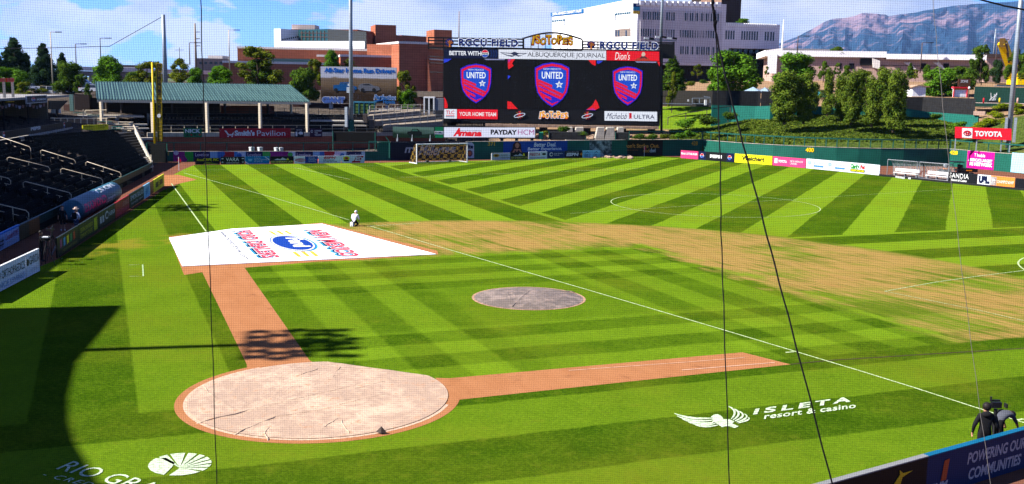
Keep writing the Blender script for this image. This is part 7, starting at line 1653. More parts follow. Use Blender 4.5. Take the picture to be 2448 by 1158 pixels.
def car(x, y, D, rz, colour, label, suv=False):
    p = AT(x, y, D)
    if suv not in CARS: CARS[suv] = car_mesh(suv)
    body, cab, roof, wh, hub, lamp, tail, L_, W_ = CARS[suv]
    cm = M('car_paint_'+colour.strip('#'), tuple(c*.55 for c in S(colour)), .25, spec=.5, var=.02)
    key = ('m', suv, colour)
    if key not in CARS: CARS[key] = [body.mesh('car_body', cm), cab.mesh('car_windows', GLASS), roof.mesh('car_roof', cm), wh.mesh('tyre', BLACK), hub.mesh('rim', STEEL), lamp.mesh('headlight', GRY), tail.mesh('taillight', REDP)]
    ms = CARS[key]; o = thing('parked_car', p, label, 'car', 'cars parked beyond left field'); o.rotation_euler = (0,0,rz)
    def ch(nm, me, par, loc=(0,0,0)): c = bpy.data.objects.new(nm, me); col.objects.link(c); c.parent = par; c.location = loc; return c
    ch('body', ms[0], o); ch('windows', ms[1], o); ch('roof', ms[2], o)
    for sx in (-1.42, 1.4):
        for sy in (-1, 1): w_ = ch('wheel', ms[3], o, (sx, sy*(W_/2-.08), .34)); ch('rim', ms[4], w_)
    for sy in (-.62, .62): ch('headlight', ms[5], o, (L_/2-.02, sy, .62)); ch('taillight', ms[6], o, (-L_/2+.01, sy, .75))
    return o
yw = math.atan2(RT.y, RT.x)
for a_ in ((124,228,206,yw+.05,'f0f0f2','white SUV parked nearest, above the porch sign',True),(150,226,209,yw+2.9,'a81428','dark red car parked right behind the white SUV',False),(160,227,206,yw-.9,'14161a','black car parked beside the white SUV',False),(74,216,222,yw+.1,'d8dce0','silver car parked left of the white SUV',False),(97,214,226,yw,'c8b88a','tan car parked behind the yellow shrub',False),(140,214,232,yw+.1,'5a3428','brown car in the second row of the car park',False),(128,210,238,yw,'e8eaec','white car in the second row left of the street lamp',False),(158,211,236,yw+.2,'f4f4f4','white pickup-sized car in the second row',True),(110,211,240,yw,'2a3a6a','blue car in the second row of the car park',False),(200,207,228,yw+.1,'eceef0','white car parked left of the bright round tree',True),(190,216,220,yw+2.8,'3a3c40','dark grey car left of the bright round tree',False),(222,222,192,yw,'e0e2e6','pale car nearly hidden by the bush at the pavilion end',False),(86,207,248,yw,'9aa4b4','grey-blue car in the back row of the car park',False)): car(*a_)
# ------------------------------------------------------------------ covers on the infield
def segd(p, a, b_):
    ab = b_-a; q = max(0, min(1, (p-a).dot(ab)/ab.dot(ab))); return (p-(a+ab*q)).length
def vinyl(name, c1, c2, c3, rim=None):
    mt, t, b = newmat(name, .55); g, x, y, z = xyz(t); P = g.outputs['Position']; b.inputs['Specular IOR Level'].default_value = .15
    nA = noi(t, P, .55, 7, .62); nB = noi(t, P, 2.2, 6, .65); nC = noi(t, P, 9, 5, .7)
    c = mixc(t, ((nA-.44)*5+(nB-.5)*3).clamp(), c1, c2); c = mixc(t, ((nB-.56)*9).clamp()*.8, c, c3)
    c = mixc(t, ((nC-.60)*8).clamp()*.35, c, tuple(q*.5 for q in c1)); t.links.new(c, b.inputs['Base Color']); bumpn(t, b, nB*.7+nC*.5, .45, .08); return mt, t, b
def cover(name, cx, cy, r, cut, dome, ridges, mat, label, z=.03):
    mb = MB(); N_ = 90; idx = {}
    for k in range(N_+1):
        rr = r*(k/N_)**.9
        for j in range(144 if k else 1):
            a = 2*math.pi*j/144; p = V((cx+rr*math.cos(a), cy+rr*math.sin(a), 0))
            if cut: 
                for n_, d_ in cut:
                    e_ = p.x*n_[0]+p.y*n_[1]-d_
                    if e_ > 0: p.x -= n_[0]*e_; p.y -= n_[1]*e_
            h = dome*(1-(rr/r)**2)+.012*mnoise.noise(p*1.3)+.008*mnoise.noise(p*4)
            for a_, b_, hh, w_ in ridges: h += .35*hh*math.exp(-(segd(p, a_, b_)/w_)**2)
            idx[k, j] = len(mb.v); mb.v.append((p.x, p.y, z+max(0, h)*min(1, (1-rr/r)*14+.25)))
    for j in range(144): mb.f.append((idx[0,0], idx[1,j], idx[1,(j+1) % 144])); mb.mi.append(0)
    for k in range(1, N_):
        for j in range(144): mb.f.append((idx[k,j], idx[k+1,j], idx[k+1,(j+1) % 144], idx[k,(j+1) % 144])); mb.mi.append(0)
    return thing(name, (0,0,0), label, 'field cover', mb=mb, mats=mat, smooth=True)
vm_, _, _ = vinyl('dusty_vinyl', (.265,.182,.125), (.370,.268,.185), (.250,.130,.068))
rg = [(G(470,1014), G(745,948), .085, .05), (G(745,948), G(940,905), .05, .05), (G(560,1042), G(660,998), .05, .045), (G(655,999), G(760,985), .06, .05), (G(760,985), G(860,958), .07, .05), (G(860,958), G(935,942), .05, .05), (G(483,923), G(512,955), .05, .04), (G(512,955), G(560,982), .04, .04), (G(700,905), G(770,882), .03, .04), (G(800,935), G(930,908), .03, .04), (G(765,1030), G(810,1000), .035, .05), (G(810,1005), G(835,1040), .03, .04), (G(592,1030), G(600,1005), .03, .04), (G(640,1055), G(630,1020), .035, .04), (G(820,875), G(790,910), .03, .04), (G(900,1035), G(1000,985), .02, .06)]
p_a, p_b = G(745,861.5), G(1062,905); dn_ = V((-(p_b-p_a).y, (p_b-p_a).x, 0)).normalized()
if dn_.y < 0: dn_ = -dn_
PLC = cover('home_plate_cover', 0, 0, 4.22, [((dn_.x, dn_.y), p_a.x*dn_.x+p_a.y*dn_.y)], .02, rg, vm_, 'large dusty cream vinyl cover creased over the home plate circle')
vm2, _, _ = vinyl('grey_vinyl', (.100,.078,.062), (.175,.135,.110), (.190,.130,.100))
rg = [(G(1225,737), G(1262,708), .07, .05), (G(1262,708), G(1275,694), .05, .05), (G(1210,705), G(1222,726), .04, .04), (G(1222,706), G(1233,720), .04, .04), (G(1300,698), G(1376,703), .05, .05), (G(1250,735), G(1300,722), .03, .04), (G(1275,716), G(1285,724), .03, .04)]
MDC = cover('mound_cover', 0, 17.98, 2.66, None, .20, rg, vm2, 'round grey-brown vinyl cover over the pitcher\'s mound', z=.02)
line([V((2.70*math.cos(a), 17.98+2.70*math.sin(a), 0)) for a in [2*math.pi*k/64 for k in range(64)]], .16, 'mound_clay_ring', z=.014, mat=M('mound_ring_clay', (.25,.15,.09), .9, var=.3, scale=6), closed=True)
for n_, pts_ in enumerate((((470,1014),(560,993),(650,970),(745,948),(840,928)), ((560,1041),(610,1020),(660,999),(712,992),(765,984),(815,970),(862,958),(935,942)), ((483,923),(497,938),(512,955),(520,958)), ((740,948),(800,935),(870,918),(930,906)), ((700,905),(735,893),(768,883)), ((765,1030),(790,1014),(812,1002)), ((812,1004),(822,1020),(836,1042)), ((640,1055),(634,1040),(642,1022)), ((930,912),(860,930),(800,937)), ((815,878),(805,890),(790,912)), ((1225,737),(1245,722),(1262,708),(1274,695)), ((1212,706),(1220,722),(1222,728)), ((1225,706),(1230,716),(1236,722)), ((1300,699),(1340,700),(1374,703)))):
    L_ = [G(*p) for p in pts_]; zz_ = .035 if n_ < 10 else .11; mb = MB(); P_ = []
    for a_, b_ in zip(L_, L_[1:]):
        for j in range(4): q_ = a_.lerp(b_, j/4); P_.append(q_+V((.02*math.sin(len(P_)*1.9+n_), .03*math.sin(len(P_)*1.1), zz_)))
    P_.append(L_[-1]+V((0,0,zz_-.04))); P_[0].z -= .04; mb.tube(P_, .034 if n_ in (0,1,10) else .022, 6)
    thing('cover_fold', L_[0], 'raised fold number '+'x', 'fold', mb=mb, mats=vm_ if n_ < 10 else vm2) if False else part('fold', mb, vm_ if n_ < 10 else vm2, (PLC if n_ < 10 else MDC), smooth=True)
# crumpled corner of the plate cover
mb = MB(); q = G(909,1038); mb.add([q+V((-.14,-.03,.05)), q+V((.06,-.06,.05)), q+V((.03,.02,.24)), q+V((.2,.05,.06)), q+V((-.03,.08,.05))], [(0,1,2),(1,3,2),(3,4,2),(4,0,2)]); thing('cover_flap', q, 'small dark flap standing up at the near edge of the plate cover', 'flap', mb=mb, mats=paint('4a3c34'))
# third-base tarp with print
TARPW = M('white_tarp', (.66,.66,.66), .5, var=.03, scale=.6, bump=.05)
tz = .05; tc_ = [G(404,568.5,tz), G(436,636,tz), G(1043,607.5,tz), G(770,535,tz), G(555,547,tz)]
mb = MB(); mb.prism([V((p.x,p.y,.015)) for p in (tc_[0],tc_[1],tc_[2],tc_[3],tc_[4])], (0,0,.03)); o = thing('base_tarp', (tc_[0]+tc_[2])/2, 'bright white tarp over third base printed with a blue oval and red lettering', 'tarp')
part('sheet', mb, TARPW, o)
z_ = .05
Uf = G(655,616)-G(575,553); 
def tx(s_, a, b_, c_, m_, **kw):       # a -> b runs along the words, a -> c points up the letters
    A_ = G(*a); kw.setdefault('z', z_); return text_flat(s_, A_, G(*b_)-A_, G(*c_)-A_, m_, o, **kw)
RDP = paint('f0384c'); BLK2 = paint('101838'); CYN = paint('3aa8e0')
tx('FORD DEALERS', (551,554), (617,620.5), (594,552), CYN, bold=.08, z=z_+.002); tx('FORD DEALERS', (556,554), (622,620), (598,552), BLK2, bold=.08, z=z_+.004); tx('FORD DEALERS', (561,554), (626,619), (599,552), WHITE, bold=.06, z=z_+.006); tx('FORD DEALERS', (562,554.2), (628,619), (598,552.3), RDP, bold=.03, z=z_+.008)
tx('NEW MEXICO', (723,552), (806,617), (769,551), CYN, bold=.08, z=z_+.002); tx('NEW MEXICO', (728,552), (812,616.5), (773,551), BLK2, bold=.08, z=z_+.004); tx('NEW MEXICO', (733,552), (816,616), (774,551), WHITE, bold=.06, z=z_+.006); tx('NEW MEXICO', (734,552.2), (818,615.6), (773,551.3), RDP, bold=.03, z=z_+.008)
tx('www.buyfordnow.com', (519,556), (580,623), (536,554.5), BLK2, bold=.01)
cO = G(699,582.5); ex_ = (G(727,601)-G(671,564))/2; ey_ = (G(752,585)-G(646,580.5))/2
def oval(k, m_, z, dx=V((0,0,0))): mb = MB(); fan(mb, [cO+dx+ex_*1.0*k*math.cos(a)*1.0+(ey_-ex_*(ey_.dot(ex_)/ex_.dot(ex_)))*k*math.sin(a) for a in [2*math.pi*i/40 for i in range(40)]], z); part('printed_oval', mb, m_, o)
oval(1.06, CYN, z_+.002, RT*.06); oval(1.03, BLU, z_+.004); oval(.98, WHITE, z_+.006); oval(.90, paint('0c3c9c'), z_+.008)
tx('Ford', (681,571), (707,598), (716,566), WHITE, bold=.05, shear=.5, z=z_+.011)
for (a, b_) in (((640,554.5),(655,563.5)),((658,553.8),(673,562.8)),((676,553.2),(691,562)),((697,604),(712,616.5)),((718,603.4),(733,615.8)),((738,602.6),(753,615))):
    A_, B_ = G(*a), G(*b_); w_ = RT*.26; mb = MB(); fan(mb, [A_, B_, B_+w_, A_+w_], z_+.002); part('printed_bar', mb, paint('f0b828'), o)
mb = MB(); 
# ------------------------------------------------------------------ soccer goal
gw = 3.72; P0, P1 = sp(SW/2-gw, 0), sp(SW/2+gw, 0); bk_ = -sv
o = thing('soccer_goal', (P0+P1)/2, 'white framed soccer goal with a black and gold checked net', 'soccer goal')
up_ = V((0,0,1)); GP = paint('fafafa')
for P_ in (P0, P1): mb = MB(); mb.tube([P_+up_*.0, P_+up_*2.5], .075, 8); part('post', mb, GP, o)
mb = MB(); mb.tube([P0-(P1-P0).normalized()*.07+up_*2.5, P1+(P1-P0).normalized()*.07+up_*2.5], .075, 8); part('crossbar', mb, GP, o)
for P_ in (P0, P1): mb = MB(); mb.tube([P_+up_*.06, P_+bk_*2.1+up_*.06], .06, 6); part('ground_bar', mb, GP, o)
mb = MB(); mb.tube([P0+bk_*2.1+up_*.06, P1+bk_*2.1+up_*.06], .06, 6); part('ground_bar', mb, GP, o)
for k in (.12, .35, .8): mb = MB(); q = (P0+bk_*2.1).lerp(P1+bk_*2.1, k); mb.ball(q+up_*.16, .18, 8, sq=(1.6,1,.8)); part('sandbag', mb, DRK, o)
mt, t, b = newmat('checked_net', .8); g, x, y, z = xyz(t); ch = t.nodes.new('ShaderNodeTexChecker'); ch.inputs['Scale'].default_value = 1.9; ch.inputs[1].default_value = (.26,.16,.03,1); ch.inputs[2].default_value = (.02,.016,.015,1)
U_ = x*su.x+y*su.y; W_ = x*sv.x+y*sv.y; t.links.new(comb(t, U_, W_+13.0, z), ch.inputs[0]); t.links.new(ch.outputs[0], b.inputs['Base Color'])
mb = MB(); st = .10; D_ = 1.7; dirn = (P1-P0).normalized(); Lg = (P1-P0).length
def nb_(a, b_): mb.bar(a, b_, .013)
k = 0
while k*st <= Lg: A_ = P0+dirn*k*st; nb_(A_+bk_*.75+up_*2.42, A_+bk_*2.0+up_*.1); nb_(A_+up_*2.45, A_+bk_*.75+up_*2.42); k += 1
for k in range(24): h = .1+k*.1; f = 2.0-1.25*(h-.1)/2.32; nb_(P0+bk_*f+up_*h, P1+bk_*f+up_*h)
for k in range(8): nb_(P0+bk_*k*.1+up_*2.44, P1+bk_*k*.1+up_*2.44)
for P_ in (P0, P1):
    for k in range(24): h = .1+k*.1; f = 2.0-1.25*(h-.1)/2.32; nb_(P_+up_*h, P_+bk_*f+up_*h)
    for k in range(19): f = .1+k*.1; h = 2.42 if f < .75 else 2.42-(f-.75)/1.25*2.32; nb_(P_+bk_*f+up_*.1, P_+bk_*f+up_*h)
part('goal_net', mb, mt, o, kind='stuff')
# corner flags
for (x, y, lab) in ((428,408.5,'pink-red corner flag at the left-field corner'),(1540,374,'red corner flag in front of the black Strike Out banner')):
    b_ = G(x, y); t_ = thing('corner_flag', b_, lab, 'corner flag', 'corner flags'); mb = MB(); mb.tube([b_, b_+up_*1.55], .03, 6); part('pole', mb, WHITE, t_); mb = MB(); a_ = b_+up_*1.5; mb.prism([a_, a_+RT*(-.15)-up_*.42, a_+RT*.12-up_*.62, a_+RT*.30-up_*.38, a_+RT*.18-up_*.1], FW*.02); part('flag', mb, paint('e0143c'), t_)
# team shelters
ACR = bpy.data.materials.new('clear_acrylic'); ACR.use_nodes = True; b = ACR.node_tree.nodes['Principled BSDF']; b.inputs['Base Color'].default_value = (.55,.6,.6,1); b.inputs['Alpha'].default_value = .16; b.inputs['Roughness'].default_value = .15
FRM = paint('8a8e94')
for (xa, ya, xb, yb, lab) in ((2120,421,2191,427.5,'left clear-roofed team shelter with white benches'),(2196,428,2266,434.5,'right clear-roofed team shelter with white benches')):
    A_, B_ = G(xa, ya), G(xb, yb); p_ = PL(A_, B_); L_ = p_.L; bkk = -p_.n; t_ = thing('team_shelter', (A_+B_)/2, lab, 'bench shelter', 'team shelters beside the track')
    prof = [(0,2.0),(-.35,2.02),(-.75,1.9),(-1.05,1.6),(-1.22,1.2),(-1.28,.7),(-1.3,.15)]
    for k in range(6):
        q = L_*k/5; mb = MB(); mb.tube([p_.P(q, z_, f) for f, z_ in prof], .03 if 0 < k < 5 else .045, 6); part('rib', mb, FRM, t_)
    for (f, z_, r_) in ((0,2.0,.05),(0,.08,.05),(-1.3,.12,.045)): mb = MB(); mb.tube([p_.P(0,z_,f), p_.P(L_,z_,f)], r_, 6); part('long_bar', mb, FRM, t_)
    for q in (0, L_): mb = MB(); mb.tube([p_.P(q,.05,0), p_.P(q,2.0,0)], .045, 6); part('front_post', mb, FRM, t_); mb = MB(); mb.tube([p_.P(q,.08,0), p_.P(q,.1,-1.3)], .045, 6); part('side_bar', mb, FRM, t_)
    mb = MB(); n_ = len(prof); vs = [p_.P(q, z_-.01, f*.98) for q in (.02, L_-.02) for f, z_ in prof]; mb.add(vs, [(i, i+1, n_+i+1, n_+i) for i in range(n_-1)]); part('clear_panel', mb, ACR, t_)
    mb = MB(); p_.box(mb, .5, L_-.25, .42, .50, -.95, -.55); part('seat', mb, WHITE, t_); mb = MB(); p_.box(mb, .5, L_-.25, .62, .98, -1.02, -.97); part('backrest', mb, WHITE, t_)
    for q in (.7, L_/2, L_-.5): mb = MB(); p_.box(mb, q-.04, q+.04, .0, .42, -.9, -.6); part('bench_leg', mb, FRM, t_)
for k in range(9): q = G(2142+k*3.2+(8 if k > 6 else 0), 425.5+k*.5); mb = MB(); mb.box((q.x,q.y,.02), .12, .12, .22); thing('water_bottle', q, ['first','second','third','fourth','fifth','sixth','seventh','eighth','ninth'][k]+' small white bottle from the left before the team shelters', 'bottle', 'white bottles before the team shelter', mb=mb, mats=WHITE)
# utility vehicle
c_ = G(2287, 411); c_ = gnd(2287, 126, 0); t_ = thing('utility_vehicle', c_, 'dark open utility vehicle with roll cage parked below the 428 mark', 'utility vehicle')
ux = V((RT.x, RT.y, 0)).normalized(); uy = V((-ux.y, ux.x, 0)); rz_ = math.atan2(ux.y, ux.x)
def L3(x, y, z): return c_+ux*x+uy*y+up_*z
def ubox(nm, x, y, z, sx, sy, sz, m_, par=None): mb = MB(); p = L3(x, y, z); mb.box((p.x,p.y,p.z), sx, sy, sz, rz_); return part(nm, mb, m_, par or t_)
mb = MB(); mb.prism([L3(-2.1,-.7,.45), L3(-2.1,-.7,.85), L3(-1.75,-.7,1.0), L3(-1.1,-.7,1.05), L3(-.95,-.7,.55), L3(.2,-.7,.5), L3(.3,-.7,.95), L3(.6,-.7,.95), L3(.6,-.7,.45)], uy*1.4); part('body', mb, DRK, t_)
ubox('cargo_bed', 1.35, 0, .75, 1.6, 1.5, .40, paint('1c1c20')); ubox('bed_stripe', 1.1, -.76, .88, .7, .03, .14, ORG); ubox('hood_patch', -1.5, 0, 1.03, .5, .6, .04, ORG); ubox('seat', .05, 0, .85, .55, 1.3, .18, BLACK); ubox('seat_back', .32, 0, 1.0, .12, 1.3, .6, BLACK); ubox('roof', -.2, 0, 1.92, 1.6, 1.4, .06, BLACK)
for sy in (-.66, .66):
    mb = MB(); mb.tube([L3(-1.05,sy,1.0), L3(-.75,sy,1.88), L3(.45,sy,1.9), L3(.5,sy,.95)], .035, 6); part('roll_bar', mb, BLACK, t_)
for sx in (-1.45, 1.45):
    for sy in (-.68, .68): mb = MB(); mb.tube([L3(sx,sy-.13,.36), L3(sx,sy+.13,.36)], .36, 14); w_ = part('wheel', mb, BLACK, t_); mb = MB(); mb.tube([L3(sx,sy-.15,.36), L3(sx,sy+.15,.36)], .16, 8); part('rim', mb, GRY, w_)

# ------------------------------------------------------------------ people
SKINM = M('skin', (.34,.17,.11), .6, var=.04); SKIN2 = M('skin_tan', (.22,.11,.065), .6, var=.04)
BASE = dict(pelvis=(0,0,.95), spine=(0,.0,1.12), chest=(0,.0,1.31), neck=(0,.0,1.47), jaw=(0,.015,1.555), head=(0,.02,1.645), crown=(0,.005,1.715), nose=(0,.115,1.625), earL=(-.085,.0,1.635), earR=(.085,.0,1.635),
 shL=(-.165,0,1.41), elL=(-.25,-.02,1.13), wrL=(-.27,.03,.89), haL=(-.27,.05,.82), shR=(.165,0,1.41), elR=(.25,-.02,1.13), wrR=(.27,.03,.89), haR=(.27,.05,.82),
 hiL=(-.09,0,.91), knL=(-.10,.02,.50), anL=(-.10,-.03,.10), toL=(-.115,.13,.045), hiR=(.09,0,.91), knR=(.10,.02,.50), anR=(.10,-.03,.10), toR=(.115,.13,.045))
RAD = dict(pelvis=.135, spine=.115, chest=.145, neck=.058, jaw=.072, head=.098, crown=.072, nose=.016, earL=.02, earR=.02, shL=.068, elL=.046, wrL=.030, haL=.040, shR=.068, elR=.046, wrR=.030, haR=.040, hiL=.098, knL=.062, anL=.042, toL=.036, hiR=.098, knR=.062, anR=.042, toR=.036)
EDG = [('pelvis','spine'),('spine','chest'),('chest','neck'),('neck','jaw'),('jaw','head'),('head','crown'),('head','nose'),('head','earL'),('head','earR')]
for s_ in 'LR': EDG += [('chest','sh'+s_),('sh'+s_,'el'+s_),('el'+s_,'wr'+s_),('wr'+s_,'ha'+s_),('pelvis','hi'+s_),('hi'+s_,'kn'+s_),('kn'+s_,'an'+s_),('an'+s_,'to'+s_)]
def person(loc, rz, label, pose=None, shirt=None, pants=None, skin=SKINM, shoes=None, sleeve='short', legs='long', scale=1.0, wide=1.0, fingers=True):
    J = dict(BASE); J.update(pose or {}); names = list(J); me = bpy.data.meshes.new('person'); me.from_pydata([J[n] for n in names], [(names.index(a), names.index(b_)) for a, b_ in EDG], [])
    ob = bpy.data.objects.new('tmp', me); sc.collection.objects.link(ob); md = ob.modifiers.new('s', 'SKIN'); md.use_smooth_shade = True
    lay = me.skin_vertices[0] if me.skin_vertices else None
    if lay is None: return None
    for i, n in enumerate(names):
        r_ = RAD[n]*(wide if n in ('pelvis','spine','chest','shL','shR','hiL','hiR','elL','elR') else 1); lay.data[i].radius = (r_*(1.18 if n in ('chest','pelvis','spine') else 1), r_*(.82 if n in ('chest','pelvis','spine') else 1)) if False else (r_, r_)
        lay.data[i].use_root = n == 'pelvis'
    md2 = ob.modifiers.new('b', 'SUBSURF'); md2.levels = 2; md2.render_levels = 2
    bpy.context.view_layer.update(); ev = ob.evaluated_get(bpy.context.evaluated_depsgraph_get()); m2 = bpy.data.meshes.new_from_object(ev)
    mb = MB(); mb.v = [tuple(v.co) for v in m2.vertices]; mb.f = [tuple(p.vertices) for p in m2.polygons]
    bpy.data.objects.remove(ob); bpy.data.meshes.remove(me); bpy.data.meshes.remove(m2)
    def region(a, b_):
        k = {a, b_}
        if a in ('jaw','head') or b_ in ('jaw',): return 0
        if a.startswith('wr'): return 0
        if a.startswith('el'): return 0 if sleeve == 'short' else 1
        if a.startswith('an'): return 3
        if a.startswith('kn'): return 2 if legs == 'long' else 0
        if a.startswith('hi') or b_.startswith('hi'): return 2
        if k == {'pelvis','spine'}: return 4
        return 1
    segs = [(V(J[a]), V(J[b_]), region(a, b_), RAD[b_]) for a, b_ in EDG]
    pel = V(J['pelvis'])
    for f in mb.f:
        c = sum((V(mb.v[i]) for i in f), V((0,0,0)))/len(f); best = min(segs, key=lambda s_: segd(c, s_[0], s_[1])-s_[3]*.3); r_ = best[2]
        if r_ == 4: r_ = 1 if (c-pel).dot(V(J['spine'])-pel) > -.01 else 2
        mb.mi.append(r_)
    for s_, sg in (('L',-1),('R',1)):
        wr, ha = V(J['wr'+s_]), V(J['ha'+s_]); d = (ha-wr).normalized(); sd = d.cross(V((0,1,0))); sd = (sd if sd.length > .1 else V((1,0,0))).normalized(); cu = sd.cross(d).normalized()
        for k in range(4):
            b0 = ha+cu*(k-1.5)*.021+d*.015; ln = (.065,.078,.072,.055)[k]; mb.tube([b0, b0+d*ln*.5+sd*.004*sg, b0+d*ln*.85-sd*sg*.018], .0095, 5, r2=.007, mi=0)
        b0 = ha-d*.02-cu*.035; mb.tube([b0, b0-cu*.022+d*.03, b0-cu*.018+d*.062], .011, 5, r2=.008, mi=0)
    mats = [skin, shirt, pants, shoes or BLACK]
    o = thing('person', loc, label, 'person'); body = bpy.data.objects.new('body', mb.mesh('body', mats)); col.objects.link(body); body.parent = o
    for p in body.data.polygons: p.use_smooth = True
    o.rotation_euler = (0,0,rz); o.scale = (scale,)*3
    def kid(nm, m_, mat, smooth=True): c = bpy.data.objects.new(nm, m_.mesh(nm, mat)); col.objects.link(c); c.parent = o; [setattr(p, 'use_smooth', smooth) for p in c.data.polygons]; return c
    return o, J, kid
def hair(kid, J, mat, big=1.0, long=0):
    h = V(J['head']); cr = V(J['crown']); mb = MB(); up2 = (cr-V(J['jaw'])).normalized(); fwd = (V(J['nose'])-h).normalized(); c = h+up2*.03-fwd*.022; r_ = .112*big
    mb.ball(c, r_, 12); 
    if long: mb.tube([c-fwd*.02, c-fwd*.06-up2*.09, c-fwd*.07-up2*(.09+long)], .085, 8, r2=.05)
    for i, v in enumerate(mb.v):
        q = V(v)-c; 
        if q.dot(fwd) > .055 and q.dot(up2) < .055: mb.v[i] = tuple(V(v)-fwd*(q.dot(fwd)-.03))
    kid('hair', mb, mat)
facing = lambda v: math.atan2(v.y, v.x)-math.pi/2
BLKC = M('black_cloth', (.006,.006,.007), .9, spec=.1); WHC = M('white_cloth', (.46,.46,.50), .9); JEAN = M('denim', (.03,.045,.09), .9); HAIRD = M('dark_hair', (.009,.007,.006), .6); HAIRB = M('brown_hair', (.10,.045,.02), .7); HATC = M('hat_straw', (.42,.32,.26), .9); GRYC = M('grey_cloth', (.045,.048,.06), .9)
# man in black hoodie, seen from behind
o, J, kid = person(G(2347,1113), facing(FW*1.0+RT*.12), 'man in a black hooded top seen from behind, standing at the lower right wall', dict(elL=(-.30,-.03,1.13), wrL=(-.30,.05,.90), haL=(-.30,.07,.84), elR=(.30,-.03,1.13), wrR=(.36,.08,.93), haR=(.39,.12,.88)), BLKC, BLKC, SKINM, sleeve='long', scale=1.02, wide=1.22); hair(kid, J, HAIRD, 1.08)
mb = MB(); mb.ball((0,-.06,1.47), .12, 12, sq=(1.25,.8,.75)); kid('hood', mb, BLKC)
# bending man, facing right
bend = dict(pelvis=(0,-.12,.93), spine=(0,.03,1.07), chest=(0,.22,1.14), neck=(0,.38,1.13), jaw=(0,.46,1.07), head=(0,.53,1.03), crown=(0,.59,1.01), nose=(0,.53,.92), earL=(-.085,.50,1.05), earR=(.085,.50,1.05), shL=(-.165,.30,1.13), elL=(-.20,.40,.87), wrL=(-.18,.52,.70), haL=(-.18,.55,.64), shR=(.165,.30,1.13), elR=(.22,.46,.88), wrR=(.2,.58,.72), haR=(.2,.60,.66), hiL=(-.09,-.1,.89), hiR=(.09,-.1,.89), knL=(-.11,-.02,.49), knR=(.11,-.02,.49), anL=(-.11,-.08,.10), anR=(.11,-.08,.10), toL=(-.12,.10,.045), toR=(.12,.10,.045))
o, J, kid = person(G(2383,1080), facing(RT*.85+FW*.5), 'man in dark clothes bending forward beside the video camera at the lower right', bend, GRYC, BLKC, SKIN2, sleeve='short', shoes=WHC, wide=1.1); hair(kid, J, HAIRD, 1.0)
mb = MB(); mb.tube([(-.1,-.05,1.12),(-.12,.1,1.2),(-.13,.28,1.19)], .02, 5); kid('strap', mb, BLKC)
def tripod_cam(base, h, rz, lab, scale=1.0, big=True):
    o = thing('video_camera', base, lab, 'camera')
    for k in range(3): a = 2*math.pi*k/3+.5; mb = MB(); mb.tube([base+V((.42*math.cos(a)*scale, .42*math.sin(a)*scale, .0)), base+V((.05*math.cos(a), .05*math.sin(a), h-.35))], .018, 6, r2=.026); part('tripod_leg', mb, BLACK, o)
    mb = MB(); mb.tube([base+V((0,0,h-.45)), base+V((0,0,h-.12))], .05, 8); part('tripod_head', mb, BLACK, o)
    f = V((math.cos(rz), math.sin(rz), 0)); s_ = V((-f.y, f.x, 0)); c_ = base+V((0,0,h))
    mb = MB(); mb.box((c_.x,c_.y,c_.z-.08), .28, .12, .16, rz); part('camera_body', mb, BLACK, o); mb = MB(); mb.tube([c_+f*.14, c_+f*.26], .045, 10, r2=.06); part('lens', mb, BLACK, o)
    mb = MB(); mb.bar(c_-f*.1+V((0,0,.13)), c_+f*.18+V((0,0,.13)), .04); mb.bar(c_+f*.16+V((0,0,.1)), c_+f*.16+V((0,0,.24)), .05); part('handle', mb, BLACK, o)
    mb = MB(); q = c_-f*.22+s_*.12; mb.box((q.x,q.y,q.z-.04), .04, .16, .12, rz); part('viewfinder', mb, BLACK, o); return o
tripod_cam(G(2370,1094), 1.56, math.atan2(-RT.y, -RT.x), 'black video camera on a tripod between the two men at the lower right')
mb = MB(); q = G(2377,1098); mb.tube([q+V((0,0,.72)), q+V((.05,0,.85)), q+V((.0,.05,1.1))], .09, 8, r2=.03); thing('water_jug', q, 'dim blue bag slung under the tripod at the lower right', 'bag', mb=mb, mats=GRYC) if False else None
# two men on the third-base track
o, J, kid = person(G(151,553), facing(-FW*.8+RT*.5), 'man in black shirt and shorts walking on the third-base track', dict(knL=(-.10,.12,.52), anL=(-.10,.06,.12), toL=(-.11,.22,.06), wrL=(-.27,.10,.92), haL=(-.27,.13,.86), wrR=(.27,-.04,.90), haR=(.27,-.05,.83), anR=(.10,-.16,.12), toR=(.11,-.0,.045)), BLKC, BLKC, SKINM, legs='short', shoes=WHC, wide=1.0, scale=.97); hair(kid, J, HAIRB, 1.04)
o, J, kid = person(G(184,560), facing(FW*.6+RT*.2), 'man in white shirt, sun hat and black backpack with hand on hip', dict(elL=(-.36,-.05,1.17), wrL=(-.17,.03,1.02), haL=(-.13,.06,.99), elR=(.34,-.05,1.17), wrR=(.2,.05,1.0), haR=(.17,.08,.97)), WHC, JEAN, SKINM, sleeve='long', wide=1.05)
mb = MB(); mb.tube([(0,0,1.68),(0,0,1.70)], .20, 14); mb.tube([(0,0,1.69),(0,0,1.80)], .115, 12, r2=.095); kid('hat', mb, HATC, False)
mb = MB(); mb.hexa([(-.15,-.30,1.05),(.15,-.30,1.05),(.15,-.10,1.05),(-.15,-.10,1.05),(-.12,-.24,1.46),(.12,-.24,1.46),(.12,-.08,1.46),(-.12,-.08,1.46)]); kid('backpack', mb, BLKC)
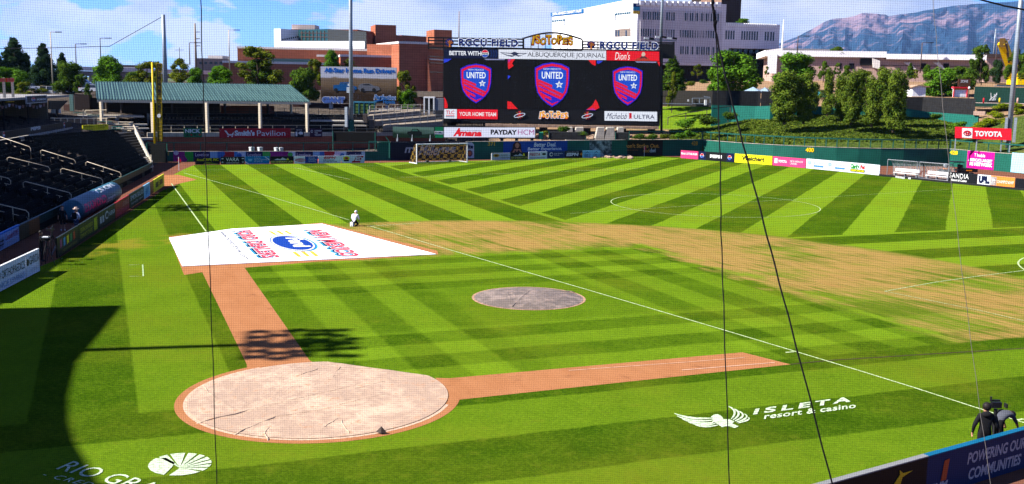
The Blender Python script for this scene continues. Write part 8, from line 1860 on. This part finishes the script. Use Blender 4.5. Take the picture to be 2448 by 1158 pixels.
# camera operator by the gap in the boards
o, J, kid = person(G(101,626), facing(RT*1.0+FW*.2), 'camera operator in dark clothes at the gap in the third-base boards', dict(elR=(.24,.12,1.18), wrR=(.18,.33,1.22), haR=(.16,.38,1.23), elL=(-.24,.10,1.18), wrL=(-.15,.32,1.15), haL=(-.13,.37,1.16)), BLKC, BLKC, SKIN2, sleeve='long'); hair(kid, J, HAIRD)
t_ = tripod_cam(G(113,634), 1.42, math.atan2(RT.y, RT.x), 'television camera with a white top on a tripod by the third-base boards'); q = G(113,634); mb = MB(); mb.box((q.x,q.y,1.54), .34, .26, .05, .4); part('rain_cover', mb, WHITE, t_)
tripod_cam(G(127,622), 1.75, math.atan2(FW.y, FW.x), 'second taller black camera tripod in the gap of the third-base boards')
# groundsman kneeling at the touchline
kn = dict(pelvis=(0,-.10,.36), spine=(0,-.03,.50), chest=(0,.06,.67), neck=(0,.14,.81), jaw=(0,.19,.87), head=(0,.235,.93), crown=(0,.25,.99), nose=(0,.325,.88), earL=(-.085,.20,.93), earR=(.085,.20,.93), shL=(-.18,.08,.76), elL=(-.26,.12,.50), wrL=(-.2,.28,.32), haL=(-.19,.33,.27), shR=(.18,.08,.76), elR=(.26,.12,.50), wrR=(.2,.28,.32), haR=(.19,.33,.27), hiL=(-.10,-.08,.33), knL=(-.15,.30,.10), anL=(-.12,-.12,.08), toL=(-.12,-.30,.05), hiR=(.10,-.08,.33), knR=(.15,.30,.10), anR=(.12,-.12,.08), toR=(.12,-.30,.05))
o, J, kid = person(G(848,541), facing(FW+RT*.25), 'groundsman in a white shirt kneeling with his back turned on the touchline', kn, M('white_shirt', (.52,.53,.60), .9), BLKC, SKINM, wide=1.18, scale=1.05)
mb = MB(); h = V(J['head']); mb.ball(h+V((0,-.01,.05)), .112, 12, sq=(1,1,.8)); mb.box((0,.36,.93), .16, .12, .02); kid('cap', mb, WHC)
mb = MB(); q = G(842,541.5); mb.box((q.x,q.y,0), .22, .22, .32); thing('paint_bucket', q, 'small white bucket at the kneeling man\'s left knee', 'bucket', mb=mb, mats=WHITE)
# small thing on the grass edge: red and white cone-like bottle holder right of shelter
mb = MB(); q = G(2259,418); mb.tube([q, q+up_*1.1], .03, 6); mb.ball(q+up_*1.15, .28, 12, sq=(1,.5,1)); thing('sideline_fan', q, 'round grey fan on a stand at the right end of the shelters', 'fan', mb=mb, mats=STEEL)

# ------------------------------------------------------------------ structures out of frame that shade the left side
ZR = 16.0; sh = SUN*(ZR/math.tan(R(ELEV)))
tip = [G(0,738)+V((0,0,0)), G(249,732), G(190,800), G(128,868), G(102,950), G(98,1010), G(108,1060), G(160,1158), V((2.5,-11.5,0)), V((6,-13.2,0))]
front = [p-sh for p in tip]; back = [p-sh-SUN*2+V((-13,-11,0))*.9 for p in (tip[-1], tip[5], tip[0])]
mb = MB(); mb.prism([V((p.x,p.y,ZR)) for p in front+back], (0,0,.7)); 
o = thing('stadium_roof', V((front[4].x-6, front[4].y-5, 0)), 'main grandstand roof whose curved edge shades the lower left corner', 'roof'); part('roof_deck', mb, STEEL, o)
for p in (front[0]+V((-4,-2,0)), front[4]+V((-7,-5,0)), back[0]+V((3,3,0)), back[2]+V((2,2,0))): mb = MB(); mb.tube([V((p.x,p.y,0)), V((p.x,p.y,ZR))], .35, 10); part('column', mb, STEEL, o)
nrm = V((.84,.543,0)); oe0, oe1 = G(0,699)+nrm*.35, G(300,506)+nrm*.35; along = (oe1-oe0).normalized()
oe0 = oe0-along*10
Q = [oe0-sh, oe1-sh, oe1-sh-nrm*9.5, oe0-sh-nrm*9.5]
mb = MB(); mb.prism([V((p.x,p.y,ZR)) for p in Q], (0,0,.5)); o = thing('stadium_canopy', V((Q[3].x,Q[3].y,0)), 'high canopy strip over the back of the left-field stand', 'canopy'); part('canopy_deck', mb, STEEL, o)
for k in range(5): p = Q[3].lerp(Q[2], k/4)+nrm*.5; mb = MB(); mb.tube([V((p.x,p.y,0)), V((p.x,p.y,ZR))], .3, 8); part('column', mb, STEEL, o)
for (tipx, tipy, Hh, lab, n_) in ((690,822,27,'tall floodlight mast whose shadow crosses the third-base path',5),(450,497,27,'tall floodlight mast behind the left-field stand',4)):
    tp = G(tipx, tipy); p = tp-SUN*(Hh/math.tan(R(ELEV))); o = thing('floodlight_mast', V((p.x,p.y,0)), lab, 'light pole'); mb = MB(); mb.tube([V((p.x,p.y,0)), V((p.x,p.y,Hh+2))], .34, 12, r2=.22); part('mast', mb, STEEL, o)
    fd = V((.35,.94,0)).normalized(); sd_ = V((-fd.y, fd.x, 0)); sd_ = V((SUN.y, -SUN.x, 0)) if True else sd_
    for r_ in range(n_):
        z_ = Hh-1.4+r_*.72; a = V((p.x,p.y,z_)); mb = MB(); mb.bar(a-sd_*2.3, a+sd_*2.3, .14); part('cross_arm', mb, STEEL, o)
        for k in range(6): q = a+sd_*(-2.1+k*.84+random.uniform(-.22,.22))+SUN*.3+V((0,0,random.uniform(-.32,.32))); mb = MB(); mb.tube([q, q+SUN*.5-V((0,0,.15))], .16, 8, r2=.33); part('floodlight', mb, GRY, o)

# ------------------------------------------------------------------ protective net behind home plate
ND = 16.0; fh = V((FW.x, FW.y, 0)).normalized(); rh = V((RT.x, RT.y, 0)).normalized(); NO = V((CAM.x, CAM.y, 0))+fh*ND
NETM = M('net_twine', (.0035,.0035,.004), 1.0, var=0, spec=0)
def npnt(u, z_): # slack makes it belly a little
    return NO+rh*u+V((0,0,z_))+fh*(.10*math.sin(u*.7+1)*math.sin(z_*.45)+.05*math.sin(z_*1.9+u*.5))+rh*(.035*math.sin(z_*1.1+u*.35)+.05*math.exp(-((u-3.6)/1.2)**2)*math.sin(z_*.8))+V((0,0,.030*math.sin(u*1.3)+.06*math.exp(-((u-4.4)/1.0)**2)))
o = thing('protective_net', NO+V((0,0,1)), 'fine black protective net stretched across the whole view with sewn-in ropes', 'net')
mb = MB(); cell = .0355; U0, U1, Z0, Z1 = -9.2, 9.2, 3.0, 13.2; hw = .00095
def strand(pts, n1, n2):
    o_ = len(mb.v)
    for p in pts: mb.v.extend([tuple(p+n1*hw), tuple(p-n1*.5*hw+n2*.87*hw), tuple(p-n1*.5*hw-n2*.87*hw)])
    for i in range(len(pts)-1):
        for k in range(3): mb.f.append((o_+i*3+k, o_+i*3+(k+1) % 3, o_+i*3+3+(k+1) % 3, o_+i*3+3+k)); mb.mi.append(0)
k = 0
while U0+k*cell < U1: u = U0+k*cell; strand([npnt(u, Z0+(Z1-Z0)*j/22) for j in range(23)], rh, fh); k += 1
k = 0
while Z0+k*cell < Z1: z_ = Z0+k*cell; strand([npnt(U0+(U1-U0)*j/44, z_) for j in range(45)], V((0,0,1)), fh); k += 1
part('net_mesh', mb, NETM, o, kind='stuff')
def NP(px, py):
    d = ray(px, py); t_ = ND/(V((d.x,d.y,0)).dot(fh)); return CAM+d*(t_-.012)
ROPE = M('black_rope', (.007,.007,.008), .85, var=.2, scale=40)
for pts, r_, lab, m_ in (([(1700,-30),(1712,60),(1722,400),(1724,560),(1731,760),(1745,1190)],.010,'thick black rope sewn nearly upright in the net',ROPE),([(1700,-30),(1708,60),(1724,140),(1757,270),(1791,400),(1843,600),(1904,830),(1998,1190)],.014,'thick slanting black rope crossing the net',ROPE),([(479,-20),(487,260),(493,420),(507,800),(519,1180)],.0075,'thin black rope in the left half of the net',ROPE),([(2228,-20),(2240,110),(2262,330),(2300,650),(2340,960),(2372,1180)],.0045,'thin grey cord in the right half of the net',M('grey_cord', (.12,.11,.10), .8)),([(2322,-6),(2400,14),(2470,28)],.014,'black cable across the top right corner',ROPE)):
    mb = MB(); P = [NP(*p) for p in pts]; Q = []
    for a, b_ in zip(P, P[1:]):
        for j in range(6): Q.append(a.lerp(b_, j/6)+rh*.006*math.sin(len(Q)*1.7))
    Q.append(P[-1]); mb.tube(Q, r_, 6); part('rope', mb, m_, o, lab)
# knots and wraps on the heavy rope
for y in (6, 30, 54): mb = MB(); q = NP(1704+(y-6)*.14, y); mb.ball(q, .028, 8, sq=(1,1,1.6)); part('rope_knot', mb, ROPE, o)

# ------------------------------------------------------------------ haze
hm = bpy.data.materials.new('valley_haze'); hm.use_nodes = True; t = hm.node_tree; t.nodes.clear(); oo = t.nodes.new('ShaderNodeOutputMaterial'); pv_ = t.nodes.new('ShaderNodeVolumePrincipled')
pv_.inputs['Color'].default_value = (.28,.52,1,1); pv_.inputs['Density'].default_value = 1.7e-5; pv_.inputs['Anisotropy'].default_value = .2; t.links.new(pv_.outputs[0], oo.inputs['Volume'])
mb = MB(); mb.box((0,0,-6), 44000, 44000, 1400); thing('haze', (0,0,0), 'pale blue valley air between the stadium and the mountains', 'haze', mb=mb, mats=hm, kind='stuff')
